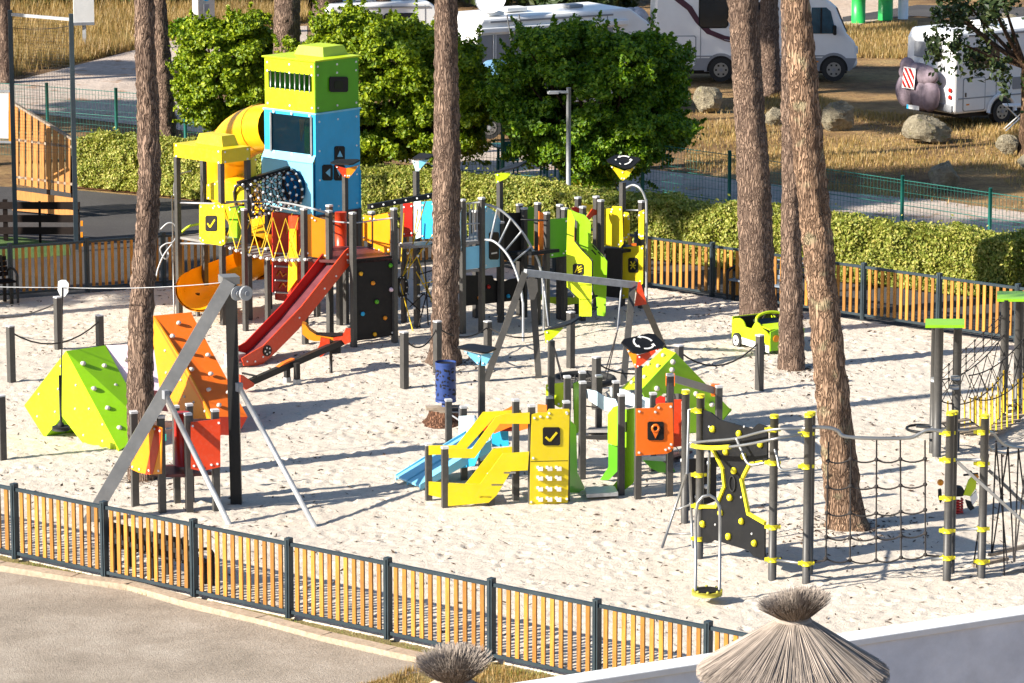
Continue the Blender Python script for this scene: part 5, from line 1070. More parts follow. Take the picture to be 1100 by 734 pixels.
sign_top(cs, G(668, 330), [(662, 167), (690, 171), (676, 183.5), (650, 174)], [(655.5, 178), (671, 184), (669, 194), (666.5, 193)], [(671, 184), (683, 178.5), (672, 193), (669, 194)], CHAR, YEL, YEL, marks=True)
pb = G(694, 326); k = MB(); k.tube(arcpts([A(671, 203, pb.y + .1), A(680, 199, pb.y + .1), A(688, 203, pb.y), A(693, 213, pb.y), A(694.5, 228, pb.y), A(694.5, 326, pb.y)]), .026, GALV, 8); k.tube([A(671, 226, pb.y), A(688, 226, pb.y)], .016, GALV, 6); k.build('curved_pole', cs)
k = MB(); k.box(A(681, 269, pb.y - .1), (.1, .1, .3), ORG); k.build('block', cs)
# ================================================================ basket swing
b = G(630, 405); t = thing('basket_swing', 'grey steel frame swing with a black basket seat in front of the play castle', 'swing', b)
a0, a1 = A(564, 293, G(549, 407).y), A(684, 306.5, G(691, 393).y)
k = MB(); k.beam(a0, a1, .11, .13, GALV); k.build('beam', t)
for top, ft in ((a0, (520, 409)), (a0 + Vector((.12, .25, 0)), (579, 405)), (a1 + Vector((-.08, 0, 0)), (669, 413)), (a1, (715, 373))):
    k = MB(); g = G(*ft); k.beam(g - Vector((0, 0, .1)), top, .12, .12, POST, (0, 1, 0)); k.build('leg', t)
k = MB(); k.slab([A(x, y, a1.y - .15) for x, y in ((685.5, 303), (688, 303), (695, 327), (681.5, 329))], (0, .02, 0), REDO); k.bolts([A(687, 314, a1.y - .15), A(690, 314, a1.y - .15)], Vector((0, -1, 0)), .02, .0); k.build('corner_plate', t)
k = MB(); k.slab([A(x, y, a0.y - .12) for x, y in ((565, 300), (577, 300), (578, 312), (574, 322), (569, 322))], (0, .02, 0), POST); k.build('corner_plate', t)
c = G(627, 408, .32); r = .55; k = MB(); k.tube([c + Vector((math.cos(a) * r, math.sin(a) * r, 0)) for a in np.linspace(0, 6.283, 25)[:-1]], .065, RUB, 10, closed=True)
for i in range(-3, 4): q = i * .15; w = math.sqrt(max(.01, r * r - q * q)); k.tube(sag(c + Vector((q, -w, 0)), c + Vector((q, w, 0)), .05), .014, RUB, 4); k.tube(sag(c + Vector((-w, q, 0)), c + Vector((w, q, 0)), .05), .014, RUB, 4)
k.build('basket_seat', t); k = MB(); ba = a0.lerp(a1, .16); bb = a0.lerp(a1, .86)
for h_, sg in ((ba, -1), (bb, 1)):
    j = (h_ + c) / 2 + Vector((sg * .28, 0, .05)); j = h_.lerp(c + Vector((sg * r, 0, 0)), .5)
    k.tube([h_ - Vector((0, 0, .07)), j], .016, GALV, 5)
    for a in (-.75, .75): k.tube([j, c + Vector((sg * math.cos(a) * r, math.sin(a) * r, .04))], .012, ROPE, 5)
k.build('suspension', t)
# ================================================================ tipi climbing wedges
def wedge(t, gable_f, gable, back, gm, rm, split=None, knobs=()):
    """leaning climbing wedge: gable polygon pushed back along a level direction; first listed edges = roof"""
    p = [gable_f(x, y) for x, y in gable]; k = MB(); k.slab(p, back, gm); o = k.build('wedge_board', t); return p
kn = mat('hold_grey', (0.55, 0.5, 0.45), .6)
t = thing('climbing_wedge', 'lime and green leaning climbing wedge with a pinkish board beside the slim pine', 'climbing wedge', G(90, 480)); c2 = lambda pts: cr(0, 290, 3.67, pts)
f = pl(G(48, 470), G(127, 485)); gab = c2([(260, 320), (95, 535), (175, 662), (245, 578), (300, 650), (332, 690), (470, 712)]); p = [f(x, y) for x, y in gab]; back = Vector((.63, .52, 0))
k = MB(); k.slab(p, -f.n * .03, LIMEY); o = k.build('front_board', t); k = MB()
for x, y in c2([(240, 380), (154, 490), (230, 470), (148, 578), (218, 560), (300, 455), (297, 548), (352, 548), (330, 652), (405, 675), (405, 610)]): k.ball(f(x, y), .025, kn, nu=6, nv=4)
k.build('hold', o)
k = MB(); ap, rt = p[0], p[-1]; rb = f(*c2([(505, 655)])[0])
k.slab([ap, rt, rt + Vector((.14, .1, .28)) + back * .6, ap + back], (-.02, .02, -.02), LIME); o = k.build('slope_board', t); k = MB()
for x, y in ((.15, .2), (.2, .7), (.4, .15), (.4, .75), (.6, .25), (.62, .7), (.8, .3), (.85, .75)): q = ap.lerp(rt, x) + (back * (1 - x * .25)) * y; k.ball(q + Vector((.03, -.03, .03)), .05, kn, (1, 1, .8), 7, 5, .15)
k.build('hold', o)
k = MB(); k.slab([p[0], p[1], p[1] + back, p[0] + back], (.02, .02, -.02), LIMEY); k.slab([p[1], p[2], p[2] + back, p[1] + back], (.02, .02, .02), LIME); k.slab([p[2], p[3], p[3] + back, p[2] + back], (.02, 0, .02), LIME); k.build('under_board', t)
k = MB(); cP = [ap + back * 1.02, ap + back * 1.02 + Vector((.82, .1, .0)), ap + back * 1.02 + Vector((.95, -.2, -.78)), ap + back * 1.0 + Vector((.36, -.3, -.68))]; k.slab(cP, (-.02, .03, -.02), PINK); o = k.build('pale_board', t); k = MB()
for u_, v_ in ((.3, .35), (.7, .25), (.45, .75), (.8, .75)): q = cP[0].lerp(cP[1], u_).lerp(cP[3].lerp(cP[2], u_), v_); k.ball(q + Vector((0, -.03, .02)), .045, REDO if v_ < .3 else kn, nu=7, nv=5)
k.build('hold', o); k = MB(); k.slab([cP[3], cP[2], cP[2] + Vector((.15, -.1, -.35)), cP[3] + Vector((.15, -.1, -.35))], (0, .03, 0), MAROON); k.build('pale_board_foot', t)
t = thing('climbing_wedge', 'orange and amber leaning climbing wedge right of the slim pine behind the toddler hut', 'climbing wedge', G(215, 470)); c3 = lambda pts: cr(80, 290, 2.533, pts)
f = pl(G(180, 452), G(236, 471)); gab = c3([(215, 125), (211, 292), (262, 365), (268, 405), (372, 405), (372, 400), (300, 260)]); p = [f(x, y) for x, y in gab]; k = MB(); k.slab(p, -f.n * .03, AMB); o = k.build('front_board', t); k = MB()
for x, y in c3([(247, 220), (290, 300), (245, 345), (300, 345), (325, 360), (355, 385), (250, 280)]): k.ball(f(x, y), .028, kn, nu=6, nv=4)
k.build('hold', o)
back = Vector((.64, .35, 0)); ap = p[0]; q1 = f(*c3([(372, 400)])[0]); q2 = f(*c3([(400, 462)])[0]); q3 = G(264, 466); q4 = f(*c3([(470, 402)])[0]) + back * .0
r1 = A(266, 448, q1.y + .35); r2 = A(259, 461, q1.y + .2); r3 = A(239, 473, q1.y - .05)
k = MB(); k.slab([ap, q1, r1, ap + back], (-.02, .02, -.03), ORG); o = k.build('slope_board', t)
k2 = MB(); k2.slab([q1, r3, r2, r1], (-.02, .04, 0), REDO); k2.build('slope_foot', t)
k = MB()
for u_, v_ in ((.1, .5), (.22, .15), (.22, .8), (.38, .35), (.42, .8), (.55, .15), (.6, .6), (.75, .3), (.78, .8), (.9, .35)): q = ap.lerp(q1, u_).lerp((ap + back).lerp(r1, u_), v_); k.ball(q + Vector((.02, -.03, .03)), .05, kn, (1, 1, .8), 7, 5, .15)
k.build('hold', o); k = MB(); k.slab([p[0], p[1], p[1] + back, p[0] + back], (.02, .02, 0), AMB); k.build('under_board', t)
k = MB(); k.slab([p[2], p[3], p[3] + back, p[2] + back], (.02, .02, 0), MAROON); k.build('under_board', t)
t = thing('climbing_wedge', 'lime leaning climbing wedge standing just behind the orange location pin panel', 'climbing wedge', G(745, 478)); c4_ = lambda pts: cr(640, 360, 5.243, pts)
f = pl(G(700, 470), G(772, 463)); gab = c4_([(450, 100), (765, 425), (720, 478), (640, 470), (545, 575), (515, 540), (515, 330), (380, 330), (310, 420), (255, 310)]); p = [f(x, y) for x, y in gab]; k = MB(); k.slab(p, -f.n * .03, LIME); o = k.build('front_board', t); k = MB()
for x, y in c4_([(425, 195), (340, 300), (650, 390), (660, 330), (430, 150), (560, 330)]): k.ball(f(x, y) + f.n * .03, .05, kn, nu=7, nv=5)
k.build('hold', o)
back = Vector((-.38, .42, 0)); a_ = f(*c4_([(450, 100)])[0]); b_ = f(*c4_([(260, 305)])[0]); a2, b2 = A(*c4_([(385, 72)])[0], a_.y + .42), A(*c4_([(138, 305)])[0], a_.y + .42)
k = MB(); k.slab([a_, b_, b2, a2], (.02, .02, -.02), LIMEY); o = k.build('slope_board', t); k = MB()  # sunward slope in yellower lime to look lit beside the greener gable
for u_, v_ in ((.15, .5), (.4, .2), (.4, .8), (.7, .35), (.85, .7)): k.ball(a_.lerp(b_, u_).lerp(a2.lerp(b2, u_), v_) + Vector((-.02, -.03, .02)), .04, kn, nu=7, nv=5)
k.build('hold', o); k = MB(); w = f(*c4_([(765, 425)])[0]); k.slab([a_, w, w + Vector((-.3, .45, 0)), a2], (-.02, 0, -.03), GREEN); k.slab([w, f(*c4_([(720, 478)])[0]), f(*c4_([(720, 478)])[0]) + Vector((-.3, .45, 0)), w + Vector((-.3, .45, 0))], (0, 0, .03), GREEN); k.build('back_board', t)
# ================================================================ zip line
b = G(254, 541); t = thing('zip_line', 'grey steel zip line frame with thin braces, a cable and a round seat', 'zip line', b)
f1, f2 = G(91, 562), G(254, 541); zt = hgt(f2, 304); top = Vector((f2.x - .14, f2.y + .02, zt))
k = MB(); tl = A(246, 303, f2.y - .05); k.beam(f1 - Vector((0, 0, .1)), tl, .21, .21, BEAMG, (0, 1, 0)); k.build('main_leg', t)
k = MB(); k.beam(f2 - Vector((0, 0, .1)), A(248, 306, f2.y + .25), .18, .18, DPOST, (0, 1, 0)); k.build('main_leg', t)
k = MB(); q = A(254, 315, f2.y - .1)
for dx in (0, .14): k.disc(q + Vector((dx, 0, 0)), (.6, -.8, 0), .12, .04, GALV, 14); k.disc(q + Vector((dx + .02, -.02, 0)), (.6, -.8, 0), .045, .04, VANG, 10)
k.box(A(246, 300, f2.y + .05), (.28, .34, .12), BEAMG, .3); k.build('pulley', t)
for tp_, ft in (((178, 424), (250, 565)), ((257, 416), (341, 565))):
    g = G(*ft); k = MB(); a = A(*tp_, f2.y - .1 if tp_[0] > 200 else f1.lerp(Vector((tl.x, tl.y, 0)), .53).y - .12); k.tube([g - Vector((0, 0, .1)), a], .045, GALV, 10); o = k.build('brace', t); k = MB(); k.box(a, (.09, .09, .14), VANG, .6); k.build('brace_clamp', o)
Ycab = f2.y + 4.0
k = MB(); sp0 = A(67, 309, G(66, 514).y); left = A(-180, 298, sp0.y + 3.6); k.tube(sag(left, sp0, .05), .007, GALV, 5); k.tube(sag(sp0, tl, .05), .007, GALV, 5); k.build('cable', t)
k = MB(); k.slab([A(x, y, sp0.y) for x, y in cr(0, 180, 4.4, [(275, 540), (290, 533), (312, 534), (325, 550), (322, 590), (305, 612), (285, 608), (272, 580)])], (0, .04, 0), WHITE); k.build('trolley', t)
sd = A(65.5, 460, sp0.y); k = MB(); k.tube([sp0, sd + Vector((0, 0, .05))], .012, ROPE, 5); k.tube([sd + Vector((0, 0, .9)), sd], .022, RUB, 6); k.build('seat_rope', t); k = MB(); k.tube([sd + Vector((0, 0, -.03)), sd + Vector((0, 0, .03))], .15, RUB, 18); k.ball(sd + Vector((0, 0, .05)), .06, RUB); k.build('seat_disc', t)
# ================================================================ toddler hut with orange panels
t = thing('toddler_hut', 'small toddler hut with amber striped and red orange panels under the zip line frame', 'play hut', G(190, 550)); c5 = lambda pts: cr(120, 420, 5.24, pts)
post(t, 145.5, 544, 444, .11, yaw=20); post(t, 174.5, 552, 449, .11, yaw=20); post(t, 203.5, 551, 446, .11, yaw=20); post(t, 232.5, 550, 442, .11, yaw=20); post(t, 190.5, 541, 438, .1, yaw=20); post(t, 205, 540, 436, .1, yaw=20)
f = pl(G(145.5, 545), G(174.5, 553), .06); po = panel(t, f, c5([(195, 188), (250, 195), (283, 210), (277, 468), (215, 472), (150, 460), (108, 440), (110, 380), (145, 280)]), AMB)
k = MB(); on(f, c5([(248, 197), (281, 212), (278, 275), (232, 468), (190, 470)]), .006, REDO, k, .005); k.build('red_stripe', po)
f = pl(G(203.5, 552), G(232.5, 551), .06); panel(t, f, c5([(445, 176), (612, 158), (612, 428), (570, 438), (505, 452), (446, 440)]), REDO)
zk = hgt(G(190, 552), 510); k = MB(); k.slab([Vector((p.x, p.y, zk)) for p in (G(145, 544), G(174, 552), G(204, 551), G(232, 549), G(205, 540), G(188, 540))], (0, 0, -.05), MAROON); k.build('deck', t); k = MB(); k.beam(A(176, 510.5, 59.7), A(203, 507, 59.8), .04, .1, CAP); k.build('deck_edge', t)
k = MB(); c = G(197, 546); k.tube([(c.x, c.y, hgt(c, 500)), (c.x, c.y, hgt(c, 443))], .13, RED, 14); k.build('roller', t); k = MB(); k.tube([A(178, 536, 59.8), A(203, 533, 59.8)], .018, DPOST, 6); k.tube([A(178, 461, 59.7), A(202, 458, 59.8)], .014, GALV, 6); k.build('foot_bar', t)
k = MB(); k.box(A(175.5, 470, 59.6), (.1, .08, .1), MATS.get('teal_tag') or mat('teal_tag', (0.03, 0.42, 0.33), .5)); k.build('age_tag', t)
# ================================================================ toddler play unit in the middle
tu = thing('toddler_play_unit', 'low toddler play unit with yellow stair boards, blue double slide and orange pin panel', 'play unit', G(590, 540)); q6 = lambda pts: cr(420, 340, 3.336, pts); q7 = lambda pts: cr(580, 340, 3.336, pts)
for x, y, ty in ((482, 500, 431), (498, 503, 438.5), (554, 539, 431), (460.5, 538, 478.5), (478, 545.5, 482), (527.5, 544, 511), (571, 542.5, 437), (498.5, 517, 498), (609, 512, 406), (625.5, 515, 412), (625, 505, 401), (643, 462, 405), (661, 512, 411.5), (667, 532, 425.5), (701, 505, 424), (719, 533, 404), (736, 520, 421), (771.5, 500, 416.5), (590, 500, 428), (608, 539, 433)): post(tu, x, y, ty, .1, yaw=15)
# yellow stair boards (two pairs)
fF = pl(G(478, 546), G(571, 543), .06); fBk = pl(G(460, 538), G(554, 537), .06)
panel(tu, fBk, q6([(135, 463), (235, 462), (330, 343), (465, 335), (468, 352), (372, 360), (265, 480), (255, 492), (135, 497)]), YEL, name='stair_board', bolts=False); panel(tu, fF, q6([(208, 475), (290, 475), (375, 360), (410, 350), (497, 345), (497, 385), (390, 385), (300, 508), (208, 508)]), YEL, name='stair_board', bolts=False)
panel(tu, fBk, q6([(135, 592), (265, 600), (275, 590), (365, 475), (455, 465), (458, 485), (400, 500), (320, 600), (255, 668), (135, 640)]), YEL, name='stair_board', bolts=False); panel(tu, fF, q6([(205, 600), (320, 600), (400, 492), (495, 485), (490, 552), (430, 555), (380, 640), (350, 668), (205, 680)]), YEL, name='stair_board', bolts=False)
k = MB()
for i, (x, y) in enumerate(((515, 533), (528, 520), (541, 507))): a = fF(x, y); k.slab([a, fF(x + 13, y), fF(x + 13, y) - fF.n * .7, a - fF.n * .7], (0, 0, -.03), GREYD)
k.build('stair_tread', tu)
# yellow panel with tick and blocks
f = pl(G(571, 543), G(610, 541), .06); po = panel(tu, f, q6([(505, 352), (530, 345), (560, 345), (567, 332), (638, 332), (640, 336), (634, 668), (498, 680), (500, 520)]), YEL, name='tick_panel')
icon(po, f, (583, 459, 601.5, 478.5), [[(586, 469.5), (590.5, 473.5), (598, 464.5)]], m=YEL, w=.035); k = MB()
for y in (545, 580, 618, 655):
    for x in (535, 568, 601): k = MB(); c = f(*q6([(x, y)])[0]); k.box(c + f.n * .025, (.075, .05, .06), CAP, random.uniform(-.2, .2)); k.box(c + f.n * .02 + Vector((-.045, -.005, .025)), (.04, .04, .04), WHITE); k.build('counting_block', po)
k = MB(); on(f, q6([(500, 519), (634, 516), (634, 518), (500, 521)]), .003, CORE, k, .003); k.build('seam', po)
fg = pl(G(609, 540), G(627, 528)); panel(tu, fg, q6([(640, 350), (645, 375), (664, 392), (668, 560), (694, 612), (690, 632), (640, 632)]), GREEN, bolts=False); panel(tu, pl(G(590, 498), G(612, 500)), q6([(555, 245), (630, 235), (630, 320), (605, 328), (555, 300)]), LIMEY); panel(tu, pl(G(575, 522), G(592, 524)), q6([(525, 315), (558, 318), (558, 345), (525, 345)]), ORG, bolts=False)
k = MB()
for x in (613, 616, 619, 622): k.tube([A(x, 408, 64.2), A(x, 440, 64.2)], .012, GALV, 5)
k.build('bars', tu); panel(tu, pl(G(616, 512), G(625, 510)), q6([(655, 240), (680, 230), (680, 400), (668, 420), (658, 380)]), LIME, bolts=False)
# orange end panels and blue strips behind the stair
panel(tu, pl(G(520, 520), G(570, 522)), q6([(330, 375), (440, 318), (468, 345), (490, 385), (490, 402), (460, 410), (430, 395), (370, 420)]), ORG, bolts=False); panel(tu, pl(G(520, 519), G(575, 521)), q6([(318, 360), (500, 375), (498, 400), (455, 412), (330, 410)]), RED, bolts=False)
panel(tu, pl(G(528, 516), G(550, 517)), q6([(360, 420), (420, 400), (422, 465), (362, 468)]), BLUE, bolts=False); panel(tu, pl(G(496, 505), G(520, 510)), q6([(243, 358), (300, 355), (310, 380), (280, 420), (275, 470), (243, 440)]), PBLUE, bolts=False); panel(tu, pl(G(514, 512), G(530, 515)), q6([(320, 440), (355, 430), (360, 500), (320, 520)]), PBLUE, bolts=False)
# blue double slide
g0 = G(436, 516); sl0, sl1 = G(437, 518, .06), A(513, 472, G(513, 512).y)
d = Vector((sl1.x - sl0.x, sl1.y - sl0.y, 0)).normalized(); sd = Vector((d.y, -d.x, 0)); k = MB()
def strip(o0, o1, m, h=0.03): k.slab([sl0 + sd * o0 + Vector((0, 0, h)), sl0 + sd * o1 + Vector((0, 0, h)), sl1 + sd * o1 + Vector((0, 0, h)), sl1 + sd * o0 + Vector((0, 0, h))], (0, 0, -.03), m)
strip(-.38, -.02, LBLUE); strip(.04, .42, LBLUE); k.build('double_slide', tu); k = MB()
for o_ in (-.40, .0, .44): k.slab([sl0 + sd * o_ + Vector((0, 0, -.05)), sl0 + sd * o_ + Vector((0, 0, .05)), sl1 + sd * o_ + Vector((0, 0, .08)), sl1 + sd * o_ + Vector((0, 0, -.12))], sd * .02, LBLUE)
k.build('slide_side', tu)
panel(tu, pl(G(494, 520), G(512, 522)), q6([(250, 520), (300, 505), (310, 470), (325, 470), (300, 535), (250, 545)]), BLUE, bolts=False)
k = MB(); p_ = A(500, 448, 63); k.tube([A(482, 444, 63.2), A(494, 452, 62.9)], .016, GALV, 5); k.tube([A(482, 443, 63.2), A(518, 443, 63.4)], .016, GALV, 5); k.box(A(497, 443, 63.2), (.14, .08, .17), CAP); k.box(A(488, 441, 63.3), (.3, .06, .08), DPOST); k.build('play_rail', tu)
# tilted plate signs on tall posts
post(tu, 517.5, 508, 388, .1, yaw=15, cap=False); sign_top(tu, G(517.5, 508), [(505, 370.5), (535, 375), (522, 381), (489, 374.5)], [(498, 377), (517, 381), (514.5, 392.5), (512, 391)], [(517, 381), (530, 379), (522, 393), (517, 393)], CHAR, LBLUE, LBLUE); post(tu, 592, 498, 366, .1, yaw=15, cap=False); sign_top(tu, G(592, 498), [(600, 350), (627, 340), (612, 350), (584, 356)], [(584.5, 356), (608, 350), (596, 362), (586, 369)], None, CHAR, LIMEY, LIMEY)
post(tu, 685, 536, 393, .1, yaw=15, cap=False); sign_top(tu, G(685, 536), [(701, 358.5), (716, 373), (682, 382), (664.5, 367)], [(673, 375), (684, 381), (690, 391), (682, 395)], [(684, 382), (708, 375), (691, 391), (683, 396)], CHAR, AMB, REDO, marks=True)
# pale blue wavy bridge sides
for fx, pts in ((pl(G(626, 510), G(672, 517)), [(170, 262), (200, 268), (235, 290), (270, 297), (285, 330), (262, 342), (225, 335), (175, 300)]), (pl(G(650, 492), G(702, 500)), [(250, 255), (300, 262), (345, 285), (395, 295), (397, 328), (345, 325), (290, 310), (255, 285)])): panel(tu, fx, q7(pts), PBLUE, bolts=False, name='bridge_side')
k = MB(); k.slab([A(x, y, Y) for x, y, Y in ((629, 462, 64.1), (655, 462, 63.9), (662, 455, 65.6), (640, 455, 65.8))], (0, 0, -.05), GREYD); k.beam(A(629, 471, 63.9), A(656, 470, 63.8), .06, .09, DPOST); k.build('bridge_deck', tu)
k = MB(); k.tube([A(627, 436, 63.6), A(655, 440, 63.5)], .012, ROPE, 4); k.tube(sag(A(629, 474, 64), A(661, 474, 64), .1), .012, ROPE, 4); k.build('bridge_rope', tu)
# lime exit chute
f = pl(G(655, 524), G(668, 528)); panel(tu, f, q7([(243, 352), (262, 325), (300, 312), (303, 372), (295, 472), (243, 455)]), LIME, bolts=False, name='chute_side'); f2 = pl(G(668, 529), G(684, 531), .05); po = panel(tu, f2, q7([(298, 335), (343, 328), (343, 580), (330, 602), (295, 628), (262, 630), (260, 608), (300, 560)]), LIME, bolts=False, name='chute_side')
panel(tu, pl(G(652, 518), G(668, 520)), q7([(245, 458), (292, 475), (282, 550), (246, 586), (215, 586), (245, 540)]), GREEN, bolts=False, name='chute_side'); k = MB(); on(f2, q7([(306, 378), (311, 378), (311, 412), (306, 415)]), .006, CORE, k, .005); k.build('hand_slot', po)
k = MB(); k.slab([G(628, 524, .12), G(660, 522, .12), G(664, 529, .12), G(630, 531, .12)], (0, 0, -.06), GALV); k.build('step_plate', tu)
# orange panel with location pin
f = pl(G(685, 537), G(721, 535), .06); po = panel(tu, f, q7([(345, 331), (410, 328), (425, 312), (476, 310), (479, 470), (470, 485), (455, 492), (345, 500)]), ORG, name='pin_panel')
c = q7([(413, 400)])[0]; ip = icon(po, f, (695.5, 453, 713, 473), m=AMB); k = MB(); cc = f(*c) + f.n * .02
k.tube([cc + (f.t * math.cos(a) + Vector((0, 0, 1)) * math.sin(a)) * .055 for a in np.linspace(0, 6.283, 15)[:-1]], .022, ORG, 5, closed=True); k.slab([cc + f.t * .07 + Vector((0, 0, -.02)), cc - f.t * .07 + Vector((0, 0, -.02)), cc + Vector((0, 0, -.17))], f.n * .006, ORG); k.slab([cc + f.t * .035 + f.n * .008, cc - f.t * .035 + f.n * .008, cc + Vector((0, 0, -.07)) + f.n * .008], f.n * .002, BLK); k.build('pin_symbol', po)
panel(tu, pl(G(716, 524), G(734, 524)), q7([(472, 298), (507, 298), (507, 465), (475, 470)]), REDO, bolts=False); panel(tu, pl(G(704, 520), G(718, 522)), q7([(415, 295), (430, 285), (448, 290), (448, 312), (415, 315)]), RED, bolts=False)
k = MB(); k.slab([A(x, y, Y) for x, y, Y in ((686, 492, 61.4), (718, 490, 61.5), (744, 484, 63), (724, 484, 63.2))], (0, 0, -.05), MAROON); k.beam(A(686, 493.5, 61.3), A(716, 492.5, 61.4), .05, .09, CAP); k.build('deck', tu)
panel(tu, pl(G(690, 512), G(715, 508)), q7([(370, 515), (440, 520), (480, 545), (490, 565), (430, 560), (400, 545)]), GREEN, bolts=False)
k = MB(); k.beam(A(721, 406, 61.6), A(772, 421, 64.4), .06, .12, BEAMG); o = k.build('overhead_beam', tu)
for q, Y in (((720, 408), 61.45), ((768.5, 419), 64.1)):
    k = MB(); k.box(A(*q, Y), (.15, .13, .2), ORG); k.build('beam_clamp', o)
k = MB(); k.tube([A(720, 438, 61.3), A(733, 476, 61.2)], .01, ROPE, 4); k.tube([A(719, 470, 61.3), A(733, 490, 61.2)], .01, ROPE, 4); k.tube([A(720, 440, 61.3), A(736, 440, 61.4)], .012, GALV, 4); k.build('ropes', tu)
# ================================================================ steel and rope climbing course at the right
pc = thing('climbing_course', 'round grey post climbing course with black climbing wall, yellow clamps and rope net', 'climbing course', G(830, 622)); q8 = lambda pts: cr(700, 420, 3.06, pts); q9 = lambda pts: cr(840, 290, 2.097, pts)
rp = {}
for nm, x, y, ty in (('a', 751, 598, 427), ('a2', 735.5, 560, 423), ('b', 829.5, 623, 449), ('c', 866, 627.5, 448), ('c2', 869, 618, 446), ('d', 1017, 625, 446), ('d2', 1021, 617, 445), ('e', 1054, 622, 449)): rp[nm] = post(pc, x, y, ty, .125, rnd=True, cap=YCL)
def clamp(px, py, b):
    p = A(px, py, b.y); k = MB(); k.tube([p - Vector((0, 0, .035)), p + Vector((0, 0, .035))], .078, YCL, 10)
    for s in (-1, 1): k.box(p + Vector((.095 * s, 0, 0)), (.05, .04, .05), YCL)
    k.build('clamp', pc)
for nm, x, ys in (('a', 750.5, (441, 510, 543.5, 578.5)), ('b', 830, (461.5, 497, 566, 601)), ('c', 866, (466, 501, 605)), ('d', 1017.5, (465, 494, 535, 570, 599)), ('e', 1054.5, (464, 498, 568, 603))):
    for y in ys: clamp(x, y, rp[nm])
f = pl(rp['a'], rp['b'])
wall = q8([(165, 62), (195, 72), (222, 95), (330, 125), (350, 108), (380, 118), (380, 228), (370, 232), (325, 238), (297, 292), (320, 405), (372, 435), (371, 556), (335, 545), (318, 525), (205, 490), (192, 500), (160, 500), (155, 380), (213, 382), (242, 315), (236, 255), (205, 195), (165, 178)])
po = panel(pc, f, wall, CHAR, .025, bolts=False, name='climbing_wall'); k = MB()
for ln in ([(162, 178), (205, 195), (236, 255), (242, 313), (214, 380), (160, 380)], [(370, 233), (325, 239), (298, 292), (320, 403), (372, 433)]):
    q = [f(x, y) + f.n * .01 for x, y in q8(ln)]
    for a, b in zip(q, q[1:]): k.beam(a, b + (b - a).normalized() * .02, .045, .05, YCL, f.n)
k.build('edge_grip', po); k = MB()
for x, y in q8([(205, 125), (292, 140), (248, 200), (362, 175), (275, 262), (262, 350), (230, 400), (172, 437), (300, 428), (257, 478), (342, 500), (307, 215)]): k.ball(f(x, y) + f.n * .03, .05, YCL, (1, .8, 1.1), 7, 5, .12)
for x, y in q8([(190, 118), (305, 118), (228, 250), (295, 350), (210, 440), (330, 470)]): k.ball(f(x, y) + f.n * .005, .02, CAP, nu=5, nv=4)
k.build('hold', po); k = MB(); c = f(*q8([(268, 305)])[0]) + f.n * .02; k.tube([c + (f.t * math.cos(a) * .07 + Vector((0, 0, 1)) * math.sin(a) * .12) for a in np.linspace(0, 6.283, 15)[:-1]], .012, RUB, 5, closed=True); k.build('ring_mark', po)
# tubes
k = MB(); Ya, Yb, Yc = rp['a'].y, rp['b'].y, rp['c'].y
def W_(x, y, o=.25): return A(x, y, Ya + (Yb - Ya) * (x - 751) / 79 - o)
k.tube(arcpts([W_(741, 477, .1), W_(745, 480, .5), W_(770, 481, .6), W_(800, 478, .6), W_(835, 471, .5), A(864, 466, Yc)]), .021, STEEL, 7); k.tube(arcpts([W_(742, 476, .1), W_(760, 474, .18), W_(791, 471, .2), W_(828, 462, .2), A(866, 460, Yc)]), .021, STEEL, 7)
k.tube(arcpts([W_(791, 471, .2), W_(797, 485, .3), W_(805, 499, .3), W_(823, 497, .1)]), .024, STEEL, 7); k.tube(arcpts([A(830, 476, Yb), A(835, 492, Yb - .1), A(840, 505, Yb - .2), A(865, 501, Yc)]), .022, STEEL, 7); k.tube([A(829, 601, Yb), A(866, 606, Yc)], .024, STEEL, 7)
k.build('steel_tube', pc); k = MB(); k.tube(arcpts([W_(744, 479, .45), W_(751, 480.5, .56), W_(768, 481.3, .6), W_(784, 480.2, .6)]), .036, YCL, 8); k.build('yellow_grip', pc)
k = MB(); r2 = G(711, 589); k.tube([(r2.x, r2.y, 0), A(737.5, 508, r2.y + .3)], .022, STEEL, 7); r3 = G(744, 589); k.tube([(r3.x, r3.y, 0), A(741, 508, r3.y)], .022, STEEL, 7); k.tube([A(738, 509, r3.y), A(740, 440, r3.y), A(748, 439, r3.y)], .022, STEEL, 7)
k.tube([A(715, 574, r2.y + .1), A(742, 573.5, r3.y)], .016, STEEL, 6); k.tube([A(723, 549, r2.y + .15), A(742, 542, r3.y)], .016, STEEL, 6); k.build('tripod_ladder', pc)
# knobbed dark board
f = pl(G(731, 556), G(772, 548)); po = panel(pc, f, cr(700, 430, 3.19, [(102, 205), (150, 200), (222, 195), (222, 345), (102, 388)]), BLK, bolts=False, name='knob_board'); k = MB()
for x, y in cr(700, 430, 3.19, [(190, 215), (182, 295), (115, 308), (102, 205), (160, 262), (130, 355), (150, 330)]): k.ball(f(x, y) + f.n * .03, .04, BOLT, nu=7, nv=5)
k.build('knob', po)
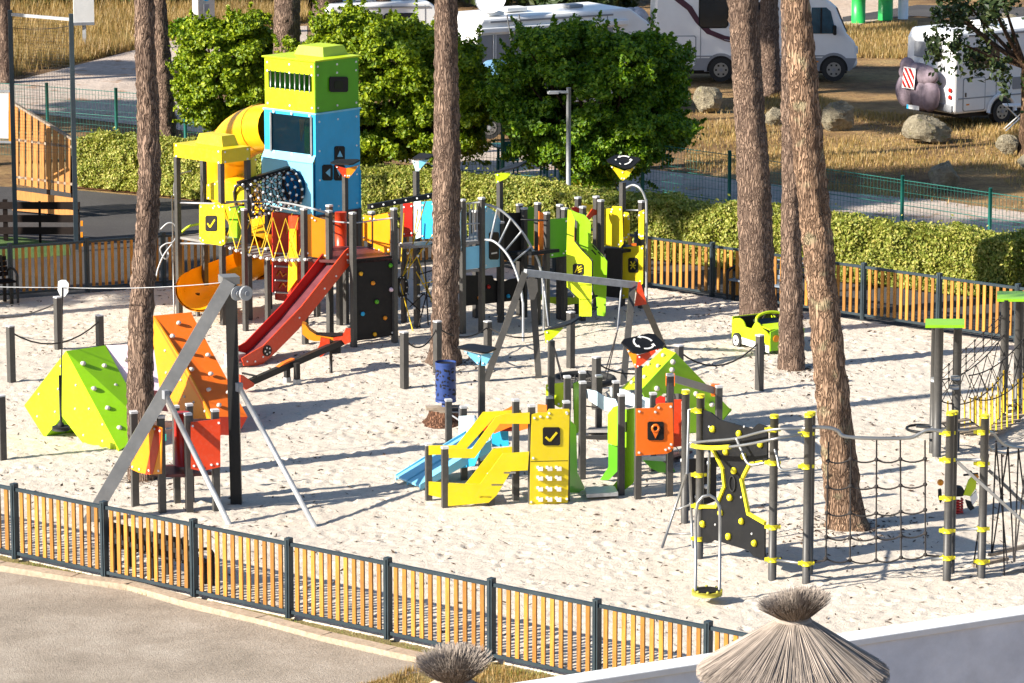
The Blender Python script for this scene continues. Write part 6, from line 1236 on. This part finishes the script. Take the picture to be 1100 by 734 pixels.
# hanging spinner
sp_ = G(759.5, 648, .0); c = Vector((sp_.x, sp_.y, .16)); k = MB(); Y = c.y; L_ = 34 * Y / F / 2
k.tube([c + Vector((0, 0, -.03)), c + Vector((0, 0, .03))], L_, MATS.get('disc_olive') or mat('disc_olive', (.4, .36, .03), .6, dust=.2), 22); k.tube([c + Vector((0, 0, .02)), c + Vector((0, 0, .045))], L_ * .8, CHAR, 20); k.build('standing_disc', pc)
k = MB(); k.tube([A(747, 640, Y), A(747.5, 555, Y), A(749.5, 540, Y), A(755, 533.5, Y), A(762, 532, Y), A(769, 536, Y), A(773, 545, Y), A(773.5, 560, Y), A(773, 641, Y)], .024, STEEL, 7); k.tube([A(761, 532, Y), A(762, 482, Ya - .35)], .022, STEEL, 7); k.build('hanging_loop', pc)
k = MB()
for i in range(8): a = i * .785; k.ball(c + Vector((math.cos(a) * L_ * .9, math.sin(a) * L_ * .9, .04)), .024, MATS['disc_olive'], nu=6, nv=4)
k.build('disc_knob', pc)
# rope net
Yd = rp['d'].y; k = MB(); k.tube(arcpts([A(x, y, Yc + (Yd - Yc) * (x - 866) / 151) for x, y in ((866, 459), (880, 459), (892, 460), (900, 463), (908, 469), (940, 471), (976, 470.5), (988, 466), (998, 462), (1017, 464))]), .028, STEEL, 8); k.build('net_tube', pc)
f = pl(rp['c'], rp['d']); k = MB(); vx = ((890, 475, 887, 602), (914, 472, 913, 604), (941.6, 473, 941, 604), (967, 473, 968, 601), (993.6, 473, 994, 598))
rows = (.16, .38, .60, .80, .985)
def vp(i, s): a = vx[i]; return f(a[0] + (a[2] - a[0]) * s, a[1] + (a[3] - a[1]) * s)
for i in range(5): k.tube([vp(i, s) for s in (0, .5, 1)], .013, ROPE, 5)
for s in rows:
    for i in range(4): k.tube(sag(vp(i, s), vp(i + 1, s), .05, 5), .013, ROPE, 5)
k.tube([vp(0, 1), f(870, 605)], .016, ROPE, 5); k.tube([vp(4, .99), f(1012, 598)], .016, ROPE, 5); k.build('rope_net', pc); k = MB()
for i in range(5):
    for s in rows: k.ball(vp(i, s), .035, ROPE, nu=6, nv=4)
k.build('net_knot', pc)
k = MB()
for y, yy in ((570, 568), (494, 494)): k.tube([A(1018, y, Yd), A(1054, yy, rp['e'].y)], .022, GALV, 6)
k.tube([A(1000, 601, Yd), A(1017, 599, Yd)], .03, GALV, 6); k.build('rung', pc)
# V ropes and beams beyond the last post
Ye = rp['e'].y; k = MB(); tt = arcpts([A(x, y, Ye + .25 * i) for i, (x, y) in enumerate(((1055, 464), (1066, 465), (1073, 473), (1080, 478), (1092, 481), (1110, 480), (1140, 470)))]); k.tube(tt, .024, STEEL, 7); tb = arcpts([A(x, y, Ye + .5 + .25 * i) for i, (x, y) in enumerate(((1055, 470), (1064, 482), (1078, 487), (1096, 485), (1120, 478)))]); k.tube(tb, .022, STEEL, 7); k.build('bent_tube', pc)
k = MB(); vr = [((1070, 476), (1065, 594)), ((1070, 476), (1082, 606)), ((1083, 480), (1066, 594)), ((1083, 482), (1089, 604)), ((1094, 482), (1090, 604)), ((1094, 482), (1108, 596)), ((1062, 488), (1046, 606)), ((1104, 482), (1090, 600)), ((1076, 488), (1079, 620))]
for a, b in vr: k.tube([A(*a, Ye + .3), A(*b, Ye + .1)], .012, ROPE, 4)
k.build('rope', pc); k = MB()
for a, b in (((1063, 596), (1105, 586)), ((1046, 608), (1082, 600)), ((1078, 618), (1120, 608))): k.beam(A(*a, Ye + .2), A(*b, Ye + .6), .08, .05, WOODG)
k.build('foot_plank', pc); k = MB(); k.beam(A(1028, 496, Yd), A(1112, 572, Yd - .2), .035, .045, BEAMG); k.beam(A(1062, 505, Ye + .4), A(1120, 560, Ye + .2), .035, .045, BEAMG); k.build('sloping_beam', pc)
# ================================================================ net bridge unit at the right edge
nb = thing('net_bridge_unit', 'dark round post net bridge with flat lime caps and yellow hanging bars', 'net bridge', G(1026, 484))
for x, y, ty in ((1001.5, 487, 352), (1006, 491, 352), (1026, 485, 353), (1077, 456, 322), (1092, 452, 323), (1098, 447, 322)): post(nb, x, y, ty, (.15 if x != 1001.5 else .12), m=POST, rnd=True, cap=False)
def capplate(pix, Y):
    k = MB(); p = [A(x, y, Y + dy) for x, y, dy in pix]; z = sum(q.z for q in p) / len(p); k.slab([(q.x, q.y, z) for q in p], (0, 0, .05), LIME); k.build('cap_plate', nb)
Y1 = G(1015, 488).y; Y2 = G(1090, 453).y; capplate(((994, 349, -.25), (1036, 349, -.25), (1036, 349, .35), (994, 349, .35)), Y1); capplate(((1071, 320, -.3), (1125, 320, -.3), (1125, 320, .5), (1071, 320, .5)), Y2)
k = MB()
for x, y, Y in ((1005, 408, Y1 - .1), (1026, 406, Y1), (1077, 387, Y2), (1005, 461, Y1 - .1), (1025, 416, Y1), (1092, 430, Y2)): p = A(x, y, Y); k.tube([p - Vector((0, 0, .03)), p + Vector((0, 0, .03))], .085, GALV, 10)
k.build('collar', nb)
k = MB(); c = A(990, 460.5, Y1 + .1); k.tube([c + Vector((math.cos(a) * .26, math.sin(a) * .3, 0)) for a in np.linspace(0, 6.283, 17)[:-1]], .025, CHAR, 6, closed=True); k.tube([A(984, 458, Y1), A(1028, 462, Y1), A(1040, 462, Y1 + .1)], .028, STEEL, 6); k.build('ring_step', nb)
def bp(u, v, s):                                                # bridge side s (0 near, 1 far), u along, v height
    a = A(1012, 455, Y1 - .1).lerp(A(1012, 408, Y1 - .1), v); b = A(1084, 436, Y2 - .1).lerp(A(1084, 352, Y2 - .1), v); p = a.lerp(b, u); p.z -= .35 * 4 * u * (1 - u) * (1 - v * .4); return p + Vector((.5, .35, 0)) * s * (1 if u < .99 else .6)
k = MB()
for s in (0, 1):
    for v in (0, .5, 1): k.tube([bp(i / 12, v, s) for i in range(13)], .012, ROPE, 5)
    for i in range(0, 12, 2): k.tube([bp(i / 12, .5, s), bp((i + 2) / 12, 1, s)], .009, ROPE, 4); k.tube([bp(i / 12, 1, s), bp((i + 2) / 12, .5, s)], .009, ROPE, 4)
k.build('bridge_ropes', nb); k = MB()
for i in range(1, 12):
    for s in (0, 1): k.tube([bp(i / 12, 0, s), bp(i / 12, .55, s)], .015, ROPEY, 5)
k.build('yellow_bar', nb); k = MB()
for i in range(14): k.beam(bp(i / 13, 0, 0), bp(i / 13, 0, 1), .11, .03, WOODG)
k.build('bridge_plank', nb); k = MB()
for i in range(9):
    for j in range(4):
        u, v = i / 8, j / 3; p = A(1010 + 74 * u, 400 - 68 * u + 26 * v * (1 - u * .2), Y1 + (Y2 - Y1) * u + .9 * v)
        if i < 8: q = A(1010 + 74 * (i + 1) / 8, 400 - 68 * (i + 1) / 8 + 26 * v * (1 - (i + 1) / 8 * .2), Y1 + (Y2 - Y1) * (i + 1) / 8 + .9 * v); k.tube([p, q], .009, ROPE, 4)
        if j < 3: w = (j + 1) / 3; q = A(1010 + 74 * u, 400 - 68 * u + 26 * w * (1 - u * .2), Y1 + (Y2 - Y1) * u + .9 * w); k.tube([p, q], .009, ROPE, 4); k.ball(p, .024, ROPE, nu=5, nv=4)
k.build('net_roof', nb)
k = MB(); k.tube([A(1094, 432, Y2), A(1130, 430, Y2)], .05, GALV, 8); k.build('cross_tube', nb)
# ================================================================ small play things
b = G(1020, 552); t = thing('spring_rider', 'lime and black scooter shaped spring rider on a red coil near the yellow clamped posts', 'spring rider', b); Y = b.y; c7 = lambda pts: [A(x, y, Y) for x, y in cr(1000, 470, 4.59, pts)]
k = MB(); q0 = c7([(128, 375)])[0]; q1 = c7([(128, 305)])[0]; k.tube([q0.lerp(q1, i / 40) + Vector((math.cos(i * .8) * .095, math.sin(i * .8) * .095, 0)) for i in range(41)], .018, RED, 6); k.build('spring', t)
k = MB(); k.slab(c7([(98, 262), (118, 248), (150, 248), (168, 262), (165, 292), (105, 296)]), (0, .22, 0), RUB); k.build('seat', t, bev=.03); k = MB(); k.slab(c7([(160, 285), (185, 215), (205, 192), (225, 205), (222, 250), (195, 290)]), (0, .06, 0), LIMEY); k.build('front_shield', t); k = MB(); k.slab(c7([(195, 295), (225, 265), (232, 300), (205, 340)]), (0, .07, 0), WHITE); k.slab(c7([(170, 310), (200, 320), (215, 350), (195, 362), (180, 345)]), (0, .08, 0), RUB); k.slab(c7([(38, 262), (52, 258), (56, 310), (46, 326), (38, 300)]), (0, .1, 0), RUB); k.build('side_board', t)
k = MB(); k.ball(c7([(47, 222)])[0], .055, AMB); k.ball(c7([(222, 195)])[0], .05, AMB); k.build('lamp_knob', t); k = MB(); a = c7([(160, 186)])[0]; k.tube([a, a + Vector((.24, .02, .02))], .018, RUB, 6); k.tube([c7([(205, 185)])[0] - Vector((0, .18, 0)), c7([(205, 185)])[0] + Vector((0, .25, 0))], .018, RUB, 6); k.build('handlebar', t)
# toy car
O = G(787, 371); T = frame(O, (.50, -.86, 0)); ca = thing('toy_car', 'lime green playground car with white wheels between the pine trunks', 'play car', O); Lc, Wc = 1.3, .80
k = MB(T); sp1 = [(0, .2), (.03, .14), (Lc - .02, .1), (Lc + .02, .16), (Lc + .03, .32), (Lc - .02, .40), (Lc - .12, .46), (Lc - .26, .50), (Lc - .38, .58), (Lc - .46, .60), (Lc - .54, .56), (.66, .44), (.44, .44), (.38, .52), (.3, .57), (.2, .58), (.05, .55), (-.02, .48), (-.03, .3)]
for y in (0, Wc - .03): k.slab([(x, y, z) for x, z in sp1], (0, .03, 0), LIMEY)
k.build('side_board', ca); k = MB(T)
for y in (-.012, Wc): k.slab([(.05, y, .1), (Lc, y, .06), (Lc, y, .2), (.05, y, .22)], (0, .012, 0), WHITE)
k.build('white_skirt', ca); k = MB(T); k.slab([(Lc, 0, .1), (Lc, Wc, .1), (Lc, Wc, .48), (Lc - .05, Wc * .5, .56), (Lc, 0, .48)], (.03, 0, 0), LIME); k.slab([(0, 0, .14), (0, Wc, .14), (0, Wc, .58), (0, 0, .58)], (-.03, 0, 0), LIMEY); k.slab([(Lc - .03, .03, .5), (Lc - .03, Wc - .03, .5), (Lc - .45, Wc - .03, .53), (Lc - .45, .03, .53)], (0, 0, .02), LIMEY); k.build('front_board', ca)
k = MB(T); k.slab([(Lc - .62, .02, .62), (Lc - .62, Wc - .02, .62), (Lc - .48, Wc - .02, .48), (Lc - .48, .02, .48)], (.015, 0, .01), GLASS); k.build('windscreen', ca); k = MB(T); k.box((.35, Wc / 2, .3), (.5, Wc - .08, .06), BLK); k.box((.18, Wc / 2, .45), (.05, Wc - .1, .3), BLK); k.build('seat', ca)
for x in (.2, Lc - .28):
    for y in (-.05, Wc + .0): k = MB(T); k.tube([(x, y, .14), (x, y + .05, .14)], .15, TYRE, 16); o = k.build('wheel', ca); k = MB(T); k.tube([(x, y - .012, .14), (x, y + .06, .14)], .10, WHITE, 14); k.tube([(x, y - .02, .14), (x, y, .14)], .025, TYRE, 8); k.build('hub', o)
for y in (.13, Wc - .13): k = MB(T); k.tube([(Lc + .02, y, .34), (Lc + .05, y, .34)], .07, AMB, 12); k.build('headlight', ca)
k = MB(T); k.tube([(Lc - .66 + .02 * math.sin(a), Wc * .5 + math.cos(a) * .13, .58 + math.sin(a) * .13) for a in np.linspace(0, 6.283, 15)[:-1]], .015, BLK, 5, closed=True); k.build('steering_wheel', ca); k = MB(T); k.tube(arcpts([(Lc - .52, .05, .5), (Lc - .58, .1, .68), (Lc - .62, Wc / 2, .74), (Lc - .58, Wc - .1, .68), (Lc - .52, Wc - .05, .5)]), .03, LIMEY, 8); k.build('roll_hoop', ca)
# bin on its stump
b = G(476, 456); st = MB(); n = 20; zt = .28; V = []; rgs = np.random.default_rng(3)
for j, (z, r) in enumerate(((-.08, .46), (.02, .40), (.1, .31), (.2, .27), (zt, .26))):
    for q in range(n): a = 2 * math.pi * q / n; rr = r * (1 + .12 * math.sin(3 * a + 1) * (1 - j / 5) + rgs.normal(0, .03)); V.append((b.x + math.cos(a) * rr, b.y + math.sin(a) * rr, z))
st.add(V, [(j * n + q, j * n + (q + 1) % n, j * n + n + (q + 1) % n, j * n + n + q) for j in range(4) for q in range(n)], STUMP, True)
so_ = thing('tree_stump', 'sawn tree stump with a plank on top carrying the blue bin', 'tree stump', b); st.build('stump', so_); k = MB(); k.tube([(b.x, b.y, zt - .02), (b.x, b.y, zt)], .26, WOODG, 18); k.box((b.x, b.y - .02, zt + .03), (.62, .2, .05), WOODG, .12); k.build('top_plank', so_)
bb = Vector((b.x + .05, b.y - .02, zt + .056)); bi = thing('litter_bin', 'blue metal litter bin with cut out pattern standing on a stump', 'litter bin', bb); z0_, z1_ = hgt(b, 431), hgt(b, 388.5); r = 22.5 * b.y / F / 2
k = MB(); k.tube([bb, Vector((bb.x, bb.y, z0_ + .02))], .075, BINB, 10); k.build('foot', bi)
k = MB(); k.tube([(bb.x, bb.y, z0_), (bb.x, bb.y, z1_)], r, BINB, 26, cap=False); k.tube([(bb.x, bb.y, z1_ - .05), (bb.x, bb.y, z1_)], r * 1.03, BINB, 26, cap=False); k.tube([(bb.x, bb.y, z0_), (bb.x, bb.y, z0_ + .06)], r * 1.02, BINB, 26); k.tube([(bb.x, bb.y, z0_ + .05), (bb.x, bb.y, z1_ - .03)], r * .93, BLK, 20); sh = k.build('shell', bi)
k = MB()
for _ in range(95):
    a = rgs.uniform(0, 6.283); z = rgs.uniform(z0_ + .13, z1_ - .1); s = rgs.uniform(.016, .034); w = rgs.uniform(0, 3.14); c = Vector((bb.x + math.cos(a) * r * 1.002, bb.y + math.sin(a) * r * 1.002, z)); nn = Vector((math.cos(a), math.sin(a), 0)); tg = Vector((-nn.y, nn.x, 0)); e1_ = tg * math.cos(w) + Vector((0, 0, math.sin(w))); e2_ = tg * -math.sin(w) + Vector((0, 0, math.cos(w))); k.slab([c + e1_ * s * 1.3, c + e2_ * s * .7, c - e1_ * s * 1.2, c - e2_ * s * .8], nn * .003, BLK)
k.build('cut_outs', sh)
# bollards and ropes round the zip line
BO = {}
def bollard(key, label, x, by, ty): b = G(x, by); z = hgt(b, ty); k = MB(); k.box((b.x, b.y, z / 2 - .05), (.12, .12, z + .1), POST, R(40)); o = k.build('bollard', org=b); tag(o, label, 'bollard', 'rope bollards in the sand'); c = MB(); c.box((b.x, b.y, z + .012), (.126, .126, .024), CAP, R(40)); c.build('cap', o); BO[key] = Vector((b.x, b.y, z - .1))
bollard('a', 'grey bollard at the frame edge left of the lime climbing wedge', 12.5, 411, 351); bollard('b', 'grey bollard beside the hanging round zip line seat', 63, 377, 320); bollard('c', 'grey bollard between the zip line seat and the slim pine', 107.5, 373, 339.5); bollard('d', 'grey bollard nearest the near fence at the frame edge', 2.5, 496, 426)
bollard('e', 'grey bollard left of the thick middle pine trunk', 434.5, 417, 357.5); bollard('f', 'grey bollard just right of the middle pine below the curved ladder', 524, 374, 346); bollard('g', 'grey bollard under the beam of the basket swing', 613, 394, 336); bollard('h', 'grey bollard in front of the basket seat rim', 640.5, 440, 384.5); bollard('i', 'grey bollard in front of the lime toy car', 815.5, 421, 361); bollard('j', 'grey bollard poking up behind the lime wedge and arrow plate', 729, 432, 372); bollard('k', 'grey bollard behind the middle pine foot', 470, 402, 346)
def rope(a, b, s, label): k = MB(); k.tube(sag(a, b, s), .016, ROPE, 5); o = k.build('barrier_rope', org=a); tag(o, label, 'rope', 'ropes hung between bollards')
rope(BO['a'], BO['c'], .34, 'dark rope sagging between the bollards behind the lime wedge'); rope(A(-60, 325, BO['b'].y + 1), BO['b'], .3, 'dark rope running out of the frame to the bollard by the zip line seat'); rope(BO['e'], BO['k'], .28, 'dark rope hanging in front of the middle pine trunk'); rope(BO['f'], BO['g'], .3, 'dark rope sagging below the basket swing beam'); rope(BO['j'], BO['i'], .36, 'dark rope sagging between the lime wedge and the toy car'); rope(BO['h'], BO['j'], .3, 'dark rope from the basket seat bollard to the lime wedge'); rope(BO['k'], BO['f'], .2, 'dark rope between the middle pine and the curved ladder')
# benches
def bench(label, P, ax, L, D=.45, m=DSLAT, mm=DPOST, back=True, sc=1.0):
    T = frame(P, ax) @ Matrix.Scale(sc, 4); t = thing('bench', label, 'bench', P); k = MB(T)
    for i in range(4): k.box((L / 2, .06 + i * .11, .45), (L, .095, .035), m)
    k.build('seat', t, bev=.006)
    if back:
        k = MB(T)
        for i in range(4): k.box((L / 2, -.03 - .03 * i, .56 + i * .105), (L, .03, .092), m)
        k.build('backrest', t, bev=.006)
    for x in (.12, L - .12, L / 2):
        k = MB(T); k.box((x, .04, .22), (.06, .06, .48), mm); k.box((x, .4, .22), (.06, .06, .48), mm); k.box((x, .22, .42), (.05, .42, .04), mm); k.beam((x, .0, .42), (x, -.13, .95), .05, .04, mm, (1, 0, 0)); k.build('frame', t)
    for x in (.0, L):
        k = MB(T); k.tube(arcpts([(x, -.06, .62), (x, .1, .70), (x, .3, .69), (x, .44, .60), (x, .45, .44), (x, .45, .0)], 4), .028, mm, 7); k.build('armrest', t)
p0, p1 = G(117, 612), G(205, 634); bench('black slatted bench seen from behind through the near fence', p0, (p1 - p0), 2.2, m=RUB, mm=RUB, sc=.86)
p0, p1 = G(862, 330), G(780, 318); bench('blue grey bench half hidden behind the thick leaning pine by the far fence', p0 , (p1 - p0), 1.65, m=mat('bench_blue_grey', (0.16, 0.2, 0.25), .5), mm=DPOST)
p0, p1 = G(10, 322), G(-70, 330); bench('dark bench end showing at the frame edge by the far fence', p0, (p1 - p0), 1.6)
# ================================================================ thatched parasols
def thatch_mesh():
    k = MB(); rg = np.random.default_rng(9); H0, H1, Rr = 0.0, .92, 1.06
    def strand(p, q, w, m=THATCH):
        d = (Vector(q) - Vector(p)); s = d.cross(Vector((0, 0, 1))); s = s.normalized() if s.length > 1e-5 else Vector((1, 0, 0)); n = s.cross(d).normalized(); o = len(k.v); p, q = Vector(p), Vector(q)
        k.add([p + s * w, p - s * w, p + n * w * .8, q + s * w * .6, q - s * w * .6, q + n * w * .5], [(0, 2, 5, 3), (2, 1, 4, 5), (0, 1, 2), (3, 5, 4)], m)
    return k, strand, rg
tb_ = thing('thatched_parasol', 'whole thatched straw parasol with a brush topped cone before the grey wall', 'parasol', Vector((0, 0, 0)), 'thatched parasols')
k, strand, rg = thatch_mesh(); NZ = 2.75
zt0, zb0, zc0 = 3.02, 2.44, 3.24
for i in range(8500):
    a = rg.uniform(0, 6.283); f0 = rg.uniform(0, .72) if i > 3200 else 0; f1 = min(1.02, f0 + rg.uniform(.28, .6)) if i > 3200 else rg.uniform(.9, 1.02); a2 = a + rg.normal(0, .05); dz = rg.uniform(-.02, .05)
    r0, r1 = .17 + .90 * f0, .17 + .90 * f1; bulge = lambda f: zt0 - (zt0 - zb0) * (f ** .88)
    strand((math.cos(a) * r0, math.sin(a) * r0, bulge(f0) + dz), (math.cos(a2) * r1, math.sin(a2) * r1, bulge(f1) + dz + rg.uniform(-.03, .02)), rg.uniform(.003, .0075))
k.build('thatch_cone', tb_)
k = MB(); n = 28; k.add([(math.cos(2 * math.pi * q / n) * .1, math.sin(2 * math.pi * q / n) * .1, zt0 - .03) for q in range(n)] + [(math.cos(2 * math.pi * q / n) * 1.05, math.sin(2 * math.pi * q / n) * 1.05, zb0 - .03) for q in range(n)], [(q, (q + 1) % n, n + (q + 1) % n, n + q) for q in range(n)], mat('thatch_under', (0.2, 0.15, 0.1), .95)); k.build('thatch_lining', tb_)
k, strand, rg = thatch_mesh()
for i in range(2600):
    a = rg.uniform(0, 6.283); l = rg.uniform(.0, 1) ** .55; r0 = .15 * l; r1 = l * .43 ; a2 = a + rg.normal(0, .18); strand((math.cos(a) * r0, math.sin(a) * r0, zt0 + .04), (math.cos(a2) * r1, math.sin(a2) * r1, zt0 + .27 + .07 * (1 - l) + .05 * math.cos(a2) + rg.uniform(-.05, .05)), rg.uniform(.003, .006))
k.build('thatch_tuft', tb_)
k = MB(); k.tube([(math.cos(2 * math.pi * q / 20) * .175, math.sin(2 * math.pi * q / 20) * .175, zt0 + .03) for q in range(20)], .035, THATCH, 6, closed=True); k.tube([(math.cos(2 * math.pi * q / 20) * .16, math.sin(2 * math.pi * q / 20) * .16, zt0 + .07) for q in range(20)], .028, THATCH, 6, closed=True); k.build('binding', tb_)
k = MB(); k.tube([(0, 0, -.6), (0, 0, zt0)], .06, WOODG, 10); k.build('pole', tb_)
def place_parasol(o, px, ty, z): # tuft tip pixel -> ground position
    p = G(px, ty, z); o.location = (p.x, p.y, 0)
def dup(root, label):
    r = root.copy(); COL.objects.link(r); r['label'] = label
    for ch in list(root.children): c = ch.copy(); COL.objects.link(c); c.parent = r
    return r
place_parasol(tb_, 853, 636, zt0 + .36)
t2 = dup(tb_, 'straw brush top of a second parasol at the bottom edge beside the gravel yard'); place_parasol(t2, 487, 700, zt0 + .36); t2.rotation_euler.z = 1.1
# ================================================================ camera, sun, sky
cam = bpy.data.cameras.new('camera'); co = bpy.data.objects.new('camera', cam); COL.objects.link(co); co.location = CAM; co.rotation_euler = (math.pi / 2 - PIT, 0, 0); cam.sensor_width = 36; cam.lens = 36 * F / 1100; cam.clip_end = 2000; cam.clip_start = .5; scene.camera = co
AZ, EL = R(26), R(28)
sun = bpy.data.lights.new('sun', 'SUN'); so = bpy.data.objects.new('sun', sun); COL.objects.link(so); sun.energy = 5.0; sun.angle = R(.55); sun.color = (1.0, .93, .82)
d = Vector((math.cos(AZ) * math.cos(EL), math.sin(AZ) * math.cos(EL), -math.sin(EL))); so.rotation_euler = d.to_track_quat('-Z', 'Y').to_euler(); so.location = (-30, -10, 40)
w = bpy.data.worlds.new('World'); scene.world = w; w.use_nodes = True; n = w.node_tree; bg = n.nodes.get('Background') or n.nodes.new('ShaderNodeBackground'); sky = n.nodes.new('ShaderNodeTexSky'); sky.sky_type = 'NISHITA'; sky.sun_disc = False; sky.sun_elevation = EL; sky.sun_rotation = math.atan2(-d.x, -d.y); n.links.new(sky.outputs[0], bg.inputs[0]); bg.inputs[1].default_value = .075; sky.ozone_density = 4.0; sky.air_density = 1.0
scene.view_settings.view_transform = 'Standard'; scene.view_settings.look = 'None'; scene.view_settings.exposure = 1.2; scene.view_settings.gamma = 1; scene.view_settings.use_curve_mapping = False
scene.render.engine = 'CYCLES'; scene.cycles.max_bounces = 6; scene.cycles.transparent_max_bounces = 8
